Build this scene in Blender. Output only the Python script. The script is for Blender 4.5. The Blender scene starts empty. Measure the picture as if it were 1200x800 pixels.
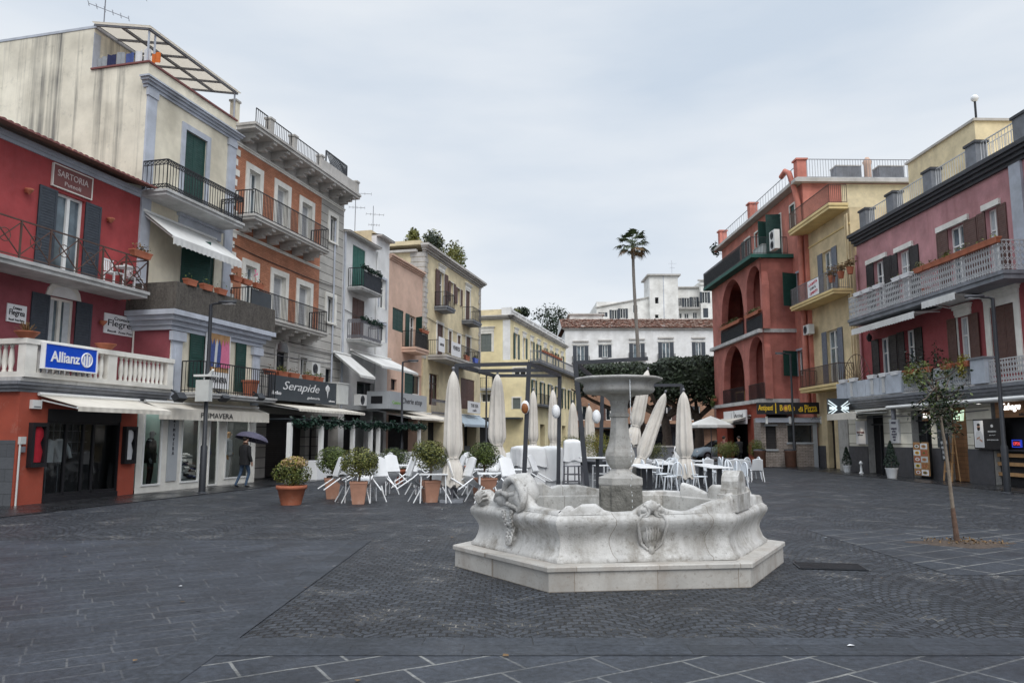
import bpy, math, random
from mathutils import Vector, Matrix
R = math.radians
C = bpy.context.scene.collection
rng = random.Random(7)
# ------------------------------------------------------------------ camera model (measured from the photograph)
FPX, TH, CAMH = 900.0, R(7.09), 1.68
CT, ST = math.cos(TH), math.sin(TH)
def ray(px, py):
    a = (px-600)/FPX; b = (py-400)/FPX
    return Vector((a, CT+b*ST, ST-b*CT))
def ground(px, py, z=0.0):
    d = ray(px, py); t = (z-CAMH)/d.z
    return Vector((d.x*t, d.y*t, z))
def at(px, py, Y):
    d = ray(px, py); t = Y/d.y
    return Vector((d.x*t, Y, CAMH+d.z*t))
# ------------------------------------------------------------------ materials
MATS = {}
def nodes_of(name):
    m = bpy.data.materials.new(name); m.use_nodes = True
    nt = m.node_tree; nt.nodes.clear()
    out = nt.nodes.new('ShaderNodeOutputMaterial'); b = nt.nodes.new('ShaderNodeBsdfPrincipled')
    nt.links.new(b.outputs[0], out.inputs[0])
    MATS[name] = m
    return m, nt, b, out
def N(nt, t, **kw):
    n = nt.nodes.new(t)
    for k, v in kw.items():
        if k.startswith('i_'): n.inputs[k[2:].replace('_', ' ')].default_value = v
        else: setattr(n, k, v)
    return n
def L(nt, a, b): nt.links.new(a, b)
def rgba(c, k=1.0): return (min(1, c[0]*k), min(1, c[1]*k), min(1, c[2]*k), 1)
def ramp(nt, src, p0, c0, p1, c1):
    r = N(nt, 'ShaderNodeValToRGB'); e = r.color_ramp.elements
    e[0].position = p0; e[0].color = c0; e[1].position = p1; e[1].color = c1
    L(nt, src, r.inputs[0]); return r.outputs[0]
def mix(nt, f, a, b, mode='MIX'):
    m = N(nt, 'ShaderNodeMix', data_type='RGBA', blend_type=mode)
    for i, v in ((0, f), (6, a), (7, b)):
        if hasattr(v, 'is_output'): L(nt, v, m.inputs[i])
        else: m.inputs[i].default_value = v
    return m.outputs[2]
def coords(nt, scale=(1, 1, 1), rot=(0, 0, 0), kind='Object'):
    tc = N(nt, 'ShaderNodeTexCoord'); mp = N(nt, 'ShaderNodeMapping')
    L(nt, tc.outputs[kind], mp.inputs[0]); mp.inputs['Scale'].default_value = scale; mp.inputs['Rotation'].default_value = rot
    return mp.outputs[0]
def noise(nt, vec, scale, detail=5, rough=.6):
    n = N(nt, 'ShaderNodeTexNoise'); n.inputs['Scale'].default_value = scale
    n.inputs['Detail'].default_value = detail; n.inputs['Roughness'].default_value = rough
    L(nt, vec, n.inputs['Vector']); return n.outputs[0]
def bump(nt, b, h, strength, dist=.02):
    n = N(nt, 'ShaderNodeBump'); n.inputs['Strength'].default_value = strength; n.inputs['Distance'].default_value = dist
    L(nt, h, n.inputs['Height']); L(nt, n.outputs[0], b.inputs['Normal'])
def mat(name, col, rough=.8, var=.14, scale=1.5, streak=0.0, stain=0.0, stain_col=(.12, .11, .1), bmp=0.0, metal=0.0, spec=.4, joints=None, island=0.0, heavy=False, bscale=28, grime=False):
    """stucco / paint / stone: blotchy colour, rain streaks with their own shape, fine bump"""
    m, nt, b, out = nodes_of(name)
    b.inputs['Metallic'].default_value = metal; b.inputs['Specular IOR Level'].default_value = spec
    v = coords(nt)
    n1 = noise(nt, v, scale, 7, .65)
    c = ramp(nt, n1, .3, rgba(col, 1-var), .7, rgba(col, 1+var))
    if island:
        g = N(nt, 'ShaderNodeNewGeometry')
        c = mix(nt, 1.0, c, ramp(nt, g.outputs['Random Per Island'], 0, (1-island,)*3+(1,), 1, (1, 1, 1, 1)), 'MULTIPLY')
    if streak and not grime: c = mix(nt, 1.0, c, ramp(nt, noise(nt, v, .5, 4, .6), .32, (.82, .81, .8, 1), .66, (1.12, 1.12, 1.13, 1)), 'MULTIPLY')
    h = None
    if joints:
        bw, bh, size, jc = joints
        sx = N(nt, 'ShaderNodeSeparateXYZ'); L(nt, v, sx.inputs[0])
        ad = N(nt, 'ShaderNodeMath', operation='ADD'); L(nt, sx.outputs[0], ad.inputs[0]); L(nt, sx.outputs[1], ad.inputs[1])
        cb = N(nt, 'ShaderNodeCombineXYZ'); L(nt, ad.outputs[0], cb.inputs[0]); L(nt, sx.outputs[2], cb.inputs[1])
        br = N(nt, 'ShaderNodeTexBrick'); br.inputs['Scale'].default_value = 1.0
        br.inputs['Brick Width'].default_value = bw; br.inputs['Row Height'].default_value = bh
        br.inputs['Mortar Size'].default_value = size; br.inputs['Mortar Smooth'].default_value = .1
        br.inputs['Color1'].default_value = (1, 1, 1, 1); br.inputs['Color2'].default_value = (.78, .78, .78, 1); br.inputs['Mortar'].default_value = rgba(jc)
        L(nt, cb.outputs[0], br.inputs['Vector'])
        c = mix(nt, 1.0, c, br.outputs['Color'], 'MULTIPLY')
        h = br.outputs['Fac']
    if streak:
        vs = coords(nt, (1.9, 1.9, .045) if heavy else (4.5, 4.5, .9) if grime else (3.2, 3.2, .12))
        n2 = noise(nt, vs, 1.0, 6, .7)
        f = ramp(nt, n2, .5 if heavy else .46 if grime else .52, (0, 0, 0, 1), .66 if heavy or grime else .72, (streak,)*3+(1,))
        n3 = noise(nt, v, .35, 3)
        f = mix(nt, 1.0, f, ramp(nt, n3, .4, ((.45 if heavy or grime else .1),)*3+(1,), .62, (1, 1, 1, 1)), 'MULTIPLY')
        c = mix(nt, f, c, rgba(stain_col))
    if stain:
        n4 = noise(nt, v, 2.3, 8, .75)
        f = ramp(nt, n4, .5 if grime else .56, (0, 0, 0, 1), .66 if grime else .7, (stain,)*3+(1,))
        c = mix(nt, f, c, rgba(stain_col))
    if grime:
        n6 = noise(nt, v, 17, 5, .75)
        c = mix(nt, ramp(nt, n6, .56, (0, 0, 0, 1), .68, (.7,)*3+(1,)), c, rgba(stain_col, .75))
    L(nt, c, b.inputs['Base Color'])
    rr = ramp(nt, noise(nt, v, 6, 3), .3, (max(0, rough-.1),)*3+(1,), .7, (min(1, rough+.1),)*3+(1,))
    L(nt, rr, b.inputs['Roughness'])
    if bmp or joints:
        hn = noise(nt, v, bscale, 4)
        if h is not None:
            inv = N(nt, 'ShaderNodeMath', operation='MULTIPLY_ADD'); L(nt, h, inv.inputs[0]); inv.inputs[1].default_value = -1.0; L(nt, hn, inv.inputs[2]); hn = inv.outputs[0]
        bump(nt, b, hn, bmp or .4, .02)
    return m
def emis(name, col, strength):
    m, nt, b, out = nodes_of(name)
    b.inputs['Base Color'].default_value = rgba(col, .8); b.inputs['Emission Color'].default_value = rgba(col); b.inputs['Emission Strength'].default_value = strength
def build_mats():
    W = dict(bmp=.25)
    mat('red_stucco', (.36, .06, .062), .85, .17, 1.2, streak=.45, stain_col=(.15, .03, .03), **W)
    mat('maroon_stucco', (.27, .07, .085), .85, .2, 1.2, streak=.45, stain_col=(.16, .05, .05), **W)
    mat('brick_red_stucco', (.36, .075, .045), .8, .16, 1.5, stain=.35, stain_col=(.42, .3, .25), **W)
    mat('cream_stucco', (.76, .7, .56), .88, .1, 1.0, streak=.25, stain_col=(.4, .36, .28), **W)
    mat('stained_cream', (.74, .69, .57), .9, .14, .9, streak=1.0, stain=.3, stain_col=(.1, .1, .1), heavy=True, **W)
    mat('grey_trim', (.47, .5, .56), .75, .1, 2, streak=.2, stain_col=(.25, .25, .26), **W)
    mat('orange_brick', (.5, .225, .135), .85, .2, 1.6, joints=(.26, .075, .008, (.75, .6, .5)), stain=.2, stain_col=(.35, .2, .14))
    mat('grey_rustic', (.54, .52, .48), .85, .12, 1.4, joints=(50, .42, .02, (.3, .3, .3)), streak=.3, stain_col=(.28, .27, .25))
    mat('grey_cornice', (.5, .48, .45), .85, .15, 1.6, streak=.45, stain=.3, stain_col=(.2, .18, .16), **W)
    mat('white_stucco', (.78, .78, .77), .85, .08, 1.3, streak=.3, stain_col=(.45, .45, .44), **W)
    mat('villa_white', (.82, .81, .77), .85, .07, .5, streak=.25, stain_col=(.5, .48, .44), **W)
    mat('salmon_stucco', (.66, .46, .36), .85, .1, 1.2, streak=.2, stain_col=(.45, .3, .24), **W)
    mat('yellow_stucco', (.72, .62, .41), .85, .1, 1.0, streak=.25, stain_col=(.5, .4, .25), **W)
    mat('palazzo_yellow', (.84, .73, .45), .85, .08, .8, streak=.2, stain_col=(.55, .45, .28), **W)
    mat('ochre_stucco', (.66, .54, .34), .85, .14, 1.0, streak=.35, stain_col=(.4, .3, .18), **W)
    mat('peeling_cream', (.68, .58, .38), .9, .22, 1.1, stain=.6, stain_col=(.42, .36, .27), **W)
    mat('coral_stucco', (.51, .19, .145), .85, .2, 1.0, streak=.5, stain=.2, stain_col=(.3, .12, .1), **W)
    mat('loggia_red', (.43, .155, .125), .85, .18, 1.0, streak=.4, stain=.25, stain_col=(.26, .1, .09), **W)
    mat('pink_stucco', (.5, .255, .265), .88, .2, 1.1, streak=.5, stain=.3, stain_col=(.3, .13, .13), **W)
    mat('crimson_stucco', (.3, .07, .075), .85, .18, 1.1, streak=.4, stain_col=(.2, .05, .05), **W)
    mat('shop_cream', (.8, .77, .66), .8, .07, 1.2, joints=(50, .46, .018, (.4, .39, .36)), streak=.2, stain_col=(.5, .47, .4))
    mat('dark_dado', (.07, .07, .078), .6, .2, 2.5, bmp=.2)
    mat('dark_cornice', (.06, .062, .07), .7, .25, 3, streak=.3, stain_col=(.12, .12, .12), bmp=.2)
    mat('slate_cornice', (.2, .21, .23), .75, .25, 3, streak=.5, stain_col=(.08, .08, .08), bmp=.2)
    mat('blue_grey_parapet', (.46, .5, .56), .75, .14, 2.5, streak=.35, stain_col=(.3, .32, .35), bmp=.2)
    mat('silver_iron', (.55, .56, .57), .5, .12, 5, stain=.4, stain_col=(.28, .26, .25), metal=.2)
    mat('black_iron', (.028, .028, .032), .5, .2, 6, metal=.3)
    mat('rusty_iron', (.09, .055, .045), .7, .3, 5)
    mat('grey_iron', (.2, .2, .22), .55, .2, 4, metal=.3)
    mat('slab_concrete', (.5, .5, .49), .85, .18, 2.2, streak=.6, stain=.4, stain_col=(.17, .16, .15), **W)
    mat('slab_yellow', (.72, .56, .28), .85, .16, 1.5, stain=.3, stain_col=(.6, .55, .45), **W)
    mat('slab_green', (.02, .1, .08), .7, .15, 1.5)
    mat('white_trim', (.78, .76, .7), .75, .08, 2, streak=.2, stain_col=(.5, .48, .42), bmp=.15)
    mat('white_wood', (.8, .8, .78), .5, .05, 4)
    mat('green_shutter', (.012, .055, .045), .55, .2, 5)
    mat('bright_green_shutter', (.02, .13, .1), .55, .2, 5)
    mat('slate_shutter', (.045, .055, .07), .55, .2, 5)
    mat('blue_grey_shutter', (.16, .18, .22), .6, .15, 5)
    mat('brown_shutter', (.11, .055, .045), .6, .2, 5)
    mat('black_shutter', (.018, .014, .016), .55, .2, 5)
    mat('olive_shutter', (.14, .16, .15), .6, .15, 4)
    mat('roller_shutter', (.5, .51, .53), .6, .06, 3, joints=(50, .05, .006, (.6, .6, .6)))
    mat('steel_shutter', (.055, .05, .05), .5, .15, 3, joints=(50, .09, .012, (.35, .35, .35)), spec=.3)
    mat('awning_cream', (.7, .66, .58), .85, .08, 2.5, streak=.2, stain_col=(.4, .37, .32))
    mat('awning_white', (.68, .68, .66), .85, .06, 2.5, streak=.15, stain_col=(.55, .55, .53))
    mat('awning_blue', (.35, .42, .48), .85, .1, 2)
    mat('willow_screen', (.085, .075, .066), .9, .5, 14, bmp=.6, streak=.7, stain_col=(.16, .145, .125), grime=True)
    mat('terracotta', (.4, .13, .07), .75, .2, 3, stain=.3, stain_col=(.5, .35, .28), bmp=.15)
    mat('pale_terracotta', (.42, .22, .15), .8, .2, 3, stain=.45, stain_col=(.55, .45, .38), bmp=.15)
    mat('roof_tile', (.3, .13, .085), .85, .4, 3, joints=(.22, .4, .03, (.3, .25, .22)), stain=.75, stain_col=(.46, .36, .31), island=.45)
    mat('roof_tile_pale', (.5, .36, .29), .9, .3, 4, island=.35)
    mat('roof_flat', (.25, .24, .23), .9, .2, 1)
    mat('marble', (.56, .55, .53), .6, .22, 2.0, joints=(1.27, 9, .005, (.5, .46, .42)), streak=.65, stain=.95, stain_col=(.22, .2, .17), bmp=.4, bscale=60, grime=True)
    mat('marble_grey', (.42, .41, .39), .65, .2, 2.6, streak=.6, stain=.7, stain_col=(.22, .205, .18), bmp=.4, bscale=60, grime=True)
    mat('mossy_stone', (.17, .165, .15), .8, .5, 7, stain=.95, stain_col=(.02, .024, .018), bmp=1.0)
    mat('plinth_marble', (.49, .47, .435), .5, .16, 1.8, streak=.5, stain=.5, stain_col=(.32, .27, .225), bmp=.15, grime=True, joints=(1.05, 3, .006, (.55, .5, .45)))
    mat('paper_white', (.82, .82, .83), .6, .03, 3)
    mat('sign_black', (.016, .016, .019), .4, .1, 3)
    mat('sign_slate', (.045, .055, .065), .45, .1, 3)
    mat('sign_blue', (.005, .07, .55), .35, .03, 3)
    mat('sign_grey', (.42, .44, .46), .5, .06, 3)
    mat('sign_brown', (.2, .07, .065), .6, .1, 3)
    mat('sign_rose', (.6, .5, .48), .6, .12, 3)
    mat('ink', (.03, .03, .035), .6, .05, 3)
    mat('ink_grey', (.6, .61, .62), .5, .05, 3)
    mat('ink_yellow', (.8, .52, .03), .5, .1, 8)
    mat('ink_red', (.55, .03, .06), .6, .1, 3)
    mat('ink_green', (.25, .5, .1), .6, .1, 3)
    mat('wood_plank', (.28, .14, .065), .65, .3, 3, joints=(1.2, .16, .006, (.3, .3, .3)), bmp=.3)
    mat('wood_light', (.45, .26, .12), .6, .25, 5)
    mat('stone_cladding', (.42, .36, .32), .85, .3, 4, joints=(.3, .09, .012, (.45, .42, .4)), stain=.4, stain_col=(.2, .17, .15), bmp=.6)
    mat('grey_tile', (.1, .105, .115), .5, .12, 2, joints=(.6, .3, .008, (.5, .5, .5)))
    mat('steel_dark', (.035, .038, .045), .45, .15, 4, metal=.2)
    mat('pergola_paint', (.04, .043, .052), .5, .15, 4)
    mat('plastic_white', (.82, .83, .84), .42, .04, 3, stain=.15, stain_col=(.6, .6, .6))
    mat('plastic_grey', (.7, .74, .78), .45, .06, 3, stain=.15, stain_col=(.5, .52, .55))
    mat('box_grey', (.55, .56, .54), .55, .1, 3)
    mat('ac_white', (.7, .7, .68), .5, .08, 3, stain=.2, stain_col=(.5, .48, .44))
    mat('umbrella_cloth', (.7, .66, .6), .9, .1, 2.5, streak=.3, stain_col=(.5, .47, .42), bmp=.2)
    mat('tarp_white', (.8, .81, .82), .55, .06, 2, bmp=.3)
    mat('bark', (.13, .1, .08), .9, .35, 6, bmp=.7)
    mat('bark_pale', (.22, .18, .14), .9, .3, 8, bmp=.7)
    mat('trunk_wrap', (.13, .08, .058), .9, .4, 10, bmp=.6)
    mat('palm_trunk', (.2, .18, .16), .9, .25, 5, bmp=.6)
    mat('soil', (.075, .055, .042), .95, .4, 9, bmp=.8)
    mat('leaf_dark', (.018, .036, .014), .55, .25, 2, island=.6)
    mat('leaf_canopy', (.04, .06, .03), .55, .35, .6, island=.65)
    mat('leaf_mid', (.11, .15, .03), .5, .25, 4, island=.6)
    mat('leaf_olive', (.18, .185, .04), .5, .3, 4, island=.6)
    mat('leaf_yellow', (.3, .26, .03), .55, .3, 3, island=.5)
    mat('leaf_tan', (.5, .34, .17), .6, .2, 5, island=.4)
    mat('leaf_lime', (.25, .3, .08), .55, .3, 5, island=.5)
    mat('leaf_brown', (.2, .12, .05), .7, .35, 5, island=.5)
    mat('leaf_pine', (.012, .035, .02), .6, .3, 6, island=.5)
    mat('leaf_palm', (.06, .085, .03), .5, .3, 2, island=.4)
    mat('tinsel_green', (.012, .05, .03), .5, .3, 6, island=.5)
    mat('skin', (.45, .27, .2), .6, .06, 8)
    mat('cloth_black', (.012, .012, .014), .85, .2, 8)
    mat('cloth_denim', (.04, .07, .12), .85, .2, 8)
    mat('cloth_white', (.7, .7, .71), .85, .06, 6)
    mat('cloth_blue', (.06, .09, .25), .85, .3, 12)
    mat('cloth_navy', (.02, .025, .08), .85, .2, 8)
    mat('cloth_red', (.4, .015, .03), .85, .15, 8)
    mat('cloth_pink', (.65, .18, .3), .85, .1, 8)
    mat('cloth_grey', (.3, .32, .34), .85, .15, 8)
    mat('cloth_purple', (.075, .07, .11), .7, .2, 8)
    mat('cloth_orange', (.6, .15, .03), .85, .1, 8)
    mat('hair', (.02, .015, .012), .7, .2, 9)
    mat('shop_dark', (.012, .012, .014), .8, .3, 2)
    mat('shop_interior', (.16, .17, .17), .9, .3, 1.5)
    mat('shop_teal', (.3, .42, .4), .8, .1, 1.5)
    mat('curtain', (.5, .52, .54), .9, .12, 5)
    mat('poster_mix', (.5, .42, .4), .5, .6, 9)
    mat('brown_speaker', (.28, .1, .03), .5, .3, 14)
    mat('bin_brown', (.13, .065, .045), .6, .2, 4)
    mat('chalk', (.03, .032, .035), .8, .2, 4)
    mat('peach_brick', (.4, .24, .165), .85, .2, 1.0, joints=(.5, .16, .012, (.7, .6, .5)))
    mat('hill_soil', (.12, .11, .08), .95, .35, .08)
    mat('food_photo', (.4, .2, .08), .5, .8, 10)
    for nm, col, r in (('glass_dark', (.02, .025, .03), .06), ('glass_blue', (.1, .13, .15), .08)):
        m, nt, b, out = nodes_of(nm)
        v = coords(nt)
        L(nt, ramp(nt, noise(nt, v, 1.3, 3), .35, rgba(col, .5), .7, rgba(col, 1.9)), b.inputs['Base Color'])
        b.inputs['Roughness'].default_value = r; b.inputs['Specular IOR Level'].default_value = .6
    m, nt, b, out = nodes_of('shop_glass')
    tr = N(nt, 'ShaderNodeBsdfTransparent'); tr.inputs[0].default_value = (.8, .86, .86, 1)
    gl = N(nt, 'ShaderNodeBsdfGlossy'); gl.inputs['Roughness'].default_value = .03
    fr = N(nt, 'ShaderNodeFresnel'); fr.inputs[0].default_value = 1.5
    ms = N(nt, 'ShaderNodeMixShader'); L(nt, fr.outputs[0], ms.inputs[0]); L(nt, tr.outputs[0], ms.inputs[1]); L(nt, gl.outputs[0], ms.inputs[2]); L(nt, ms.outputs[0], out.inputs[0])
    m, nt, b, out = nodes_of('translucent_panel')
    tl = N(nt, 'ShaderNodeBsdfTranslucent'); tl.inputs[0].default_value = (.8, .76, .7, 1); b.inputs['Base Color'].default_value = (.6, .57, .5, 1)
    ms = N(nt, 'ShaderNodeMixShader'); ms.inputs[0].default_value = .75; L(nt, b.outputs[0], ms.inputs[1]); L(nt, tl.outputs[0], ms.inputs[2]); L(nt, ms.outputs[0], out.inputs[0])
    m, nt, b, out = nodes_of('water')
    b.inputs['Base Color'].default_value = (.1, .095, .06, 1); b.inputs['Roughness'].default_value = .06
    bump(nt, b, noise(nt, coords(nt), 9, 3), .25, .02)
    m, nt, b, out = nodes_of('water_drop')
    b.inputs['Base Color'].default_value = (.75, .78, .8, 1); b.inputs['Roughness'].default_value = .1
    emis('lamp_white', (1, .97, .9), 2.2); emis('neon_white', (1, .98, .95), 1.6); emis('neon_green', (.75, 1, .75), .9)
    emis('led_white', (.85, .97, 1), .55); emis('screen_lit', (.8, .8, .85), .35); emis('neon_blue', (.05, .1, .9), .35); emis('neon_red', (.9, .08, .1), .7)
    # ---- paving
    def slab(name, col, joint, ang, bw, bh, js, rough):
        m, nt, b, out = nodes_of(name)
        v = coords(nt, rot=(0, 0, R(ang)))
        dn = N(nt, 'ShaderNodeTexNoise'); dn.inputs['Scale'].default_value = 3.0; L(nt, v, dn.inputs['Vector'])
        vm = N(nt, 'ShaderNodeVectorMath', operation='MULTIPLY_ADD'); L(nt, dn.outputs['Color'], vm.inputs[0]); vm.inputs[1].default_value = (.025, .025, 0); L(nt, v, vm.inputs[2])
        s3 = N(nt, 'ShaderNodeSeparateXYZ'); L(nt, vm.outputs[0], s3.inputs[0])
        fl = N(nt, 'ShaderNodeMath', operation='DIVIDE'); L(nt, s3.outputs[1], fl.inputs[0]); fl.inputs[1].default_value = bh
        f2 = N(nt, 'ShaderNodeMath', operation='FLOOR'); L(nt, fl.outputs[0], f2.inputs[0])
        wn = N(nt, 'ShaderNodeTexWhiteNoise', noise_dimensions='1D'); L(nt, f2.outputs[0], wn.inputs['W'])
        sh = N(nt, 'ShaderNodeMath', operation='MULTIPLY_ADD'); L(nt, wn.outputs['Value'], sh.inputs[0]); sh.inputs[1].default_value = bw; L(nt, s3.outputs[0], sh.inputs[2])
        vm = N(nt, 'ShaderNodeCombineXYZ'); L(nt, sh.outputs[0], vm.inputs[0]); L(nt, s3.outputs[1], vm.inputs[1])
        br = N(nt, 'ShaderNodeTexBrick'); br.offset = 0; br.squash = 1.0
        for k, x in (('Scale', 1.0), ('Brick Width', bw), ('Row Height', bh), ('Mortar Size', js), ('Mortar Smooth', .3), ('Bias', 0.0)): br.inputs[k].default_value = x
        br.inputs['Color1'].default_value = rgba(col, .8); br.inputs['Color2'].default_value = rgba(col, 1.25); br.inputs['Mortar'].default_value = rgba(joint)
        L(nt, vm.outputs[0], br.inputs['Vector'])
        n1 = noise(nt, v, 1.1, 8, .7)
        jf = ramp(nt, noise(nt, v, .7, 5), .42, (.0,)*3+(1,), .62, (1, 1, 1, 1))
        c = mix(nt, jf, mix(nt, .62, br.outputs['Color'], rgba(col)), br.outputs['Color'])
        c = mix(nt, 1.0, c, ramp(nt, n1, .3, (.62, .62, .62, 1), .7, (1.3, 1.3, 1.3, 1)), 'MULTIPLY')
        c = mix(nt, 1.0, c, ramp(nt, noise(nt, v, 16, 6, .75), .32, (.5, .5, .5, 1), .68, (1.55, 1.55, 1.55, 1)), 'MULTIPLY')
        sp = N(nt, 'ShaderNodeTexVoronoi'); sp.inputs['Scale'].default_value = 5.0; L(nt, v, sp.inputs['Vector'])
        c = mix(nt, ramp(nt, sp.outputs['Distance'], .022, (.8,)*3+(1,), .045, (0, 0, 0, 1)), c, (.2, .2, .2, 1))
        L(nt, c, b.inputs['Base Color'])
        L(nt, ramp(nt, noise(nt, v, .9, 5), .35, (rough-.14,)*3+(1,), .65, (rough+.14,)*3+(1,)), b.inputs['Roughness'])
        b.inputs['Specular IOR Level'].default_value = .3
        hn = noise(nt, v, 45, 5, .7)
        inv = N(nt, 'ShaderNodeMath', operation='MULTIPLY_ADD'); L(nt, br.outputs['Fac'], inv.inputs[0]); inv.inputs[1].default_value = -.8; L(nt, hn, inv.inputs[2])
        bump(nt, b, inv.outputs[0], .45, .012)
    slab('front_slabs', (.034, .039, .049), (.21, .21, .2), -30, .78, .42, .014, .46)
    slab('side_slabs', (.034, .039, .049), (.09, .092, .096), -30, .62, .27, .01, .5)
    slab('right_slabs', (.034, .039, .048), (.22, .215, .2), -30, .95, .5, .016, .5)
    slab('wet_pavement', (.024, .025, .028), (.012, .012, .013), -14, .8, .5, .008, .3)
    slab('strip_stone', (.032, .037, .046), (.012, .012, .012), 0, .9, .26, .006, .55)
    # cobbles laid in fans
    m, nt, b, out = nodes_of('cobbles')
    v = coords(nt)
    sx = N(nt, 'ShaderNodeSeparateXYZ'); L(nt, v, sx.inputs[0])
    def mth(op, a, c=None, d=None):
        n = N(nt, 'ShaderNodeMath', operation=op)
        for i, q in enumerate((a, c, d)):
            if q is None: continue
            if hasattr(q, 'is_output'): L(nt, q, n.inputs[i])
            else: n.inputs[i].default_value = q
        return n.outputs[0]
    fan = 1.25
    xs = mth('SUBTRACT', mth('FRACT', mth('MULTIPLY', sx.outputs[0], 1/fan)), .5)
    arc = mth('MULTIPLY', mth('MULTIPLY', xs, xs), 1.5)
    yy = mth('ADD', sx.outputs[1], arc)
    cb = N(nt, 'ShaderNodeCombineXYZ'); L(nt, sx.outputs[0], cb.inputs[0]); L(nt, yy, cb.inputs[1])
    dn = N(nt, 'ShaderNodeTexNoise'); dn.inputs['Scale'].default_value = 5.0; L(nt, v, dn.inputs['Vector'])
    vm = N(nt, 'ShaderNodeVectorMath', operation='MULTIPLY_ADD'); L(nt, dn.outputs['Color'], vm.inputs[0]); vm.inputs[1].default_value = (.07, .05, 0); L(nt, cb.outputs[0], vm.inputs[2])
    br = N(nt, 'ShaderNodeTexBrick'); br.offset = .5
    for k, x in (('Scale', 1.0), ('Brick Width', .13), ('Row Height', .105), ('Mortar Size', .012), ('Mortar Smooth', .35), ('Bias', 0.0)): br.inputs[k].default_value = x
    br.inputs['Color1'].default_value = (.021, .025, .033, 1); br.inputs['Color2'].default_value = (.058, .065, .078, 1); br.inputs['Mortar'].default_value = (.01, .01, .01, 1)
    L(nt, vm.outputs[0], br.inputs['Vector'])
    pale = ramp(nt, noise(nt, v, 1.3, 5, .7), .55, (0, 0, 0, 1), .68, (.85,)*3+(1,))
    mf = mth('MULTIPLY', pale, br.outputs['Fac'])
    c = mix(nt, mf, br.outputs['Color'], (.3, .285, .26, 1))
    c = mix(nt, 1.0, c, ramp(nt, noise(nt, v, .45, 6, .65), .3, (.72, .72, .72, 1), .7, (1.25, 1.25, 1.25, 1)), 'MULTIPLY')
    c = mix(nt, 1.0, c, ramp(nt, noise(nt, v, 18, 6, .75), .32, (.55, .55, .55, 1), .68, (1.5, 1.5, 1.5, 1)), 'MULTIPLY')
    sp = N(nt, 'ShaderNodeTexVoronoi'); sp.inputs['Scale'].default_value = 2.6; L(nt, v, sp.inputs['Vector'])
    c = mix(nt, ramp(nt, sp.outputs['Distance'], .018, (.9,)*3+(1,), .034, (0, 0, 0, 1)), c, (.35, .35, .34, 1))
    L(nt, c, b.inputs['Base Color'])
    L(nt, ramp(nt, noise(nt, v, .6, 5), .35, (.36,)*3+(1,), .65, (.62,)*3+(1,)), b.inputs['Roughness'])
    b.inputs['Specular IOR Level'].default_value = .35
    hh = mth('MULTIPLY_ADD', br.outputs['Fac'], -1.0, noise(nt, v, 22, 5, .7))
    bump(nt, b, hh, 1.0, .035)
build_mats()
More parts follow.
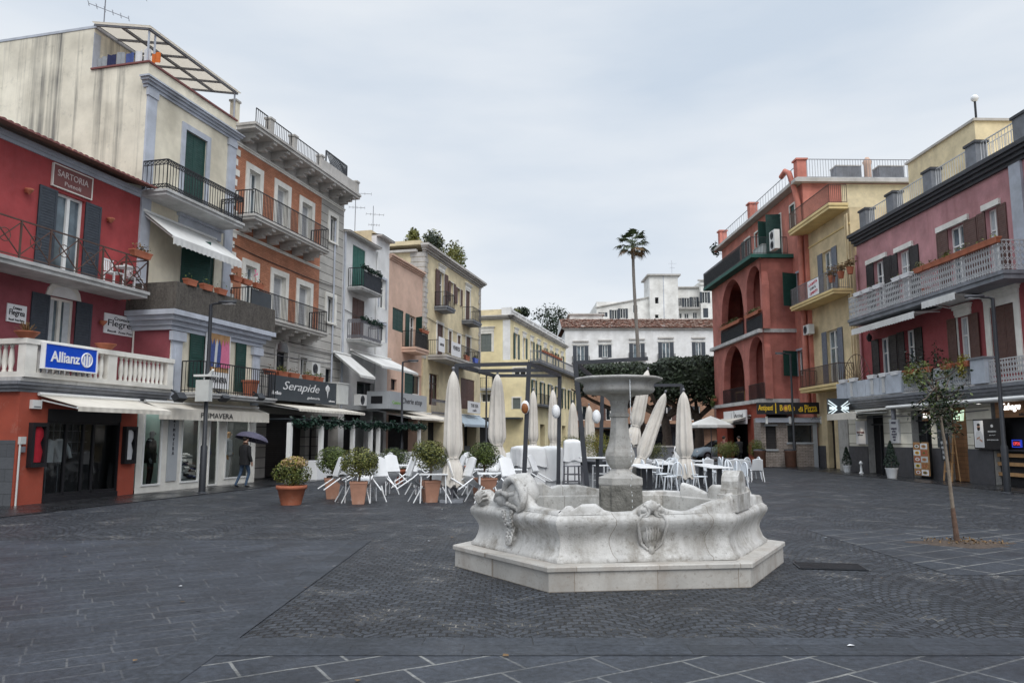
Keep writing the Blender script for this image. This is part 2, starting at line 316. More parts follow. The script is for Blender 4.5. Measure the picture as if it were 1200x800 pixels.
# ------------------------------------------------------------------ mesh builder
class MB:
    def __init__(s): s.v = []; s.f = []; s.m = []; s.sm = []; s.keys = []
    def k(s, mat):
        if mat not in s.keys: s.keys.append(mat)
        return s.keys.index(mat)
    def poly(s, pts, mat, smooth=False):
        i = len(s.v); s.v += [tuple(p) for p in pts]; s.f.append(tuple(range(i, i+len(pts)))); s.m.append(s.k(mat)); s.sm.append(smooth)
    def grid(s, rows, mat, smooth=True, close=False, flip=False):
        i = len(s.v); n = len(rows[0]); k = s.k(mat)
        for r in rows: s.v += [tuple(p) for p in r]
        for a in range(len(rows)-1):
            for b in range(n if close else n-1):
                q = (i+a*n+b, i+a*n+(b+1) % n, i+(a+1)*n+(b+1) % n, i+(a+1)*n+b)
                s.f.append(q[::-1] if flip else q); s.m.append(k); s.sm.append(smooth)
    def box(s, x0, x1, y0, y1, z0, z1, mat, M=None):
        p = [Vector((x, y, z)) for z in (z0, z1) for y in (y0, y1) for x in (x0, x1)]
        if M is not None: p = [M @ q for q in p]
        i = len(s.v); s.v += [tuple(q) for q in p]; k = s.k(mat)
        for f in ((0, 2, 3, 1), (4, 5, 7, 6), (0, 1, 5, 4), (2, 6, 7, 3), (0, 4, 6, 2), (1, 3, 7, 5)):
            s.f.append(tuple(i+a for a in f)); s.m.append(k); s.sm.append(False)
    def bar(s, p, q, w, mat, h=None):
        p, q = Vector(p), Vector(q); d = q-p; ln = d.length
        if ln < 1e-6: return
        h = h or w
        Q = d.to_track_quat('Z', 'Y').to_matrix().to_4x4(); Q.translation = p
        s.box(-w/2, w/2, -h/2, h/2, 0, ln, mat, Q)
    def tube(s, pts, r, mat, n=8, caps=True):
        pts = [Vector(p) for p in pts]; rr = r if isinstance(r, (list, tuple)) else [r]*len(pts)
        rows = []; ref = None
        for i, p in enumerate(pts):
            d = (pts[min(i+1, len(pts)-1)]-pts[max(i-1, 0)]).normalized()
            if ref is None: ref = Vector((1, 0, 0)) if abs(d.x) < .8 else Vector((0, 1, 0))
            a = (ref-d*ref.dot(d)).normalized(); ref = a; b = d.cross(a)
            rows.append([p+(a*math.cos(t)+b*math.sin(t))*rr[i] for t in [2*math.pi*j/n for j in range(n)]])
        s.grid(rows, mat, True, True)
        if caps:
            s.poly(rows[0][::-1], mat); s.poly(rows[-1], mat)
    def lathe(s, prof, mat, n=24, c=(0, 0, 0), smooth=True, rot=0, fn=None, cap=True):
        rows = []
        for (r, z) in prof:
            rows.append([(c[0]+r*(fn(t, z) if fn else 1)*math.cos(t), c[1]+r*(fn(t, z) if fn else 1)*math.sin(t), c[2]+z) for t in [rot+2*math.pi*j/n for j in range(n)]])
        s.grid(rows, mat, smooth, True)
        if cap:
            if prof[0][0] > 1e-4: s.poly(rows[0][::-1], mat)
            if prof[-1][0] > 1e-4: s.poly(rows[-1], mat)
    def ball(s, c, r, mat, n=12, m=8, fn=None):
        r = (r, r, r) if not isinstance(r, (tuple, list)) else r
        rows = []
        for a in range(m+1):
            ph = -math.pi/2+math.pi*a/m; row = []
            for b in range(n):
                t = 2*math.pi*b/n; d = (math.cos(ph)*math.cos(t), math.cos(ph)*math.sin(t), math.sin(ph))
                k = fn(d) if fn else 1
                row.append((c[0]+r[0]*d[0]*k, c[1]+r[1]*d[1]*k, c[2]+r[2]*d[2]*k))
            rows.append(row)
        s.grid(rows, mat, True, True)
    def extrude(s, outline, y0, y1, mat):     # outline in (x, z), counter-clockwise seen from the front (-y)
        n = len(outline)
        s.poly([(x, y0, z) for x, z in outline], mat); s.poly([(x, y1, z) for x, z in outline][::-1], mat)
        for i in range(n):
            (x0, z0), (x1, z1) = outline[i], outline[(i+1) % n]
            s.poly([(x0, y0, z0), (x0, y1, z0), (x1, y1, z1), (x1, y0, z1)], mat)
    def leaves(s, c, r, n, size, mat, rg, shell=.45, flat=0.0, mats=None):
        for _ in range(n):
            while True:
                d = Vector((rg.uniform(-1, 1), rg.uniform(-1, 1), rg.uniform(-1, 1)))
                if .05 < d.length < 1: break
            d.normalize(); k = shell+(1-shell)*rg.random()**.6
            p = Vector((c[0]+d.x*r[0]*k, c[1]+d.y*r[1]*k, c[2]+d.z*r[2]*k))
            s.leaf(p, size*rg.uniform(.6, 1.35), mat if not mats else rg.choice(mats), rg, (d+Vector((0, 0, .3))))
    def leaf(s, p, sz, mat, rg, out=None):
        nrm = Vector((rg.gauss(0, .6), rg.gauss(0, .6), rg.gauss(0, .6)))+(out or Vector((0, 0, 1)))
        nrm.normalize(); a = nrm.orthogonal().normalized(); a.rotate(Matrix.Rotation(rg.uniform(0, 6.28), 3, nrm)); b = nrm.cross(a)
        s.poly([p-a*sz*.5, p+b*sz*.28+nrm*sz*.06, p+a*sz*.5, p-b*sz*.28+nrm*sz*.06], mat)
    def build(s, name, parent=None, loc=None, rz=0.0):
        me = bpy.data.meshes.new(name); me.from_pydata(s.v, [], s.f)
        for k in s.keys: me.materials.append(MATS[k])
        me.polygons.foreach_set('material_index', s.m); me.polygons.foreach_set('use_smooth', s.sm); me.update()
        o = bpy.data.objects.new(name, me); C.objects.link(o)
        if parent: o.parent = parent
        if loc is not None: o.location = loc
        if rz: o.rotation_euler = (0, 0, rz)
        return o
def tag(o, label=None, cat=None, group=None, kind=None):
    if label: o['label'] = label
    if cat: o['category'] = cat
    if group: o['group'] = group
    if kind: o['kind'] = kind
    return o
def thing(name, label, cat, loc=(0, 0, 0), rz=0.0, group=None):
    o = bpy.data.objects.new(name, None); C.objects.link(o); o.location = loc; o.rotation_euler = (0, 0, rz); o.empty_display_size = .2
    return tag(o, label, cat, group)
def copy_tree(o, loc=None, rz=None, label=None, group=None, parent=None):
    c = o.copy(); C.objects.link(c)
    if parent: c.parent = parent
    if loc is not None: c.location = loc
    if rz is not None: c.rotation_euler = (0, 0, rz)
    if label: c['label'] = label
    if group: c['group'] = group
    for ch in list(o.children): copy_tree(ch, parent=c)
    return c
def structure(name, mb): return tag(mb.build(name), kind='structure')
# ------------------------------------------------------------------ text
def add_text(mb, s, cx, y, cz, mat, w=None, h=None, shear=0.0, ext=.012, rot=0.0, bold=0.0, vert=False):
    cu = bpy.data.curves.new('txt', 'FONT'); cu.body = s; cu.size = 1; cu.align_x = 'CENTER'; cu.align_y = 'CENTER'; cu.shear = shear; cu.offset = bold; cu.resolution_u = 3
    cu.extrude = .001; cu.space_line = .9
    o = bpy.data.objects.new('txt', cu); C.objects.link(o); bpy.context.view_layer.update()
    me = o.evaluated_get(bpy.context.evaluated_depsgraph_get()).to_mesh()
    vs = [v.co.copy() for v in me.vertices]; fs = [tuple(p.vertices) for p in me.polygons]
    o.evaluated_get(bpy.context.evaluated_depsgraph_get()).to_mesh_clear(); bpy.data.objects.remove(o); bpy.data.curves.remove(cu)
    if not vs: return
    x0, x1 = min(v.x for v in vs), max(v.x for v in vs); y0, y1 = min(v.y for v in vs), max(v.y for v in vs)
    sx = w/(x1-x0) if w else None; sy = h/(y1-y0) if h else None
    sx = sx or sy; sy = sy or sx
    i = len(mb.v); k = mb.k(mat); cr, sr = math.cos(rot), math.sin(rot)
    for v in vs:
        a = (v.x-(x0+x1)/2)*sx; b = (v.y-(y0+y1)/2)*sy
        mb.v.append((cx+a*cr-b*sr, y-(ext if v.z > 0 else 0), cz+a*sr+b*cr))
    for f in fs: mb.f.append(tuple(i+q for q in f)); mb.m.append(k); mb.sm.append(False)
# ------------------------------------------------------------------ facades: x = along the wall (left to right as seen), y = into the building, z = up
class Fac:
    def __init__(s, A, B):
        s.A = Vector((A[0], A[1])); d = Vector((B[0]-A[0], B[1]-A[1])); s.L = d.length; s.d = d/s.L
        s.n = Vector((-s.d.y, s.d.x)); s.rz = math.atan2(s.d.y, s.d.x)
    def p(s, px, py, out=0.0):
        r = ray(px, py); P = s.A-s.n*out
        t = (s.n.x*P.x+s.n.y*P.y)/(s.n.x*r.x+s.n.y*r.y)
        return ((r.x*t-s.A.x)*s.d.x+(r.y*t-s.A.y)*s.d.y, CAMH+r.z*t)
    def w(s, u, y=0.0, z=0.0):
        q = s.A+s.d*u+s.n*y; return Vector((q.x, q.y, z))
    def rect(s, x0, x1, yt, yb, out=0.0):
        xm, ym = (x0+x1)/2, (yt+yb)/2
        return (s.p(x0, ym, out)[0], s.p(x1, ym, out)[0], s.p(xm, yb, out)[1], s.p(xm, yt, out)[1])
    def root(s, name, label, cat, group=None):
        return thing(name, label, cat, (s.A.x, s.A.y, 0), s.rz, group)
    def thing(s, name, label, cat, u, y, z, group=None, rz=0.0):
        return thing(name, label, cat, s.w(u, y, z), s.rz+rz, group)
# a wall sheet with real openings, reveals and solid back
def wall(mb, u0, u1, z0, z1, ops, mt, y=0.0, rev=.28, rmat=None):
    ops = [o for o in ops if o[1] > u0 and o[0] < u1 and o[3] > z0 and o[2] < z1]
    us = sorted({u0, u1, *[min(max(o[0], u0), u1) for o in ops], *[min(max(o[1], u0), u1) for o in ops]})
    zs = sorted({z0, z1, *[min(max(o[2], z0), z1) for o in ops], *[min(max(o[3], z0), z1) for o in ops]})
    for a, b in zip(us, us[1:]):
        for c, d in zip(zs, zs[1:]):
            if b-a < 1e-5 or d-c < 1e-5: continue
            mu, mz = (a+b)/2, (c+d)/2
            if any(o[0] < mu < o[1] and o[2] < mz < o[3] for o in ops): continue
            mb.poly([(a, y, c), (b, y, c), (b, y, d), (a, y, d)], mt)
    rm = rmat or mt
    for o in ops:
        a, b, c, d = o[:4]; rv = o[4] if len(o) > 4 else rev
        for q in ([(a, y, c), (a, y+rv, c), (a, y+rv, d), (a, y, d)], [(b, y, c), (b, y, d), (b, y+rv, d), (b, y+rv, c)],
                  [(a, y, d), (a, y+rv, d), (b, y+rv, d), (b, y, d)], [(a, y, c), (b, y, c), (b, y+rv, c), (a, y+rv, c)]):
            mb.poly(q, rm)
def shell(mb, u0, u1, y0, y1, z0, z1, mt, top='roof_flat', sides=True, smat=None):
    """left, right, back walls and the top of a block whose front is a wall() sheet"""
    sm = smat or mt
    mb.poly([(u0, y0, z0), (u0, y0, z1), (u0, y1, z1), (u0, y1, z0)], sm)
    mb.poly([(u1, y0, z0), (u1, y1, z0), (u1, y1, z1), (u1, y0, z1)], sm)
    mb.poly([(u0, y1, z0), (u0, y1, z1), (u1, y1, z1), (u1, y1, z0)], mt)
    if top: mb.poly([(u0, y0, z1), (u1, y0, z1), (u1, y1, z1), (u0, y1, z1)], top)
def arch_z(a, b, zs, zt, u):
    t = (u-(a+b)/2)/((b-a)/2); return zs+(zt-zs)*math.sqrt(max(0, 1-t*t))
def arch_wall(mb, a, b, zs, zt, ztop, mt, y=0.0, rev=.3, n=14, rmat=None):
    """fills the spandrels above an arched opening whose rectangle reaches ztop"""
    us = [a+(b-a)*i/n for i in range(n+1)]
    for p, q in zip(us, us[1:]):
        zp, zq = arch_z(a, b, zs, zt, p), arch_z(a, b, zs, zt, q)
        mb.poly([(p, y, zp), (q, y, zq), (q, y, ztop), (p, y, ztop)], mt)
        mb.poly([(p, y, zp), (p, y+rev, zp), (q, y+rev, zq), (q, y, zq)], rmat or mt)
def shutter_leaf(w, h, mt, slats=True):
    mb = MB(); t = .035; f = min(.07, w*.2)
    mb.box(0, w, t*.3, t*.7, 0, h, mt)
    for q in ((0, f, 0, h), (w-f, w, 0, h), (f, w-f, 0, f), (f, w-f, h-f, h), (f, w-f, h*.46, h*.46+f)): mb.box(q[0], q[1], 0, t, q[2], q[3], mt)
    if slats:
        n = max(4, int(h/.085)); 
        for i in range(n):
            z = f+(h-2*f)*(i+.5)/n
            if abs(z-(h*.46+f/2)) < f*.8: continue
            mb.poly([(f, .002, z-.03), (w-f, .002, z-.03), (w-f, .022, z+.03), (f, .022, z+.03)], mt)
            mb.poly([(f, .033, z-.03), (f, .013, z+.03), (w-f, .013, z+.03), (w-f, .033, z-.03)], mt)
    return mb
_sh = {}
def add_shutter(parent, w, h, mt, loc, rz, slats=True, label=None):
    key = (round(w, 2), round(h, 2), mt)
    o = shutter_leaf(w, h, mt, slats).build('shutter') if key not in _sh else bpy.data.objects.new('shutter', _sh[key])
    if key not in _sh: _sh[key] = o.data
    else: C.objects.link(o)
    o.parent = parent; o.location = loc; o.rotation_euler = (0, 0, rz)
    if label: o['label'] = label
    return o
class Bld:
    def __init__(s, F, name, label, cat='house', group=None):
        s.F = F; s.o = F.root(name, label, cat, group); s.ops = []
    def part(s, name, mb, label=None):
        o = mb.build(name, s.o)
        if label: o['label'] = label
        return o
    def window(s, r, frame='white_wood', shut=None, smat='green_shutter', trim=None, tw=.14, hood=None, sill=None, glass='glass_dark', rec=.2, y=0.0, arch=0.0, name='window', curtain=False, add=True, mull=1, label=None, transom=True, sw=None):
        u0, u1, z0, z1 = r
        if add: s.ops.append((u0, u1, z0, z1, rec+.08))
        W, H = u1-u0, z1-z0; f = min(.075, W*.09); mb = MB(); ya, yb = y+rec-.05, y+rec+.02
        for q in ((u0, u0+f, z0, z1), (u1-f, u1, z0, z1), (u0+f, u1-f, z0, z0+f), (u0+f, u1-f, z1-f, z1)): mb.box(q[0], q[1], ya, yb, q[2], q[3], frame)
        for i in range(mull):
            c = u0+W*(i+1)/(mull+1); mb.box(c-f*.7, c+f*.7, ya-.015, yb, z0+f, z1-f, frame)
        if transom and H > 1.6: mb.box(u0+f, u1-f, ya-.008, yb-.01, z0+H*.68, z0+H*.68+f*.8, frame)
        w = mb.build(name, s.o)
        if label: w['label'] = label
        p = MB(); p.poly([(u0, y+rec, z0), (u1, y+rec, z0), (u1, y+rec, z1), (u0, y+rec, z1)], glass); p.build('pane', w)
        if curtain:
            c = MB(); n = 16
            for a, b in ((u0+f, u0+W*.32), (u1-W*.3, u1-f)):
                c.grid([[(a+(b-a)*i/n, y+rec-.012+.008*math.sin(i*1.9), z) for i in range(n+1)] for z in (z0+f, z1-f)], 'curtain')
            c.build('curtain', w)
        if arch:
            a = MB(); n = 18
            for e, d, mt_ in ((.16, .05, trim or 'white_trim'), (.0, .062, glass if trim else 'white_stucco')):
                a.extrude([(u0-e+(W+2*e)*i/n, arch_z(u0-e, u1+e, z1+.005, z1+arch+e, u0-e+(W+2*e)*i/n)) for i in range(n, -1, -1)], y-d, y-.002, mt_)
            a.build('lunette', w)
        if trim:
            t = MB(); k = .045
            t.box(u0-tw, u0, y-k, y+.02, z0, z1+tw, trim); t.box(u1, u1+tw, y-k, y+.02, z0, z1+tw, trim); t.box(u0, u1, y-k, y+.02, z1, z1+tw, trim)
            if hood:
                t.box(u0-tw-.06, u1+tw+.06, y-.12, y-.002, z1+tw+hood, z1+tw+hood+.1, trim); t.box(u0-tw-.02, u1+tw+.02, y-.07, y-.002, z1+tw+.001, z1+tw+hood-.002, trim)
                t.box(u0-tw-.12, u1+tw+.12, y-.17, y-.003, z1+tw+hood+.102, z1+tw+hood+.16, trim)
            t.build('surround', w)
        if sill:
            t = MB(); t.box(u0-.12, u1+.12, y-.12, y+.1, z0-.09, z0-.002, sill); t.build('sill', w)
        if shut:
            sl, sr = shut if isinstance(shut, tuple) else (shut, shut)
            lw = sw or W/2; k = y-.05-(.045 if trim else 0)
            for side, st in ((0, sl), (1, sr)):
                if st is None: continue
                if st == 'closed': add_shutter(w, W/2-.01, H-.02, smat, (u0+.005+side*W/2, y+.04, z0+.01), 0)
                elif st == 'flat': add_shutter(w, lw, H, smat, (u0-lw-.01 if side == 0 else u1+.01, k, z0), 0)
                else:
                    a = R(st)
                    if side == 0: add_shutter(w, lw, H, smat, (u0, k+.03, z0), -math.pi+(math.pi-a) if False else -a)
                    else: add_shutter(w, lw, H, smat, (u1, k+.03, z0), math.pi+a)
        return w
    def door(s, r, mt='shop_dark', frame='steel_dark', rec=.3, glass='glass_dark', y=0.0, solid=False, add=True, label=None):
        u0, u1, z0, z1 = r
        if add: s.ops.append((u0, u1, z0, z1, rec+.05))
        mb = MB(); f = .06; ya, yb = y+rec-.04, y+rec+.03
        for q in ((u0, u0+f, z0, z1), (u1-f, u1, z0, z1), (u0+f, u1-f, z1-f, z1)): mb.box(q[0], q[1], ya, yb, q[2], q[3], frame)
        mb.box((u0+u1)/2-.03, (u0+u1)/2+.03, ya, yb, z0, z1-f, frame)
        d = mb.build('door', s.o)
        if label: d['label'] = label
        p = MB(); p.poly([(u0, y+rec, z0), (u1, y+rec, z0), (u1, y+rec, z1), (u0, y+rec, z1)], mt if solid else glass); p.build('panel' if solid else 'pane', d)
        return d
    def finish(s, name, u0, u1, z0, z1, mt, y=0.0, depth=9.0, rmat=None, box=True, top='roof_flat', smat=None, label=None, mb=None):
        mb = mb or MB(); wall(mb, u0, u1, z0, z1, s.ops, mt, y, rmat=rmat)
        if box: shell(mb, u0, u1, y, y+depth, z0, z1, mt, top, smat=smat)
        return s.part(name, mb, label)
    def cornice(s, u0, u1, z, prof, mt, y=0.0, name='cornice', ends=True, ret=0.0):
        """prof: list of (height, projection) from the bottom up"""
        mb = MB(); zz = z
        for i, (h, pr) in enumerate(prof):
            mb.box(u0-(pr if ends else 0), u1+(pr if ends else 0), y-pr, y+.12+ret, zz, zz+h-.0015, mt); zz += h
        return s.part(name, mb)
    def balcony(s, pl, pr, proj, thick=.16, mt='slab_concrete', rail='black_iron', h=1.0, style='bars', corbels=0, y=0.0, cm=None, u=None, z=None, ends=(1, 1), label=None, gap=.11):
        if u is None:
            a, b = s.F.p(pl[0], pl[1], proj-y), s.F.p(pr[0], pr[1], proj-y); u0, u1, z0 = a[0], b[0], (a[1]+b[1])/2
        else: (u0, u1), z0 = u, z
        mb = MB(); yf = y-proj
        mb.box(u0, u1, yf, y-.002, z0, z0+thick*.55, mt); mb.box(u0-.05, u1+.05, yf-.05, y-.003, z0+thick*.55+.001, z0+thick, mt)
        bal = mb.build('balcony', s.o)
        if label: bal['label'] = label
        if corbels:
            for i in range(corbels):
                c = MB(); x = u0+(u1-u0)*(i+.5)/corbels; w = .13; m2 = cm or mt
                for j, (d, hh) in enumerate(((.92, .12), (.72, .12), (.45, .12))): c.box(x-w, x+w, y-proj*d, y-.004, z0-.12*(j+1)+.002, z0-.12*j-.001, m2)
                c.build('corbel', bal)
        path = []
        if ends[0]: path.append((u0+.03, y-.04))
        path += [(u0+.03, yf+.03), (u1-.03, yf+.03)]
        if ends[1]: path.append((u1-.03, y-.04))
        if style and rail:
            r = MB(); railing(r, path, z0+thick, h, rail, style, gap); r.build('railing', bal)
        return bal, u0, u1, z0+thick
    def awning(s, u0, u1, zb, zf, proj, mt='awning_cream', val=.22, y=0.0, scallop=True, label=None, wave=.035, text=None):
        mb = MB(); yf = y-proj; n = max(6, int((u1-u0)/.22))
        mb.poly([(u0, y-.03, zb), (u1, y-.03, zb), (u1, yf, zf), (u0, yf, zf)][::-1], mt); mb.poly([(u0, y-.03, zb-.015), (u1, y-.03, zb-.015), (u1, yf, zf-.015), (u0, yf, zf-.015)], mt)
        if val:
            m = n*6; rows = [[], []]
            for i in range(m+1):
                x = u0+(u1-u0)*i/m; rows[0].append((x, yf-.002, zf)); rows[1].append((x, yf-.004-.01*math.sin(i*.9), zf-val+(wave*abs(math.sin(math.pi*i/6)) if scallop else 0)))
            mb.grid(rows, mt, False); mb.grid([[(a, b+.01, c) for a, b, c in r] for r in rows], mt, False)
        a = mb.build('awning', s.o)
        if label: a['label'] = label
        fr = MB()
        fr.tube([(u0, yf+.03, zf-.03), (u1, yf+.03, zf-.03)], .03, 'white_wood', 6); fr.tube([(u0-.04, y-.06, zb+.03), (u1+.04, y-.06, zb+.03)], .05, 'white_wood', 6)
        for x in (u0+.08, u1-.08): fr.bar((x, y-.05, zb-.12), (x, yf+.04, zf-.05), .035, 'white_wood')
        fr.build('frame', a)
        if text:
            t = MB(); add_text(t, text[0], text[1], yf-.018, zf-val*.5, text[4] if len(text) > 4 else 'ink', w=text[2], h=text[3], ext=.006); t.build('lettering', a)
        return a
def railing(mb, path, z0, h, mt, style='bars', gap=.11):
    bw = .017
    for (x0, y0), (x1, y1) in zip(path, path[1:]):
        ln = math.hypot(x1-x0, y1-y0)
        if ln < .05: continue
        P = lambda t, z: (x0+(x1-x0)*t, y0+(y1-y0)*t, z)
        mb.bar(P(0, z0+h), P(1, z0+h), .036, mt); mb.bar(P(0, z0+.07), P(1, z0+.07), .025, mt)
        n = max(1, int(ln/gap))
        if style in ('bars', 'ornate', 'belly'):
            for i in range(n+1):
                t = i/n; mb.bar(P(t, z0), P(t, z0+h), bw*(1.6 if i in (0, n) else 1), mt)
            if style == 'ornate':
                for zz in (h-.16, .18): mb.bar(P(0, z0+zz), P(1, z0+zz), .022, mt)
                for i in range(n):
                    for za, zb in ((h-.16, h), (.06, .18)):
                        mb.bar(P(i/n, z0+za), P((i+1)/n, z0+zb), .018, mt); mb.bar(P((i+1)/n, z0+za), P(i/n, z0+zb), .018, mt)
        elif style == 'cross':
            m = max(1, int(ln/.85))
            for i in range(m+1): mb.bar(P(i/m, z0), P(i/m, z0+h), .04, mt)
            for i in range(m):
                a, b = i/m, (i+1)/m; c = (a+b)/2
                mb.bar(P(a, z0+.1), P(b, z0+h-.04), .024, mt); mb.bar(P(b, z0+.1), P(a, z0+h-.04), .024, mt)
                ring = [Vector(P(c, z0+h*.53))+Vector(((x1-x0)/ln*.17*math.cos(q), (y1-y0)/ln*.17*math.cos(q), .17*math.sin(q))) for q in [2*math.pi*j/12 for j in range(13)]]
                mb.tube(ring, .013, mt, 4)
        elif style == 'leafy':
            m = max(1, int(ln/.14))
            for i in range(m+1):
                mb.bar(P(i/m, z0), P(i/m, z0+h), .024, mt)
                if i < m:
                    for k in range(4):
                        za = z0+h*(.06+.23*k); mb.bar(P(i/m, za), P((i+1)/m, za+h*.17), .016, mt); mb.bar(P((i+1)/m, za), P(i/m, za+h*.17), .016, mt)
        elif style == 'solid':
            mb.bar(P(0, z0+h*.5), P(1, z0+h*.5), .03, mt, None)
def sign(F, name, label, u0, u1, z0, z1, y, mt, thick=.06, texts=(), cat='sign', border=None, group=None):
    """texts: (string, cx 0..1, cz 0..1, width fraction, height fraction, material[, shear])"""
    t = F.thing(name, label, cat, (u0+u1)/2, y, z0, group)
    W, H = u1-u0, z1-z0; mb = MB(); mb.box(-W/2, W/2, -thick, 0, 0, H, mt)
    if border:
        for q in ((-W/2-.03, -W/2, -.03, H+.03), (W/2, W/2+.03, -.03, H+.03), (-W/2, W/2, -.03, 0), (-W/2, W/2, H, H+.03)): mb.box(q[0], q[1], -thick-.02, 0, q[2], q[3], border)
    mb.build('panel', t)
    if texts:
        for q in texts:
            tx = MB()
            add_text(tx, q[0], -W/2+W*q[1], -thick-.003, H*q[2], q[5], w=W*q[3] if q[3] else None, h=H*q[4] if q[4] else None, shear=q[6] if len(q) > 6 else 0, bold=q[7] if len(q) > 7 else 0, rot=q[8] if len(q) > 8 else 0)
            if tx.v: tx.build('lettering', t)
    return t
def planter_box(F, u, y, z, w=.55, label='', group=None, plant='leaf_mid', n=60, hang=False, pot='terracotta', h=.2):
    t = F.thing('flower_box', label, 'flower box', u, y, z, group)
    mb = MB(); d = .19
    for k, (a, b) in enumerate(((0, .82), (h*.85, 1.0), (h*.86, 1.06))):
        pass
    mb.grid([[(-w/2*s, -d/2*s, zz), (w/2*s, -d/2*s, zz), (w/2*s, d/2*s, zz), (-w/2*s, d/2*s, zz)] for zz, s in ((0, .84), (h*.8, 1), (h*.8, 1.06), (h, 1.06), (h, .95), (h*.85, .93))], pot, False, True)
    mb.poly([(-w/2*.84, -d/2*.84, 0), (-w/2*.84, d/2*.84, 0), (w/2*.84, d/2*.84, 0), (w/2*.84, -d/2*.84, 0)], pot)
    mb.poly([(-w/2*.93, -d/2*.93, h*.85), (w/2*.93, -d/2*.93, h*.85), (w/2*.93, d/2*.93, h*.85), (-w/2*.93, d/2*.93, h*.85)], 'soil')
    mb.build('box', t)
    if n:
        f = MB(); f.leaves((0, 0, h+.08), (w*.5, .16, .2), n, .09, plant, rng, .1)
        if hang: f.leaves((0, -.12, -.1), (w*.45, .14, .4), n*2, .09, plant, rng, .1)
        f.build('foliage', t)
    return t
def ac_unit(F, u, y, z, label, w=.8, h=.55, fans=1, group=None):
    t = F.thing('air_conditioner', label, 'air conditioner', u, y, z, group)
    mb = MB(); mb.box(-w/2, w/2, -.32, 0, 0, h, 'ac_white'); mb.build('casing', t)
    for i in range(fans):
        f = MB(); zc = h*(i+.5)/fans; r = min(w*.3, h/fans*.4); cx = -w*.12 if fans == 1 else 0
        for rr in (r, r*.72, r*.45): f.tube([(cx+rr*math.cos(a), -.33, zc+rr*math.sin(a)) for a in [2*math.pi*k/16 for k in range(17)]], .012, 'steel_dark', 4)
        f.poly([(cx+r*math.cos(a), -.322, zc+r*math.sin(a)) for a in [2*math.pi*k/16 for k in range(16)]], 'grey_iron')
        for a in range(6): f.bar((cx, -.326, zc), (cx+r*math.cos(a*1.047), -.326, zc+r*math.sin(a*1.047)), .014, 'steel_dark')
        f.build('fan_grille', t)
    return t
def antenna(loc, h, label, boom=1.4, rz=0.0, n=5, tilt=0):
    t = thing('antenna', label, 'antenna', loc, rz, 'roof aerials')
    mb = MB(); mb.tube([(0, 0, 0), (0, 0, h)], .022, 'grey_iron', 5); mb.build('mast', t)
    b = MB()
    for zz, bl in ((h*.8, boom), (h*.55, boom*.6)):
        b.bar((-bl*.4, 0, zz), (bl*.6, 0, zz-tilt*bl), .02, 'grey_iron')
        for i in range(n):
            x = -bl*.4+bl*i/(n-1); z2 = zz-tilt*bl*max(0, (x+bl*.4)/bl); b.bar((x, -.22, z2), (x, .22, z2), .012, 'grey_iron'); b.bar((x, 0, z2-.1), (x, 0, z2+.1), .01, 'grey_iron')
    b.build('boom', t)
    return t
# ================================================================== LEFT SIDE OF THE SQUARE
SB = 1.45
P0 = ground(156.5, 579.3); DL = Vector((.248, 1.0)).normalized(); NL = Vector((-DL.y, DL.x))
def lpt(t, y=0.0): q = Vector((P0.x, P0.y))+DL*t+NL*y; return q
GL = Fac(lpt(0), lpt(10)); UL = Fac(lpt(0, SB), lpt(10, SB))
def tU(px, py=300): return UL.p(px, py)[0]
def tG(px, py=500): return GL.p(px, py)[0]
T1 = tU(172.5, 105); T0 = -3.6; T2 = tU(277, 145); print('T', T1, tG(205, 388), T2, tG(305, 500)); T3 = tU(402); T4 = tU(456.5); T5 = tU(496); T6 = tU(562)
# ------------------------------------------------------------------ L1 red shop house
F = Fac(lpt(T0), lpt(T1)); W1 = F.L
b = Bld(F, 'red_house', 'crimson house with tiled eave, slate shutters and a white balustrade over a dark clothes shop', 'house')
zE = (F.p(20, 160, -SB)[1]+F.p(165, 220, -SB)[1])/2-.27
ter = F.p(150, 452, .15)[1]; print('L1 eave', zE, 'terrace', ter, 'W', W1)
zB2 = (F.p(10, 305, 1.05-SB)[1]+F.p(140, 345, 1.05-SB)[1])/2
w2 = F.rect(63.5, 97, 229, 318, -SB)
b.window((w2[0], w2[1], zB2+.14, w2[3]), shut='flat', smat='slate_shutter', y=SB, glass='glass_blue', mull=1, transom=False, sw=.62, rec=.15)
w1 = F.rect(56, 87, 349, 405, -SB)
b.window((w1[0], w1[1], ter+.1, w1[3]), shut='flat', smat='slate_shutter', y=SB, glass='glass_blue', transom=False, sw=.6, arch=.32, frame='white_trim', rec=.15, curtain=True)
mb = MB(); wall(mb, -3.2, W1-.002, zB2, zE, b.ops, 'red_stucco', SB); wall(mb, -3.2, W1-.002, ter-.05, zB2, b.ops, 'maroon_stucco', SB); shell(mb, -3.2, W1-.002, SB, 9, ter-.05, zE, 'red_stucco')
b.part('wall', mb)
g = MB(); ops = []
dr = F.rect(53, 140, 470, 585); dr = (dr[0], dr[1], .16, ter-.75)
ops.append((dr[0], dr[1], 0.0, dr[3], .12)); gb = F.p(40, 560)[0]
Wg = F.p(157, 560)[0]
wall(g, gb-.6, Wg, 0, ter-.32, ops, 'brick_red_stucco', 0.0); shell(g, gb-.6, Wg, 0, 8, 0, ter-.32, 'brick_red_stucco')
b.part('ground_floor_wall', g)
t = MB(); t.box(gb-.61, gb-.6-.012, .02, 5, 0, F.p(10, 514, 0)[1]*.98, 'grey_tile'); b.part('tile_cladding', t)
s = MB(); s.poly([(dr[0], .9, .15), (dr[1], .9, .15), (dr[1], .9, dr[3]), (dr[0], .9, dr[3])], 'shop_dark'); s.box(dr[0], dr[1], -.02, .9, 0, .16, 'sign_black')
for x in (dr[0], dr[1]): s.box(x-.03, x+.03, .02, .9, .16, dr[3], 'sign_black')
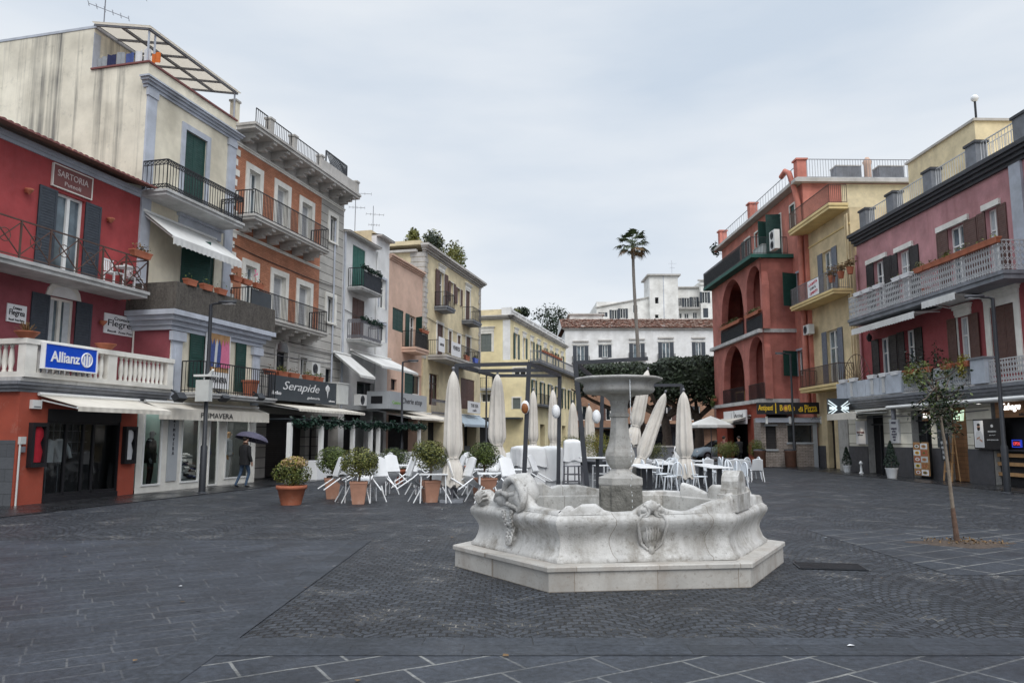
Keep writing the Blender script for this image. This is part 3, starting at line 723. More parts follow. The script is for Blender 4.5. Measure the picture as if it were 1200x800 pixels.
s.box(dr[0], dr[1], .0, .9, dr[3]-.3, dr[3], 'sign_black'); b.part('shop_recess', s)
sf = MB()
for i, k in enumerate((0, .27, .5, .64, 1)): x = dr[0]+(dr[1]-dr[0])*k; sf.box(x-.035, x+.035, .05, .12, .16, dr[3], 'sign_black')
sf.box(dr[0], dr[1], .05, .12, .16, .24, 'sign_black'); sf.box(dr[0], dr[1], .05, .12, dr[3]-.38, dr[3]-.3, 'sign_black'); fo = b.part('shop_front', sf)
p = MB(); p.poly([(dr[0], .09, .24), (dr[1], .09, .24), (dr[1], .09, dr[3]-.38), (dr[0], .09, dr[3]-.38)], 'shop_glass'); p.build('pane', fo)
gr = MB()
for k in range(9): gr.bar((dr[0]+.1+.07*k*3.0, .5, 1.2), (dr[0]+.1+.07*k*3.0, .5, 2.6), .012, 'grey_iron')
for k in range(5): gr.bar((dr[0]+.05, .5, 1.25+.3*k), (dr[0]+1.9, .5, 1.25+.3*k), .012, 'grey_iron')
gr.build('grille', fo)
# terrace with balustrade (front and the left return)
tb = MB(); yb = -.15
tb.box(gb-.75, W1-.01, yb+.0, SB, ter-.1, ter, 'slab_concrete'); tb.box(-3.2, gb-.76, SB+.2, 4.0, ter-.1, ter, 'slab_concrete')
for i, (h, pr) in enumerate(((.1, .0), (.08, .06), (.08, .12))): tb.box(gb-.7-pr, W1-.01, yb-pr+.14, SB-.02, ter-.36+.088*i, ter-.36+.088*i+.086, 'slate_cornice')
b.part('terrace', tb)
hz = F.p(120, 409, .15)[1]-ter; print('balustrade h', hz)
bl = MB(); x0, x1 = gb-.72, W1-.03
def baluster(mb, x, y, z, h, mt):
    mb.lathe([(.055, 0), (.055, .05), (.04, .07), (.075, .22*h/.6), (.045, .5*h/.6), (.03, h-.1), (.05, h-.06), (.055, h)], mt, 8, (x, y, z))
bl.box(x0, x1, yb-.06, yb+.2, ter+.002, ter+.13, 'white_trim'); bl.box(x0-.03, x1, yb-.08, yb+.22, ter+hz-.13, ter+hz, 'white_trim')
bl.box(x0, x0+.24, yb+.2, 4, ter+.002, ter+.13, 'white_trim'); bl.box(x0-.03, x0+.26, yb+.22, 4, ter+hz-.13, ter+hz, 'white_trim')
ped = [x0, F.p(125, 430, .15)[0], W1-.3]
for q in ped: bl.box(q, q+.34 if q != W1-.3 else W1-.04, yb-.045, yb+.185, ter+.13, ter+hz-.13, 'white_trim')
b.part('balustrade', bl)
bh = hz-.26
def put_bal(x, y): 
    m = MB(); baluster(m, x, y, ter+.13, bh, 'white_trim'); b.part('baluster', m)
xx = x0+.5
while xx < W1-.4:
    if not any(q-.1 < xx < q+.44 for q in ped): put_bal(xx, yb+.07)
    xx += .19
for k in range(6): put_bal(x0+.12, .35+.2*k)
# eave and tiled roof
b.cornice(-3.3, W1-.02, zE-.02, [(.1, .04), (.08, .08), (.06, .12)], 'grey_trim', SB, ends=False)
rf = MB(); n = int(W1/.21)
for i in range(-16, n+1):
    x = W1*i/n-.02
    rows = []
    for y, z in ((.84, zE+.23), (5.5, zE+1.5)): rows.append([(x+.1*math.cos(a), y, z+.075*math.sin(a)) for a in [math.pi*j/6 for j in range(7)]])
    rf.grid(rows, 'roof_tile')
    rf.poly([(rows[0][j][0], .84, rows[0][j][2]) for j in range(7)], 'sign_brown')
rf.poly([(-3.3, .86, zE+.225), (W1-.02, .86, zE+.225), (W1-.02, 5.5, zE+1.485), (-3.3, 5.5, zE+1.485)], 'roof_tile')
b.part('roof', rf)
b.balcony((0, 303), (173, 347), 1.05, .2, 'slab_concrete', 'rusty_iron', 1.0, 'cross', y=SB, u=(-3.3, F.p(173, 345, 1.05-SB)[0]), z=zB2, ends=(0, 1))
a0, a1 = F.p(40, 460, .1)[0], F.p(160, 470, .1)[0]
b.awning(F.p(49, 457, .1)[0], F.p(166, 465, .1)[0]-.1, ter-.42, F.p(120, 482, 1.2)[1]+.1, 1.25, 'awning_cream', .12, scallop=False)
for (x0_, x1_, yt, yb_, gm, nm, lb) in ((32, 51, 495, 547, 'cloth_red', 'red dress', 'black wall showcase holding a red dress, left of the clothes shop door'), (142.5, 156, 499.6, 543, 'cloth_white', 'white vest', 'black wall showcase holding a white vest, right of the clothes shop door')):
    r = F.rect(x0_, x1_, yt, yb_)
    t = F.thing('showcase', lb, 'showcase', (r[0]+r[1])/2, -.003, r[2]); w, h = r[1]-r[0], r[3]-r[2]
    m = MB()
    for q in ((-w/2, -w/2+.08, 0, h), (w/2-.08, w/2, 0, h), (-w/2+.08, w/2-.08, 0, .1), (-w/2+.08, w/2-.08, h-.1, h)): m.box(q[0], q[1], -.14, 0, q[2], q[3], 'sign_black')
    m.poly([(-w/2, -.02, 0), (w/2, -.02, 0), (w/2, -.02, h), (-w/2, -.02, h)], 'sign_black'); m.build('case', t)
    d = MB(); k = h*.8
    d.grid([[(a*w*.36*s+.02*math.sin(z*9), -.06-.03*c, .12+k*z) for a, c in ((-1, 0), (-.4, 1), (.4, 1), (1, 0))] for z, s in ((0, .75), (.3, .9), (.55, .6), (.75, .95), (.92, .75), (1, .3))], gm); d.build('garment', t)
cr = F.rect(60, 106, 205.5, 227.5, -SB)
sign(F, 'shop_sign', 'brown wall panel in a cream frame above the upper slate shutters of the red house', cr[0], cr[1], w2[3]+.12, w2[3]+.12+.62, SB-.005, 'sign_brown', .05, [('SARTORIA', .5, .66, .8, .3, 'sign_rose'), ('Puteoli', .5, .25, .42, .2, 'sign_rose')], border='white_trim')
for (q, lb) in (((7, 30, 357, 378), 'small white wall plaque with black lettering, left of the arched window on the red house'), ((121, 160.5, 370, 393), 'wide white wall plaque with black lettering, right of the arched window on the red house')):
    r = F.rect(*q, -SB)
    sign(F, 'wall_plaque', lb, r[0], r[1], r[2], r[3], SB-.003, 'paper_white', .03, [('Cronaca', .5, .8, .45, .17, 'ink'), ('Flegrea', .5, .5, .8, .42, 'ink'), ('Bacoli  Zona Porto', .5, .14, .8, .11, 'ink')])
r = F.rect(48.5, 109, 404.5, 436, .25)
t = sign(F, 'insurance_sign', 'bright blue illuminated box sign with white lettering hung on the white balustrade', r[0], r[1], F.p(79, 433.5, .25)[1], F.p(79, 406.5, .25)[1], yb-.09, 'sign_blue', .12, [('Allianz', .38, .5, .56, .46, 'paper_white', 0, .02)], border='paper_white')
m = MB(); W_, H_ = r[1]-r[0], F.p(79, 406.5, .25)[1]-F.p(79, 433.5, .25)[1]; cx, cz, rr = W_*.3, H_*.5, H_*.3
m.tube([(cx+rr*math.cos(a), -.13, cz+rr*math.sin(a)) for a in [2*math.pi*k/28 for k in range(29)]], .022, 'paper_white', 5)
for dx, a_, b_ in ((-.09, -.15, .12), (0, -.2, .2), (.09, -.15, .12)): m.box(cx+dx-.026, cx+dx+.026, -.14, -.121, cz+a_*.9, cz+b_*.9, 'paper_white')
m.build('emblem', t)
for px, lb, fol in ((32, 'shallow terracotta bowl with dry grass on the balustrade left of the blue sign', 1), (125, 'empty shallow terracotta bowl on the balustrade right of the blue sign', 0)):
    u = F.p(px, 396, .1)[0]; t = F.thing('bowl_planter', lb, 'flower pot', u, yb+.07, ter+hz)
    m = MB(); m.lathe([(.15, 0), (.27, .14), (.29, .17), (.25, .17), (.13, .05)], 'terracotta', 16); m.build('bowl', t)
    if fol: 
        m = MB()
        for k in range(26): a = rng.uniform(0, 6.28); m.bar((0, 0, .1), (.3*math.cos(a)*rng.random(), .3*math.sin(a)*rng.random(), .25+.2*rng.random()), .012, 'leaf_brown')
        m.build('dry_grass', t)
for k, (px, py) in enumerate(((30, 224), (126, 258), (117, 378), (150, 352))):
    u, z = F.p(px, py, -SB); t = F.thing('wall_lamp', ['terracotta wall lamp left of the upper slate shutters on the red house', 'terracotta wall lamp right of the upper slate shutters on the red house', 'terracotta wall lamp beside the wide white plaque', 'terracotta wall lamp under the balcony above the wide white plaque'][k], 'wall lamp', u, SB-.002, z)
    m = MB(); m.lathe([(.02, -.1), (.1, 0), (.12, .05), (.1, .05)], 'terracotta', 12, (0, -.12, 0)); m.build('bowl', t); m = MB(); m.box(-.03, .03, -.06, 0, -.04, .03, 'terracotta'); m.build('bracket', t)
# white patio chair set and flower box on the upper balcony
for k, px in enumerate((134, 158)):
    u = F.p(px, 325, -(SB-.6))[0]; t = F.thing('patio_chair', ['white metal chair on the upper balcony, left of the small table', 'white metal chair at the right end of the upper balcony'][k], 'chair', u, SB-.58, zB2+.2)
    m = MB(); m.box(-.2, .2, -.2, .2, .42, .45, 'plastic_white'); m.build('seat', t)
    m = MB()
    for q in range(5): m.bar((-.16+.08*q, .2, .5), (-.16+.08*q, .24, .85), .03, 'plastic_white')
    m.bar((-.2, .24, .86), (.2, .24, .86), .04, 'plastic_white'); m.build('backrest', t)
    for sx in (-1, 1):
        for sy in (-1, 1): m = MB(); m.bar((.18*sx, .18*sy, 0), (.18*sx, .18*sy, .42), .03, 'plastic_white'); m.build('leg', t)
u = F.p(146, 325, -(SB-.6))[0]; t = F.thing('patio_table', 'small white round table between two chairs on the upper balcony', 'table', u, SB-.6, zB2+.2)
m = MB(); m.lathe([(.28, 0), (.28, .03)], 'plastic_white', 16, (0, 0, .68)); m.build('table_top', t); m = MB(); m.tube([(0, 0, 0), (0, 0, .68)], .03, 'plastic_white'); m.lathe([(.2, 0), (.18, .02)], 'plastic_white', 12); m.build('pedestal', t)
planter_box(F, F.p(173, 345, 1.05-SB)[0]-.4, SB-1.05, zB2+.2+1.0, .8, 'long planter of dried yellow flowers on the rail end of the upper balcony', None, 'leaf_brown', 90)
b.part('gutter_pipe', (lambda m: (m.tube([(W1-.02, SB-.07, zB2+.3), (W1-.02, SB-.07, ter+.2)], .03, 'white_trim', 6), m)[1])(MB()))
# small things on the shop front: alarm box, camera, mailbox pillar
u, z = F.p(40, 474); t = F.thing('alarm_box', 'small white alarm box above the red dress showcase', 'alarm box', u, -.003, z-.1); m = MB(); m.box(-.14, .14, -.1, 0, 0, .22, 'ac_white'); m.box(-.1, .1, -.112, -.1, .04, .06, 'grey_iron'); m.build('casing', t)
u, z = F.p(32, 520); t = F.thing('meter_box', 'two little grey meter boxes above a drain pipe at the shop corner', 'meter box', gb-.48, -.003, z-.1); m = MB(); m.box(-.08, .08, -.08, 0, .1, .28, 'box_grey'); m.box(-.05, .1, -.06, 0, -.1, .04, 'grey_iron'); m.tube([(-.05, -.04, -z+.1), (-.05, -.04, .1)], .025, 'box_grey', 6); m.build('casing', t)
# ------------------------------------------------------------------ L2 cream house
F = Fac(lpt(T1), lpt(T2)); W2 = F.L
b = Bld(F, 'cream_house', 'tall narrow cream house with grey pilasters, rain streaked side wall and a willow screened balcony', 'house')
zc = (F.p(178, 105, -SB)[1]+F.p(275, 166, -SB)[1])/2; zp = (F.p(178, 76, -SB)[1]+F.p(275, 141, -SB)[1])/2; zst = F.p(240, 371, .2)[1]; zsh = F.p(230, 470, .1)[1]
z3 = F.p(230, 240, 1.0-SB)[1]; print('L2 cornice', zc, 'parapet', zp, 'stone balcony', zst, 'shop', zsh, 'W', W2, 'bal3', z3)
r3 = F.rect(215.5, 241, 158, 222, -SB)
b.window((r3[0], r3[1], z3+.1, r3[3]), shut='closed', smat='green_shutter', trim='grey_trim', tw=.22, y=SB)
r2 = F.rect(208, 251, 287, 340, -SB)
b.window((r2[0]+.15, r2[1], zst+.2, r2[3]), shut=(55, 'closed'), smat='green_shutter', y=SB, curtain=True)
r1 = F.rect(222, 262, 383, 458, 0)
up = [o for o in b.ops]
fl = (r1[0]+.55, r1[1]-.35, zsh+.45, r1[3])
b.window((r1[0], r1[1], zsh+.45, r1[3]), shut=(None, None), y=0.0, glass='glass_dark', transom=False)
mb = MB(); wall(mb, 0, W2, zst, zp, up, 'cream_stucco', SB); wall(mb, 0, W2, zsh-.1, zst-.02, [b.ops[-1]], 'cream_stucco', 0.0)
shell(mb, 0, W2, SB, 9.5, zst, zp, 'cream_stucco', smat='stained_cream'); shell(mb, 0, W2, 0, SB, zsh-.1, zst-.02, 'maroon_stucco', 'roof_flat')
b.part('wall', mb)
# penthouse behind the roof terrace
zph = F.p(112, 33, -3)[1]; ph = MB(); ya = 3.2
yk = 1.0
for y_ in [SB+.1*i for i in range(60)]:
    q = F.w(0, y_); px = 600+900*q.x/(q.y*CT+(zp-CAMH)*ST)
    if px < 108: ya = y_; break
print('penthouse y', ya)
zph = F.p(113, 33, -ya)[1]-.2; ph.box(.003, W2*.9, ya, 9.4, zp-.02, zph+.15, 'stained_cream'); ph.box(-.02, W2*.9+.06, ya-.08, 9.5, zph+.152, zph+.24, 'grey_trim'); ph.box(-.004, .3, ya-.012, ya, zp, zph, 'grey_trim')
b.part('penthouse', ph)
m = MB(); m.box(-.06, W2+.02, SB-.06, SB+.2, zp+.002, zp+.06, 'sign_brown'); m.box(-.06, .14, SB+.2, ya, zp+.002, zp+.06, 'sign_brown'); b.part('parapet_cap', m)
b.cornice(0, W2, zc-.02, [(.1, .06), (.1, .12), (.08, .2), (.06, .26)], 'grey_trim', SB)
for (xa, xb) in ((.0, .44), (W2-.5, W2)):
    m = MB(); m.box(xa, xb, SB-.07, SB-.002, zst+.1, zc-.02, 'grey_trim'); m.box(xa-.04, xb+.04, SB-.1, SB-.004, zc-.3, zc-.05, 'grey_trim'); b.part('pilaster', m)
b.balcony((171, 216), (285, 261), 1.0, .2, 'slab_concrete', 'black_iron', 1.0, 'ornate', y=SB, u=(-.02, F.p(285, 258, 1.0-SB)[0]), z=z3-.1, gap=.14)
# pergola roof on the terrace
pg = MB(); zt0, zt1 = F.p(116, 33, -ya)[1], F.p(164, 23, -SB)[1]-.05; ey = SB+.05; print('canopy', zt0, zt1, zph)
px0, px1 = .0, W2+.05
def slope_z(y): return zt1+(zt0-zt1)*(y-ey)/(ya-ey)
for i in range(3):
    y = ey+(ya-ey)*i/2; pg.bar((px0, y, slope_z(y)), (px1, y, slope_z(y)), .08, 'grey_iron')
for i in range(6):
    x = px0+(px1-px0)*i/5; pg.bar((x, ey, slope_z(ey)), (x, ya, slope_z(ya)), .07, 'grey_iron')
for x in (px0+.05, px0+.35, px1-.1): pg.bar((x, ey+.05, zp+.06), (x, ey+.05, slope_z(ey)), .05, 'grey_trim')
po = b.part('terrace_canopy', pg)
m = MB(); m.box(px0-.1, px1+.1, ey-.1, ya+.02, 0, .03, 'translucent_panel', Matrix(((1, 0, 0, 0), (0, 1, 0, 0), (0, (zt0-zt1)/(ya-ey), 1, zt1+.06-ey*(zt0-zt1)/(ya-ey)), (0, 0, 0, 1)))); m.build('panel', po)
# laundry on the terrace
for k, (c, lb) in enumerate((('cloth_grey', 'grey towel'), ('cloth_navy', 'navy shirt'), ('cloth_grey', 'pale sheet'), ('cloth_blue', 'patterned blue cloth'), ('cloth_white', 'white cloth'), ('cloth_white', 'white towel'), ('cloth_orange', 'small orange cloth'))):
    y = ya-.25-(ya-1.5)*k/6.2; t = F.thing('laundry', [lb+' on the roof terrace line beside the penthouse wall', lb+' on the roof terrace line next to a grey towel', lb+' on the line between the navy shirt and patterned cloth', lb+' hanging on the roof terrace line', lb+' on the line just right of the patterned blue cloth', lb+' on the line just left of the orange cloth', lb+' at the street end of the terrace line'][k], 'laundry', .2, y, zp+.05, 'washing on the roof terrace')
    m = MB(); h = .5 if k < 6 else .38; m.grid([[(.03*math.sin(j*1.7+k), (-.17+.34*j/6)*(1-.05*(k%3)), zz+.02*math.sin(k*2+j)*(zz > .3)) for j in range(7)] for zz in (.02-.05*(k%2), h*.5, h+.04*(k%3))], c, True); m.build('cloth', t)
antenna(F.w(W2*.55, 6.0, zph+.2), F.p(196, 2, -6)[1]-zph-.2, 'tall television aerial on the roof of the cream house', 2.4, R(20), 6, .25)
# second floor awning, stone balcony with willow screen and terracotta boxes
b.awning(.12, F.p(284, 308, 1.25-SB)[0], F.p(195, 262, -SB)[1]+.1, F.p(245, 292, 1.25-SB)[1], 1.25, 'awning_white', .28, y=SB)
m = MB(); m.box(r2[0]-.1, r2[1]+.25, SB-.07, SB-.002, r2[3]+.45, r2[3]+.8, 'grey_trim'); m.box(r2[0]-.2, r2[1]+.35, SB-.16, SB-.003, r2[3]+.81, r2[3]+.95, 'grey_trim'); b.part('window_hood', m)
b.cornice(-.02, W2+.02, zst-.62, [(.14, .08), (.16, .16), (.14, .3), (.16, .42)], 'grey_trim', 0.0, name='balcony_slab', ret=SB-.15)
hs = F.p(240, 339, .4)[1]-zst; m = MB()
m.box(-.36, W2+.36, -.4, -.34, zst, zst+hs, 'willow_screen'); m.box(-.36, -.3, -.34, SB, zst, zst+hs, 'willow_screen'); m.box(W2+.3, W2+.36, -.34, SB-.05, zst, zst+hs, 'willow_screen'); b.part('balcony_screen', m)
print('screen h', hs)
PB = 'terracotta boxes on the willow screened balcony'
for k, px in enumerate((225, 244, 261)):
    u = F.p(px, 335, .45)[0]; planter_box(F, u, -.38, zst+hs-.02, .5, ['terracotta flower box on the willow screen, leftmost under the white awning', 'terracotta flower box on the willow screen, in the middle under the awning', 'terracotta flower box on the willow screen, right end under the awning'][k], PB, 'leaf_mid', 14)
# first floor: pilasters, green shutters, shop poster, railing
for (xa, xb) in ((.02, .5), (W2-.48, W2-.02)):
    m = MB(); m.box(xa, xb, -.07, -.002, zsh, zst-.65, 'grey_trim'); m.box(xa+.14, xb-.14, -.09, -.071, zsh+.3, zst-1.1, 'grey_trim'); m.box(xa-.1, xb+.1, -.14, -.003, zst-.95, zst-.66, 'grey_trim'); b.part('pilaster', m)
for (pa, pb) in ((222, 238), (276.5, 288)):
    q = F.rect(pa, pb, 376, 460, .05); add_shutter(b.o, q[1]-q[0], r1[3]-zsh-.4, 'green_shutter', (q[0], -.07, zsh+.45), 0)
q = F.rect(243, 271, 385, 453, .2); zq0, zq1 = F.p(257, 455, .2)[1], F.p(257, 384, .2)[1]
t = F.thing('shop_poster', 'tall framed poster of hanging blue and pink clothes behind the balcony rail', 'poster', (q[0]+q[1])/2, -.1, zq0); w, h = q[1]-q[0], zq1-zq0
m = MB(); m.box(-w/2, w/2, -.05, 0, 0, h, 'paper_white'); m.box(-w/2+.06, w/2-.06, -.056, -.05, h*.27, h-.06, 'wood_light'); m.build('panel', t)
m = MB()
for i, (c, x) in enumerate((('cloth_blue', -.34), ('cloth_blue', -.22), ('ink_grey', -.1), ('cloth_blue', .0), ('cloth_pink', .15), ('cloth_pink', .27), ('cloth_pink', .36))):
    m.poly([(w*(x-.09), -.06-.004*i, h*.34), (w*(x+.1), -.06-.004*i, h*.36), (w*(x+.07), -.06-.004*i, h*.7), (w*x, -.06-.004*i, h*.82), (w*(x-.06), -.06-.004*i, h*.7)], c)
m.build('picture', t); m = MB(); add_text(m, 'PRIMAVERA', 0, -.06, h*.14, 'ink', w=w*.75, h=h*.09); m.build('lettering', t)
b.balcony(None, None, .75, .16, 'slab_concrete', 'black_iron', 1.0, 'bars', y=0, u=(.55, W2+.02), z=F.p(250, 462, .7)[1]-.12, ends=(1, 1), gap=.13)
# ground floor shop front (runs under the neighbour's terrace too)
xa = -T1+.02; S = []
fr = MB(); gl = MB(); zt = zsh-.35
def X(px): return F.p(px, 540)[0]
bays = [(166, 188), (211, 233), (243.5, 255), (263, 291)]
base = .22
for (pa, pb) in bays: S.append((X(pa), X(pb), base if pa != 243.5 else .04, zt, .05))
wall(fr, xa, W2, 0, zsh-.1, S, 'white_trim', 0.0)
b.part('shop_front', fr)
for (o_) in S:
    m = MB(); f = .05
    for q in ((o_[0], o_[0]+f, o_[2], o_[3]), (o_[1]-f, o_[1], o_[2], o_[3]), (o_[0]+f, o_[1]-f, o_[2], o_[2]+f), (o_[0]+f, o_[1]-f, o_[3]-f, o_[3])): m.box(q[0], q[1], -.03, .05, q[2], q[3], 'white_wood')
    m.box(o_[0]+f, o_[1]-f, -.02, .04, 2.3, 2.36, 'white_wood') if o_ is S[2] or o_ is S[3] else None
    so = b.part('shop_window' if o_ is not S[2] else 'shop_door', m); g_ = MB(); g_.poly([(o_[0], .02, o_[2]), (o_[1], .02, o_[2]), (o_[1], .02, o_[3]), (o_[0], .02, o_[3])], 'shop_glass'); g_.build('pane', so)
m = MB(); x0, x1 = xa, W2-.1
m.poly([(x0, 2.2, 0), (x1, 2.2, 0), (x1, 2.2, zt+.2), (x0, 2.2, zt+.2)], 'shop_interior'); m.poly([(x0, .06, .1), (x1, .06, .1), (x1, 2.2, .1), (x0, 2.2, .1)], 'shop_interior'); m.poly([(x0, .06, zt+.2), (x0, 2.2, zt+.2), (x1, 2.2, zt+.2), (x1, .06, zt+.2)], 'shop_dark')
m.poly([(x0, .06, 0), (x0, 2.2, 0), (x0, 2.2, zt+.2), (x0, .06, zt+.2)], 'shop_interior'); m.poly([(x1, .06, 0), (x1, 2.2, 0), (x1, 2.2, zt+.2), (x1, .06, zt+.2)], 'shop_interior')
m.box(S[0][0]+.2, S[0][1]+1.05, .8, .83, .1, zt, 'shop_teal'); m.box(S[1][0]+.4, S[1][1]+1.0, 1.0, 1.03, .1, zt, 'shop_interior')
b.part('shop_interior', m)
SHOPX = (X, S, F)
m = MB(); m.box(.6, W2-.8, 1.0, 1.12, zt+.12, zt+.18, 'lamp_white'); b.part('added_glow_strip', m)  # added glowing strip, no known fixture, to go with the interior fill light
li = bpy.data.lights.new('shop_fill_light', 'AREA'); li.shape = 'RECTANGLE'; li.size = 4.5; li.size_y = .5; li.energy = 28; li.color = (1, .97, .92); lo = bpy.data.objects.new('shop_fill_light', li); C.objects.link(lo); lo.parent = b.o; lo.location = (W2*.4, .8, zt+.1)  # unseen area light added to brighten mannequins and panels behind the glass
q = F.rect(196, 207.5, 480, 560)
sign(F, 'vertical_sign', 'narrow grey panel with vertical lettering between two windows of the clothes shop', q[0], q[1], F.p(202, 563)[1], zt, -.006, 'sign_grey', .03, [('P\nR\nI\nM\nA\nV\nE\nR\nA', .5, .66, .2, .58, 'ink')])
b.awning(xa+.2, W2-.05, zsh-.12, zsh-.3, .55, 'awning_cream', .34, 0.0, scallop=False, text=('PRIMAVERA', W2*.36, 1.75, .17))
FL = 'floodlights over the clothes shop'
for k, px in enumerate((206, 258, 300)):
    u, z = F.p(px, 466, .6); t = F.thing('floodlight', ['black floodlight at the end of the white balustrade', 'black floodlight under the middle of the poster balcony', 'black floodlight beside the slate shop sign'][k], 'floodlight', u, -.72, z, FL)
    m = MB(); m.box(-.2, .2, -.12, .1, -.1, .12, 'steel_dark', Matrix.Rotation(R(-35), 4, 'X')); m.build('housing', t); m = MB(); m.bar((0, .05, .1), (0, .3, .25), .05, 'steel_dark'); m.build('bracket', t)
t = F.thing('terracotta_trough', 'large terracotta trough at the right end of the poster balcony', 'flower pot', F.p(303, 448, .5)[0]-.2, -.3, F.p(250, 462, .7)[1]+.05); m = MB(); m.lathe([(.22, 0), (.28, .5), (.32, .55), (.32, .62), (.27, .62), (.25, .5)], 'terracotta', 4, rot=R(45), smooth=False); m.build('trough', t)
# ------------------------------------------------------------------ L3 orange brick house
F = Fac(lpt(T2, SB), lpt(T3, SB)); W3 = F.L
BL3 = b = Bld(F, 'brick_house', 'orange brick town house with grey rusticated edge, bracketed balconies and a roof terrace', 'house')
zt = (F.p(284, 143, .7)[1]+F.p(408, 226, .7)[1])/2; zs3 = (F.p(290, 253, .9)[1]+F.p(380, 296, .9)[1])/2; zs2 = (F.p(310, 377, .9)[1]+F.p(378, 394, .9)[1])/2; ub = F.p(375, 300)[0]
zsg = F.p(350, 466, .8)[1]; print('L3 terrace', zt, 'b3', zs3, 'b2', zs2, 'sign', zsg, 'W', W3, 'ub', ub)
def col(pa, pb, yt, zb): q = F.rect(pa, pb, yt, yt+40); return (q[0], q[1], zb, F.p((pa+pb)/2, yt)[1])
for (pa, pb, yt, sh) in ((291, 304, 201, 0), (324, 337, 220, 1), (353, 365, 239, 1)):
    b.window(col(pa, pb, yt, zs3+.2), trim='white_trim', tw=.24, glass='roller_shutter' if sh else 'glass_blue', mull=0 if sh else 1, transom=not sh, rec=.22)
for (pa, pb, yt, sh) in ((286.5, 299, 312, 0), (319.5, 334, 323, 1), (349.5, 363, 335, 1)):
    b.window(col(pa, pb, yt, zs2+.2), trim='white_trim', tw=.24, glass='roller_shutter' if sh else 'glass_blue', mull=0 if sh else 1, transom=not sh, rec=.22)
for q in ((386, 394, 254, 284), (382.5, 391.5, 348, 378)): b.window(F.rect(*q), trim='white_trim', tw=.2, glass='glass_dark', sill='white_trim')
q = F.rect(323, 336, 412, 440); b.window((q[0], q[1], q[2], q[3]), frame='steel_dark', arch=.5, trim='grey_cornice', glass='glass_dark')
q = F.rect(351, 359, 419, 440); b.window(q, trim='grey_cornice', tw=.12)
q = F.rect(381, 388, 432, 470); b.window(q, frame='steel_dark')
zg = zsg-.1
gops = []; 
b.ops.append((F.p(311, 530)[0], F.p(357, 530)[0], 0, zg-.6, .3)); b.ops.append((F.p(362, 530)[0], F.p(370, 530)[0], 0, 2.3, .3)); b.ops.append((F.p(376, 520)[0], F.p(398, 520)[0], 0, 2.7, .6))
mb = MB(); wall(mb, 0, ub, zs2, zt-.62, b.ops, 'orange_brick', 0, rmat='white_trim'); wall(mb, ub, W3-.003, zs2, zt-.62, b.ops, 'grey_rustic', 0); wall(mb, 0, W3-.003, 0, zs2, b.ops, 'grey_rustic', 0); wall(mb, 0, W3-.003, zt-.62, zt, b.ops, 'grey_cornice', 0)
shell(mb, 0, W3-.003, 0, 9, 0, zt, 'grey_cornice'); b.part('wall', mb)
for (pa, pb, zz, mt) in ((311, 357, zg-.6, 'steel_shutter'), (362, 370, 2.3, 'black_shutter'), (376, 398, 2.7, 'shop_dark')):
    m = MB(); u0, u1 = F.p(pa, 530)[0], F.p(pb, 530)[0]; y = .25 if mt != 'shop_dark' else .55
    m.poly([(u0, y, 0), (u1, y, 0), (u1, y, zz), (u0, y, zz)], mt); b.part('roller_door', m)
# quoins on brick edges
m = MB(); z = zs2+.3; i = 0
while z < zt-1.0:
    w = .34 if i % 2 else .2; m.box(.0, w, -.03, -.001, z, z+.26, 'white_trim'); z += .42; i += 1
b.part('quoins', m)
b.cornice(0, W3, zt-.62, [(.08, .04), (.06, .08)], 'white_trim', 0, 'string_course', False)
b.cornice(0, ub, zs3-.5, [(.07, .04), (.05, .07)], 'white_trim', 0, 'string_course', False); b.cornice(0, W3, zs2-.55, [(.07, .04), (.05, .08)], 'grey_cornice', 0, 'string_course', False)
tb, *_ = b.balcony(None, None, .85, .24, 'grey_cornice', None, corbels=9, u=(.02, W3+.05), z=zt, cm='grey_cornice', label='roof terrace slab on stone brackets')
pr = MB(); pts = [.15]+[F.p(px_, py_, .65)[0] for px_, py_ in ((316, 152), (343.5, 172), (375, 200))]+[W3-.1]; print('piers', pts)
for i, x in enumerate(pts): pr = MB(); hp = 1.2 if i == 0 else .86; pm = 'cream_stucco' if i == 0 else 'grey_cornice'; dy = .85 if i == 0 else 0; pr.box(x-.14, x+.14, -.78+dy, -.52+dy, zt+.24, zt+hp, pm); pr.box(x-.18, x+.18, -.82+dy, -.48+dy, zt+hp, zt+hp+.08, 'grey_cornice'); b.part('parapet_pier', pr)
pr = MB(); pr.box(pts[3]+.17, W3-.27, -.75, -.6, zt+.24, zt+.8, 'grey_cornice'); b.part('parapet', pr)
m = MB()
for p_, q_ in zip(pts, pts[1:]): railing(m, [(p_+.18, -.66), (q_-.18, -.66)], zt+.24, .72 if q_ < W3-.2 else .6, 'black_iron', 'bars', .13)
b.part('terrace_railing', m)
m = MB(); x0, x1 = W3*.8, W3*.8+2.3
for k in range(16): m.bar((x0+(x1-x0)*k/15, .1, zt+1.1), (x0+(x1-x0)*min(1, (k+6)/15), .1, zt+2.0), .03, 'steel_dark'); m.bar((x0+(x1-x0)*k/15, .12, zt+2.0), (x0+(x1-x0)*min(1, (k+6)/15), .12, zt+1.1), .03, 'steel_dark')
for z in (zt+.3, zt+1.1, zt+2.0): m.bar((x0, .11, z), (x1, .11, z), .05, 'steel_dark')
for x in (x0, x1): m.bar((x, .11, zt), (x, .11, zt+2.0), .06, 'steel_dark')
b.part('trellis', m)
b.balcony(None, None, .95, .2, 'grey_cornice', 'black_iron', 1.0, 'bars', corbels=6, u=(.08, F.p(384, 296, .9)[0]), z=zs3)
b.balcony(None, None, .95, .2, 'grey_cornice', 'black_iron', 1.0, 'bars', corbels=6, u=(.08, F.p(382, 395, .9)[0]), z=zs2)
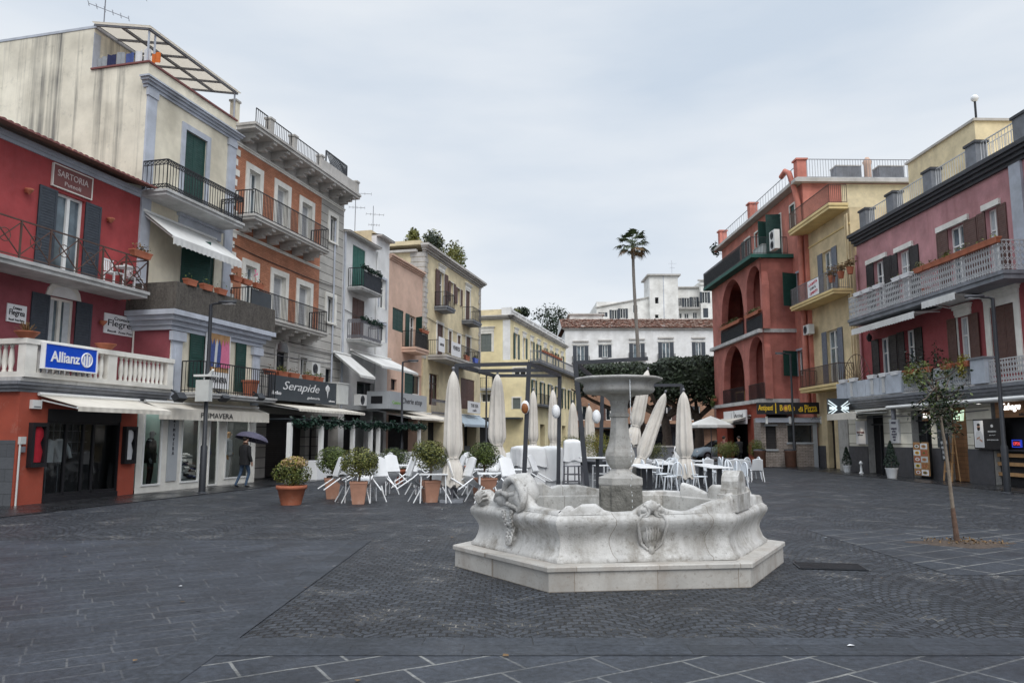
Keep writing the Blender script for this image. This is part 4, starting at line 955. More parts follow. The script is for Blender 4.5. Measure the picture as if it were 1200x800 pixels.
m = MB(); m.box(.1, 1.55, -.93, -.9, zs2+.22, zs2+1.15, 'sign_slate'); b.part('balcony_screen', m)
for k, (px, cl) in enumerate(((277, 'leaf_mid'), (289, 'leaf_olive'), (303, 'leaf_dark'))):
    u = F.p(px, 345, 1.0)[0]; planter_box(F, u, -.96, zs2+1.2, .55, ['terracotta flower box at the left end of the brick house balcony', 'terracotta flower box in the middle of three beside the willow screen', 'terracotta flower box with a pink windmill beside the willow screen'][k], PB, cl, 16)
u = F.p(300, 340, 1.0)[0]; t = F.thing('toy_windmill', 'pink toy windmill stuck in a terracotta flower box', 'toy windmill', u, -.96, zs2+1.36); m = MB(); m.tube([(0, 0, 0), (0, 0, .25)], .01, 'wood_light', 4); m.build('stick', t); m = MB()
for a in range(4): m.poly([(0, 0, .35), (.12*math.cos(a*1.57), -.02, .35+.2*math.sin(a*1.57)), (.16*math.cos(a*1.57+.6), 0, .35+.25*math.sin(a*1.57+.6))], 'cloth_pink')
m.build('sail', t)
# first floor terrace box sign
x0, x1 = F.p(314, 453, 1.3)[0], F.p(392, 462, 1.3)[0]; zA, zBm = F.p(350, 443.5, 1.3)[1], F.p(350, 471, 1.3)[1]
m = MB(); m.box(x0, x1, -1.28, .0, zBm+.05, zBm+.25, 'slab_concrete'); b.part('terrace', m)
t = sign(F, 'ice_cream_shop_sign', 'long slate box sign with white script lettering under a row of flower pots', x0, x1, zBm, zA, -1.29, 'sign_slate', .1, [('Serapide', .44, .58, .54, .46, 'ink_grey', .35), ('gelateria', .62, .2, .2, .14, 'ink_grey', .2), ('Bar&co', .085, .3, .12, .15, 'paper_white', .2), ('caffetteria', .92, .16, .1, .08, 'paper_white')])
m = MB(); cx, cz = (x1-x0)*.345, (zA-zBm)*.58
for k in range(3): m.ball((cx+(k-1)*.1, -.11, cz+.12+.06*(k == 1)), (.1, .02, .12), 'ink_grey', 10, 6)
m.poly([(cx-.1, -.112, cz+.05), (cx, -.112, cz-.32), (cx+.1, -.112, cz+.05)], 'ink_grey'); m.build('emblem', t)
PT = 'pots on top of the slate ice cream sign'
for k, (px, pm) in enumerate(((316, 'leaf_brown'), (330, 'leaf_olive'), (344, 'leaf_brown'), (361, 'leaf_olive'), (373, 'leaf_mid'))):
    u = F.p(px, 440, 1.2)[0]; planter_box(F, u, -1.2, zA+.01, .72, ['nearly bare terracotta box at the left end of the slate sign', 'terracotta box of tall green herbs above the slate sign script', 'low terracotta box of dry stems at the middle of the slate sign', 'terracotta box of bushy herbs right of the middle of the slate sign', 'terracotta box with small plants at the right end of the slate sign'][k], PT, pm, [8, 90, 30, 80, 40][k])
ac_unit(F, F.p(369, 432, .3)[0], -.05, F.p(369, 439, .3)[1], 'white air conditioner on the wall behind the flower boxes of the slate sign')
b.awning(F.p(311, 478, 1.0)[0], F.p(393, 486, 1.0)[0], zBm+.05, zBm-.35, 2.3, 'awning_cream', .1, -.2, scallop=False)
# ------------------------------------------------------------------ L4 white house
F = Fac(lpt(T3, SB), lpt(T4, SB)); W4 = F.L; um = F.p(440, 330)[0]
BL4 = b = Bld(F, 'white_house', 'narrow white house with two small balconies draped in garlands and slanted shop awnings', 'house')
zr = (F.p(404, 268, .3)[1]+F.p(442, 290, .3)[1])/2; zr2 = (F.p(442, 273, .3)[1]+F.p(460, 284, .3)[1])/2
b1 = F.p(428, 341, .75)[1]; b2 = F.p(427, 401, .75)[1]; print('L4', zr, zr2, b1, b2, W4)
q = F.rect(413, 428, 290, 330); b.window((q[0], q[1], b1+.15, q[3]), shut='closed', smat='bright_green_shutter')
q = F.rect(412.5, 427, 350, 390); b.window((q[0], q[1], b2+.15, q[3]), shut='closed', smat='brown_shutter')
for q in ((444, 452, 327, 361), (444, 452, 380, 400)): b.window(F.rect(*q), trim='grey_trim', tw=.12)
q = F.rect(418, 440, 448, 470); b.window(q, frame='steel_dark', transom=False)
b.ops.append((.6, W4-.4, 0, 3.1, .8))
mb = MB(); wall(mb, 0, um, 0, zr, b.ops, 'white_stucco'); wall(mb, um, W4-.003, 0, zr2, b.ops, 'white_stucco'); shell(mb, 0, um, 0, 9, 0, zr, 'white_stucco', None); shell(mb, um, W4-.003, 0, 9, 0, zr2, 'white_stucco', None); b.part('wall', mb)
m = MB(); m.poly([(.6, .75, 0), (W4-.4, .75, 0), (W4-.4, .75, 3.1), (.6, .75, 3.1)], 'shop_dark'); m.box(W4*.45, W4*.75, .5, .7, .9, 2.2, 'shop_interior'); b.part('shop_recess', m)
m = MB(); m.box(0, um, -.35, 5, zr, zr+.08, 'grey_cornice'); m.poly([(0, -.38, zr+.082), (um, -.38, zr+.082), (um, 9, zr+1.5), (0, 9, zr+1.5)], 'roof_tile'); m.box(um+.02, W4, -.35, 5, zr2, zr2+.08, 'grey_cornice'); m.poly([(um+.02, -.38, zr2+.082), (W4, -.38, zr2+.082), (W4, 9, zr2+1.5), (um+.02, 9, zr2+1.5)], 'roof_tile'); m.box(um-.05, um+.9, .3, 2.2, zr, zr2+.35, 'peeling_cream'); b.part('roof', m)
for (zz, uu, pm, st) in ((b1, (F.p(407, 340, 0)[0], F.p(446, 345, .75)[0]), 'slate_shutter', 'bars'), (b2, (F.p(406, 400, 0)[0], F.p(446, 404, .75)[0]), 'grey_iron', 'ornate')):
    b.balcony(None, None, .8, .15, 'slab_concrete', 'black_iron' if st == 'bars' else 'grey_iron', 1.0, st, u=uu, z=zz, gap=.1)
    t = F.thing('garland', 'dark green tinsel garland on the upper balcony rail of the white house' if zz == b1 else 'dark green tinsel garland on the lower balcony rail of the white house', 'garland', uu[0], -.8, zz+1.15); m = MB()
    for k in range(420): u = rng.random()*(uu[1]-uu[0]); m.leaf(Vector((u, rng.gauss(0, .06), .05+.05*math.sin(u*4)+rng.gauss(0, .07))), .13, 'tinsel_green', rng)
    m.build('tinsel', t)
    if st == 'bars': m = MB(); m.box(uu[0]+.4, uu[1], -.765, -.75, zz+.2, zz+1.05, 'slate_shutter'); b.part('balcony_screen', m)
b.part('drain_pipe', (lambda m: (m.tube([(um+.05, -.08, zr-.1), (um+.05, -.08, 3.2)], .05, 'white_stucco', 6), m.tube([(.08, -.08, zr), (.08, -.08, 3)], .05, 'grey_trim', 6), m)[2])(MB()))
b.awning(.1-1.1, 1.9-1.1, F.p(388, 411, .3)[1], F.p(412, 437, 1.6)[1], 1.5, 'awning_white', .12, -.1, scallop=False)
b.awning(.9, W4+.1, F.p(420, 412, .2)[1], F.p(445, 430, 1.6)[1]+.05, 1.8, 'awning_white', .12, -.1, scallop=False)
antenna(F.w(.2, 1.5, zr), F.p(412, 212, -1.5)[1]-zr, 'thin television aerial rising from the left edge of the white house roof', 1.8, R(25))
antenna(F.w(um+.3, 1.5, zr2), F.p(440, 230, -1.5)[1]-zr2, 'television aerial on the right half of the white house roof', 1.5, R(10))
# ------------------------------------------------------------------ L5 salmon house
F = Fac(lpt(T4, SB), lpt(T5, SB)); W5 = F.L
b = Bld(F, 'salmon_house', 'low salmon pink house with dark green shutters and a potted balcony', 'house')
zr5 = (F.p(460, 303, .2)[1]+F.p(500, 326, .2)[1])/2; bb = F.p(485, 411, .9)[1]; print('L5', zr5, bb, W5)
b.window(F.rect(460, 473, 362, 388), shut='closed', smat='green_shutter')
q = F.rect(479, 487, 370, 395); b.window((q[0], q[1], bb+.15, q[3]), shut=('flat', 60), smat='green_shutter')
b.window(F.rect(474, 494, 438, 462), shut=('closed', None), smat='green_shutter', transom=False); b.window(F.rect(458, 465, 444, 457), frame='steel_dark', transom=False, mull=0)
b.ops.append((.3, W5-.3, 0, 3.0, .8))
b.finish('wall', 0, W5-.003, 0, zr5, 'salmon_stucco', 0, 9)
m = MB(); m.poly([(.3, .75, 0), (W5-.3, .75, 0), (W5-.3, .75, 3), (.3, .75, 3)], 'shop_dark'); b.part('shop_recess', m)
b.cornice(-.02, W5, zr5, [(.1, .06), (.12, .14), (.1, .24)], 'salmon_stucco', 0, ends=False)
bo, u0, u1, zt_ = b.balcony(None, None, .9, .3, 'salmon_stucco', 'black_iron', 1.0, 'bars', u=(F.p(471, 407, .0)[0], F.p(502, 414, .9)[0]), z=bb, gap=.09)
m = MB(); m.box(u0+.1, u1-.05, -.83, -.81, zt_+.05, zt_+.9, 'willow_screen'); b.part('balcony_screen', m)
planter_box(F, u1-.8, -.9, zt_+1.0, 1.3, 'long box of brown and red plants on the salmon house balcony', None, 'leaf_brown', 80)
# grey box sign of the corner shop (spans the white and salmon houses)
FG4 = Fac(lpt(T3, 0), lpt(T5, 0)); u0 = FG4.p(456.5, 466, .3)[0]; u1 = FG4.p(500, 474, .3)[0]
zA, zBm = FG4.p(478, 461, .3)[1], FG4.p(478, 480.5, .3)[1]
t = sign(FG4, 'shop_fascia', 'deep grey box sign wrapping the corner over the veranda with black lettering', u0, u1, zBm, zA, 1.0, 'sign_grey', 1.3, [('Cherie stop', .58, .5, .55, .42, 'ink', .15), ('Centro', .17, .38, .2, .2, 'ink_green')])
m = MB(); m.box(-(u1-u0)/2-.02, -(u1-u0)/2, -.9, -.25, (zA-zBm)*.3, (zA-zBm)*.72, 'sign_black'); m.build('plaque', t)
ac_unit(FG4, FG4.p(420, 470, -.5)[0], .55, FG4.p(420, 475, -.5)[1], 'white air conditioner left of the grey wrapped box sign')
t = FG4.thing('metal_cabinet', 'tall pale metal cabinet on the ledge between the slate sign and the air conditioner', 'cabinet', FG4.p(402, 465, 0)[0], .5, FG4.p(402, 473.5, 0)[1]); m = MB(); m.box(-.55, .55, -.5, .4, 0, .95, 'box_grey'); m.box(-.58, .58, -.53, .43, .951, 1.0, 'box_grey'); m.build('casing', t)
m = MB(); FGb = b
t2 = MB(); t2.poly([(0, 0, 0)]*3, 'awning_cream') if False else None
b.awning(F.p(462, 481, 1.0)[0]-.6, W5+.9, zBm+.02, zBm-.42, 2.0, 'awning_cream', .1, -.3, scallop=False)
b4l = MB(); u_ = FG4.p(425, 478, 0)[0]
# ------------------------------------------------------------------ L6 yellow house
F = Fac(lpt(T5, SB-.1), lpt(T6, SB-.1)); W6 = F.L
BL6 = b = Bld(F, 'yellow_house', 'tall yellow house with stone quoins, dark brown shutters and a planted roof garden', 'house')
z6 = (F.p(503, 290, .4)[1]+F.p(566, 331, .4)[1])/2; zb1 = F.p(522, 362, .9)[1]; zb2 = F.p(553, 378, .9)[1]; ztr = F.p(530, 423, 1.2)[1]; print('L6', z6, zb1, zb2, ztr, W6)
q = F.rect(514, 520, 319, 345); b.window((q[0], q[1], zb1+.15, q[3]), shut='flat', smat='brown_shutter', trim='white_trim', tw=.1, hood=.25, sw=.75)
for q in ((527, 531, 331, 354), (535, 539, 338, 357)): b.window(F.rect(*q), shut='flat', smat='brown_shutter', sw=.4, trim='white_trim', tw=.06)
q = F.rect(545.5, 550.5, 341, 366); b.window((q[0], q[1], zb1+.05, q[3]), shut='closed', smat='brown_shutter', trim='white_trim', hood=.25)
for (pa, pb, yt) in ((512, 519, 380), (525.5, 529, 388), (536, 539.5, 393), (546, 551, 395)): 
    q = F.rect(pa, pb, yt, yt+12); b.window((q[0], q[1], ztr+.15 if pa in (512, 546) else ztr+.9, F.p((pa+pb)/2, yt)[1]), shut='closed', smat='brown_shutter', trim='white_trim', tw=.18)
for (pa, pb, yt) in ((503, 514, 438), (540, 556, 444)):
    q = F.rect(pa, pb, yt, yt+20); b.window((q[0], q[1], ztr-3.0, F.p((pa+pb)/2, yt)[1]), shut='closed' if pa == 540 else None, smat='brown_shutter', glass='glass_dark', frame='brown_shutter')
for k in range(3): b.ops.append((W6*(.08+.3*k), W6*(.32+.3*k), 0, 2.7, .8))
b.finish('wall', 0, W6-.003, 0, z6-.3, 'yellow_stucco', 0, 11)
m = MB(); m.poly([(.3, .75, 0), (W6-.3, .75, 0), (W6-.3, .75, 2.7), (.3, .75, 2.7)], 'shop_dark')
for k in range(3): m.box(W6*(.1+.3*k), W6*(.3+.3*k), .4, .5, .2, 1.0, 'shop_interior')
b.part('shop_recess', m)
b.cornice(-.02, W6, z6-.3, [(.12, .08), (.14, .2), (.1, .34), (.16, .44)], 'grey_cornice', 0)
m = MB(); m.box(-.3, .02, .5, 10.5, z6-.3, z6-.14, 'grey_cornice'); b.part('side_cornice', m); m = MB(); m.box(-.1, W6, .3, 10.8, z6+.22, z6+.5, 'peeling_cream'); b.part('parapet', m)
mq = [MB(), MB(), MB()]; z = ztr; i = 0
while z < z6-.4:
    w = .62 if i % 2 else .45
    mq[0].box(-.03, w, -.05, -.001, z, z+.3, 'grey_cornice'); mq[1].box(W6-w, W6-.003, -.05, -.001, z, z+.3, 'grey_cornice'); mq[2].box(-.05, -.001, .0, 1.2-w*.4, z, z+.3, 'grey_cornice'); z += .34; i += 1
for m in mq: b.part('quoins', m)
b.balcony(None, None, .9, .28, 'slate_cornice', 'black_iron', 1.0, 'bars', u=(F.p(509, 358, 0)[0], F.p(533, 367, .9)[0]), z=zb1, gap=.13)
b.balcony(None, None, .9, .28, 'slate_cornice', 'black_iron', 1.0, 'bars', u=(F.p(541, 376, .0)[0], F.p(564, 380, .9)[0]), z=zb2, gap=.13)
bo, u0, u1, zt_ = b.balcony(None, None, 1.3, .3, 'grey_cornice', 'black_iron', 1.0, 'bars', u=(F.p(501, 420, .0)[0], F.p(561, 425, 1.2)[0]), z=ztr, gap=.13)
for k, (pa, pb) in enumerate(((514, 521), (529, 540))):
    q = F.rect(pa, pb, 404, 419, 1.32); sign(F, 'balcony_banner', ['plain white banner on the yellow house terrace rail', 'white banner with dark print on the yellow house terrace rail'][k], q[0], q[1], zt_+.05, zt_+1.0, -1.31, 'paper_white', .02, [('VENDESI', .5, .6, .7, .3, 'ink')] if k else [('AFFITTASI', .5, .5, .6, .18, 'ink')], cat='banner')
for k, px in enumerate((547, 557)): planter_box(F, F.p(px, 412, 1.2)[0], -1.2, zt_+.02, .9, ['dark potted shrub on the yellow house terrace, beside the printed banner', 'dark potted shrub at the far end of the yellow house terrace'][k], None, 'leaf_dark', 90, pot='sign_blue' if k else 'terracotta', h=.4)
b.awning(F.p(543, 489, .8)[0]-1, W6-.2, F.p(550, 486, .3)[1], F.p(550, 497, 1.0)[1], 1.2, 'awning_blue', .2, 0)
q = F.rect(551, 565, 470.5, 484, .8); sign(F, 'shop_sign', 'white shop sign with dark lettering on the yellow house beside the blue awning', q[0], q[1], q[2], q[3], -.6, 'paper_white', .06, [('THE SEA', .5, .65, .6, .3, 'ink'), ('café', .5, .25, .3, .2, 'ink')])
m = MB(); x0, x1 = F.p(506, 478, .6)[0], F.p(524, 480, .6)[0]; railing(m, [(x0, -.6), (x1, -.6)], F.p(515, 486, .6)[1], 1.0, 'grey_iron', 'ornate', .15); m.box(x0-.8, x1, -.62, -.001, F.p(515, 486, .6)[1]-.2, F.p(515, 486, .6)[1], 'slab_concrete'); b.part('terrace', m)
# roof garden: every shrub a thing
RG = 'shrubs of the roof garden on the yellow house'
for k, (u, r, zz, pm) in enumerate(((.3, .5, .6, 'leaf_olive'), (1.4, .35, .8, 'leaf_mid'), (2.6, .9, .75, 'leaf_olive'), (4.0, 1.1, 1.0, 'leaf_dark'), (5.4, 1.3, 1.25, 'leaf_olive'), (7.2, 1.3, 1.3, 'leaf_dark'), (9.0, 1.25, 1.3, 'leaf_olive'), (11.0, 1.25, 1.35, 'leaf_mid'))):
    t = F.thing('roof_shrub', ['olive shrub at the street corner of the roof garden', 'pale leafy shrub left of the aerial on the yellow roof', 'thin upright shrub on the yellow roof', 'dense dark shrub at the middle of the roof garden', 'tallest olive shrub of the roof garden', 'dark spreading shrub right of the tallest roof shrub', 'feathery olive shrub near the far end of the roof', 'low palm like shrub overhanging the far roof corner'][k], 'shrub', max(.3, u), .9+(k % 3)*.5, z6+.35, RG)
    m = MB(); m.leaves((0, 0, zz), (r, r*.7, zz*.95), int(520*r), .22, pm, rng, .2); m.build('foliage', t); m = MB(); m.tube([(0, 0, 0), (.1, 0, zz)], [.06, .03], 'bark', 5); m.build('trunk', t)
antenna(F.w(.5, 4, z6+.3), 3.0, 'small television aerial among the roof garden shrubs', 1.2, R(15))

# cables and pipes along the left fronts
def cable(bld, pts, mt='sign_black', r=.018):
    m = MB(); out = []
    for (a, b_) in zip(pts, pts[1:]):
        n = 8
        for i in range(n): f = i/n; out.append((a[0]+(b_[0]-a[0])*f, a[1]+(b_[1]-a[1])*f, a[2]+(b_[2]-a[2])*f-.035*math.sin(math.pi*f)*abs(b_[0]-a[0])/4))
    out.append(pts[-1]); m.tube(out, r, mt, 5); o = m.build('cable', bld.o); return o
cable(BL3, [(.1, -.04, 9.2), (4.0, -.04, 9.1), (8.7, -.04, 9.15)]); cable(BL3, [(8.6, -.05, 12.5), (8.62, -.05, 4.2), (8.3, -.05, 3.6)], 'grey_trim', .05); cable(BL3, [(.05, -.04, 5.3), (3.0, -.04, 5.2), (8.7, -.04, 5.3)], 'grey_iron')
cable(BL4, [(.2, -.04, 8.2), (3.5, -.04, 8.0), (5.7, -.04, 8.3)]); cable(BL6, [(.3, -.04, 9.6), (6, -.04, 9.4), (13, -.04, 9.6)])
# ------------------------------------------------------------------ L7 long yellow palazzo at the end of the left row
ORD = ['first', 'second', 'third', 'fourth', 'fifth', 'sixth', 'seventh', 'eighth', 'ninth', 'tenth']
YC = 75.0; c0 = at(598, 440, YC); D7 = Vector((.279, 1)).normalized(); N7 = Vector((-D7.y, D7.x)); c0 = Vector((c0.x, c0.y))
FE = Fac(c0+N7*9, c0); FS = Fac(c0, c0+D7*27)
b = Bld(FE, 'yellow_palazzo', 'long pale yellow palazzo with roof balustrade and many shuttered windows, behind the pergola', 'palazzo')
z7 = FE.p(597, 374)[1]; zb7 = FE.p(590, 362)[1]; zl = FE.p(600, 422)[1]; print('L7', z7, zb7, zl)
WE = FE.L; pr = 1.9
for q in ((563.5, 576, 391, 412), (564, 576, 430, 442)): 
    b.window(FE.rect(*q), shut='closed' if q[2] == 391 else None, smat='olive_shutter', trim='white_trim', tw=.25, hood=.3 if q[2] == 391 else None)
ops7 = list(b.ops); b.ops = []
mb = MB(); wall(mb, 0, WE, 0, z7, ops7, 'palazzo_yellow')
mb.box(0, WE-.001, 8, 8.05, 0, z7, 'palazzo_yellow') if False else None
b.part('end_wall', mb)
m = MB(); m.box(WE-.75, WE+.002, -.06, .0, zl, z7-.05, 'white_stucco'); b.part('corner_strip', m)
b.cornice(0, WE, z7, [(.15, .1), (.15, .3), (.12, .42)], 'grey_cornice')
m = MB(); m.box(.1, WE, .05, .25, z7+.43, zb7, 'peeling_cream'); m.box(WE-.9, WE+.02, -.02, .35, z7+.43, zb7+.15, 'white_stucco'); b.part('parapet', m)
q = FE.rect(562, 580, 443, 455, .8); b.balcony(None, None, .9, .25, 'slab_concrete', 'black_iron', 1.0, 'bars', u=(q[0], q[1]), z=q[2]-.2, gap=.15)
# lower block reaching further into the street
m = MB(); lo = []
for q in ((602, 616, 431, 439), (601, 610, 466, 479), (564, 576, 461, 471)):
    r = FE.rect(*q, .4); b.window((r[0], r[1], r[2], r[3]), smat='olive_shutter', shut='closed' if q[0] == 601 else None, trim='white_trim', tw=.12, y=-.4)
wall(m, 0, WE+pr, 0, zl, b.ops, 'palazzo_yellow', -.4); m.poly([(0, -.4, zl), (WE+pr, -.4, zl), (WE+pr, .5, zl), (0, .5, zl)], 'roof_flat'); b.part('lower_wall', m)
m = MB(); m.box(0, WE+pr-.5, -1.6, -.42, 3.4, 3.55, 'sign_slate'); m.box(WE-3.4, WE-1.4, -.6, -.41, 0, 3.3, 'shop_dark'); m.box(0, WE-3.8, -.6, -.41, .2, 3.2, 'shop_dark'); b.part('shop_front', m)
side = FS.root('palazzo_side', '', '') if False else None
class Sub(Bld):
    def __init__(s, F, parent):      # a second facade of the same building
        s.F = F; s.ops = []; s.par = parent
        s.o = bpy.data.objects.new('street_wing', None); C.objects.link(s.o); s.o.parent = parent.o
        M_ = Matrix.Translation(Vector((F.A.x, F.A.y, 0))) @ Matrix.Rotation(F.rz, 4, 'Z'); P_ = Matrix.Translation(Vector((parent.F.A.x, parent.F.A.y, 0))) @ Matrix.Rotation(parent.F.rz, 4, 'Z')
        s.mb = None; s.M = P_.inverted() @ M_
        s.o.location = s.M.to_translation(); s.o.rotation_euler = (0, 0, F.rz-parent.F.rz)
    def close(s):                     # flatten: parts hang directly on the building
        for ch in list(s.o.children):
            ch.parent = s.par.o; ch.location = s.M.to_translation(); ch.rotation_euler = s.o.rotation_euler
        bpy.data.objects.remove(s.o)
s7 = Sub(FS, b); LS = FS.L
for k in range(8):
    u = 1.6+k*3.2; s7.window((u, u+1.1, zl+.3 if k % 2 else zl+.3, zl+2.9), shut=(None, 'flat') if k % 3 else 'flat', smat='green_shutter', trim='white_trim', tw=.15, hood=.3, transom=False)
    t = MB(); t.lathe([(.5, 0), (.5, .12)], 'white_trim', 12, (u+.55, -.05, zl+3.6)); 
mb = MB(); wall(mb, 0, LS, zl-.1, z7, s7.ops, 'palazzo_yellow'); shell(mb, .6, LS, 0, 8.4, zl-.1, z7+.4, 'palazzo_yellow'); s7.part('wall', mb)
s7.ops = []
for k in range(7):
    u = 1.2+k*3.6; s7.window((u, u+1.2, 5.0, 7.3), shut='flat', smat='green_shutter', trim='white_trim', y=-pr, transom=False, sw=.5); s7.ops.append((u-.3, u+1.8, 0, 3.0, .5))
mb = MB(); wall(mb, 0, LS, 0, zl-.1, s7.ops, 'palazzo_yellow', -pr, .5); mb.poly([(0, -pr, zl-.1), (LS, -pr, zl-.1), (LS, 0, zl-.1), (0, 0, zl-.1)], 'slab_concrete'); mb.poly([(0, -pr+.5, 0), (LS, -pr+.5, 0), (LS, -pr+.5, 3.1), (0, -pr+.5, 3.1)], 'shop_dark'); s7.part('lower_wall', mb)
s7.cornice(0, LS, z7, [(.15, .1), (.15, .3), (.12, .42)], 'grey_cornice')
s7.balcony(None, None, .9, .25, 'slate_cornice', 'grey_iron', 1.0, 'ornate', y=-pr, u=(.3, LS-.3), z=zl-.3, gap=.2)
s7.balcony(None, None, .9, .2, 'slate_cornice', 'black_iron', 1.0, 'bars', y=-pr, u=(1, LS*.4), z=4.7, gap=.15)
m = MB(); m.box(.1, LS, .1, .35, z7+.43, z7+.6, 'white_stucco'); m.box(.1, LS, .05, .4, zb7-.05, zb7+.1, 'white_stucco')
k = 0
while k*.35 < LS-.3:
    m.box(.15+k*.35, .3+k*.35, .14, .3, z7+.6, zb7-.05, 'white_stucco') if k % 9 else m.box(.1+k*.35, .5+k*.35, .08, .38, z7+.6, zb7-.05, 'white_stucco'); k += 1
s7.part('roof_balustrade', m); s7.close()
RT = 'shrubs on the roof terrace of the yellow palazzo'
for k, (u, r) in enumerate(((4.5, .75), (6.5, .95), (8.5, .7))):
    t = FS.thing('roof_shrub', ['round shrub nearest on the palazzo roof terrace', 'pointed larger shrub on the palazzo roof terrace', 'small spreading shrub farthest on the palazzo roof terrace'][k], 'shrub', u, 1.5, z7+.4, RT); m = MB(); m.leaves((0, 0, 1.15*r), (r, r, 1.0*r), 300, .24, ['leaf_brown', 'leaf_olive', 'leaf_dark'][k], rng, .2); m.build('foliage', t); m = MB(); m.tube([(0, 0, 0), (0, 0, 1.6*r)], .07, 'bark', 5); m.build('trunk', t)
for k in range(10):
    u = 2.2+k*.95; z = zl+.95; planter_box(FS, u, -pr-.9, z, .55, 'small terracotta flower box on the long palazzo balcony, %s from its near end' % ORD[k], 'flower boxes along the palazzo balcony', 'leaf_brown', 18)
# ------------------------------------------------------------------ C1 white palazzo across the end of the square
A = at(662, 400, 110); B = at(872, 400, 110); F = Fac((A.x, A.y), (B.x, B.y))
b = Bld(F, 'white_palazzo', 'wide white palazzo with red tiled roof and five dark shuttered windows closing the square', 'palazzo')
z1 = F.p(750, 387)[1]; zr = F.p(750, 373)[1]; print('C1', z1, zr, F.L)
for (xa, xb, yt, yb_) in ((676, 685, 405, 425), (706, 712, 404, 418.5), (742, 751, 402.5, 421), (776, 785, 401, 422), (815.5, 822, 401, 421)):
    r = F.rect(xa, xb, yt, yb_); b.window(r, shut='flat', smat='slate_shutter', glass='glass_blue', transom=False, sw=.55, sill='slate_cornice')
    h = MB(); h.box(r[0]-.6, r[1]+.6, -.25, -.002, r[3]+.55, r[3]+.72, 'grey_cornice'); h.box(r[0]-.7, r[1]+.7, -.08, -.003, r[3]+.1, r[3]+.2, 'white_trim'); b.part('window_hood', h)
    if xb-xa > 7: b.balcony(None, None, .6, .15, 'slate_cornice', 'black_iron', .9, 'bars', u=(r[0]-.7, r[1]+.7), z=r[2]-.15, gap=.2)
for k in range(5): b.window((1.5+k*4.6, 2.7+k*4.6, 4.5, 7.2), shut='flat', smat='slate_shutter', transom=False, sw=.55)
b.finish('wall', 0, F.L, 0, z1, 'white_stucco', 0, 11)
b.cornice(0, F.L, z1, [(.15, .15), (.15, .35)], 'grey_cornice')
m = MB(); n = 90
zz = [z1+.3, zr+.55]
rows = [[], []]
for i in range(n*4+1):
    x = -.5+(F.L+1)*i/(n*4); w = .06*math.cos(i*math.pi/2)
    rows[0].append((x, -.5, zz[0]+w+.02)); rows[1].append((x, 4.5, zz[1]+w))
m.grid(rows, 'roof_tile', False)
for k in range(1500):
    x = rng.uniform(-.4, F.L+.4); t_ = rng.random(); y = -.5+5*t_; z = zz[0]+(zz[1]-zz[0])*t_+.09
    m.poly([(x-.13, y-.2, z), (x+.13, y-.2, z), (x+.12, y+.2, z+.1), (x-.12, y+.2, z+.1)], 'roof_tile_pale' if k % 2 else 'roof_tile')
m.poly([(-.5, 4.5, zz[1]), (F.L+.5, 4.5, zz[1]), (F.L+.5, 10.5, z1+.3), (-.5, 10.5, z1+.3)], 'roof_tile'); m.poly([(-.5, -.5, zz[0]), (-.5, 10.5, zz[0]), (-.5, 4.5, zz[1])], 'white_stucco'); b.part('roof', m)
for px in (683, 716, 778): 
    u, z = F.p(px, 383, 0); m = MB(); m.box(u-.25, u+.25, .4, 1.1, z1+.35, z1+.8, 'white_stucco'); b.part('skylight', m)
q = F.rect(668, 706, 366, 376, -5); m = MB(); m.box(q[0], q[1], 5, 9, zr-.6, q[3]-.4, 'villa_white'); m.box(q[0]-.3, q[1]+.3, 4.7, 9.3, q[3]-.4, q[3]-.2, 'grey_cornice'); b.part('attic', m)
# ------------------------------------------------------------------ C2 villa on the rise behind
A = at(699, 350, 150); B = at(872, 350, 150); F = Fac((A.x, A.y), (B.x, B.y))
b = Bld(F, 'hillside_villa', 'large cream white villa with square stair tower on the rise behind the tiled roof', 'villa')
def V(px, py, out=0): return F.p(px, py, out)
zw0, zw1, ztw, zrc, zrb = V(700, 358)[1], V(752, 349)[1], V(776, 325)[1], V(805, 337)[1], V(830, 331)[1]
xs = [V(p_, 350)[0] for p_ in (699, 754, 760, 776, 793, 819, 872)]
for q in ((704, 709, 366, 371), (717, 723, 363, 374), (727, 733, 361.5, 373), (742, 747, 357.5, 366)): b.window(F.rect(*q), shut='flat' if q[0] != 742 else 'closed', smat='slate_shutter', transom=False, sw=.45)
m = MB(); wall(m, xs[0], xs[2], 0, zw1-.8, b.ops, 'villa_white'); shell(m, xs[0], xs[2], 0, 14, 0, zw1-.8, 'villa_white')
m.poly([(xs[0], -.002, zw0-.5), (xs[0], 10, zw0-.5), (xs[2], 10, zw1), (xs[2], -.002, zw1)], 'roof_flat'); m.poly([(xs[0], -.003, zw0-1.2), (xs[2], -.003, zw1-.8), (xs[2], -.003, zw1), (xs[0], -.003, zw0-.5)], 'villa_white')
b.part('left_wing', m); 
m = MB(); m.bar((xs[0]-.3, -.1, zw0-.4), (xs[2], -.1, zw1+.1), .35, 'grey_cornice', .22); b.part('eave', m)
b.ops = []; b.window(F.rect(766, 770, 350, 357), transom=False, trim='grey_trim'); b.window(F.rect(766, 770, 370, 374), transom=False, trim='grey_trim')
m = MB(); wall(m, xs[2], xs[4], 0, ztw, [o for o in b.ops], 'villa_white', -1.5); shell(m, xs[2], xs[4], -1.5, 5, 0, ztw, 'villa_white')
m.box(xs[2]-.5, xs[4]+.5, -2.0, 5.5, ztw, ztw+.3, 'grey_cornice'); m.bar((xs[3], -1.53, 0), (xs[3], -1.53, ztw), .12, 'grey_trim'); b.part('tower', m)
b.ops = []
for q in ((795, 799, 349, 359), (802, 808, 349, 361), (811, 816, 348, 360)): b.window(F.rect(*q), shut='flat', smat='slate_shutter', transom=False, sw=.45, y=0)
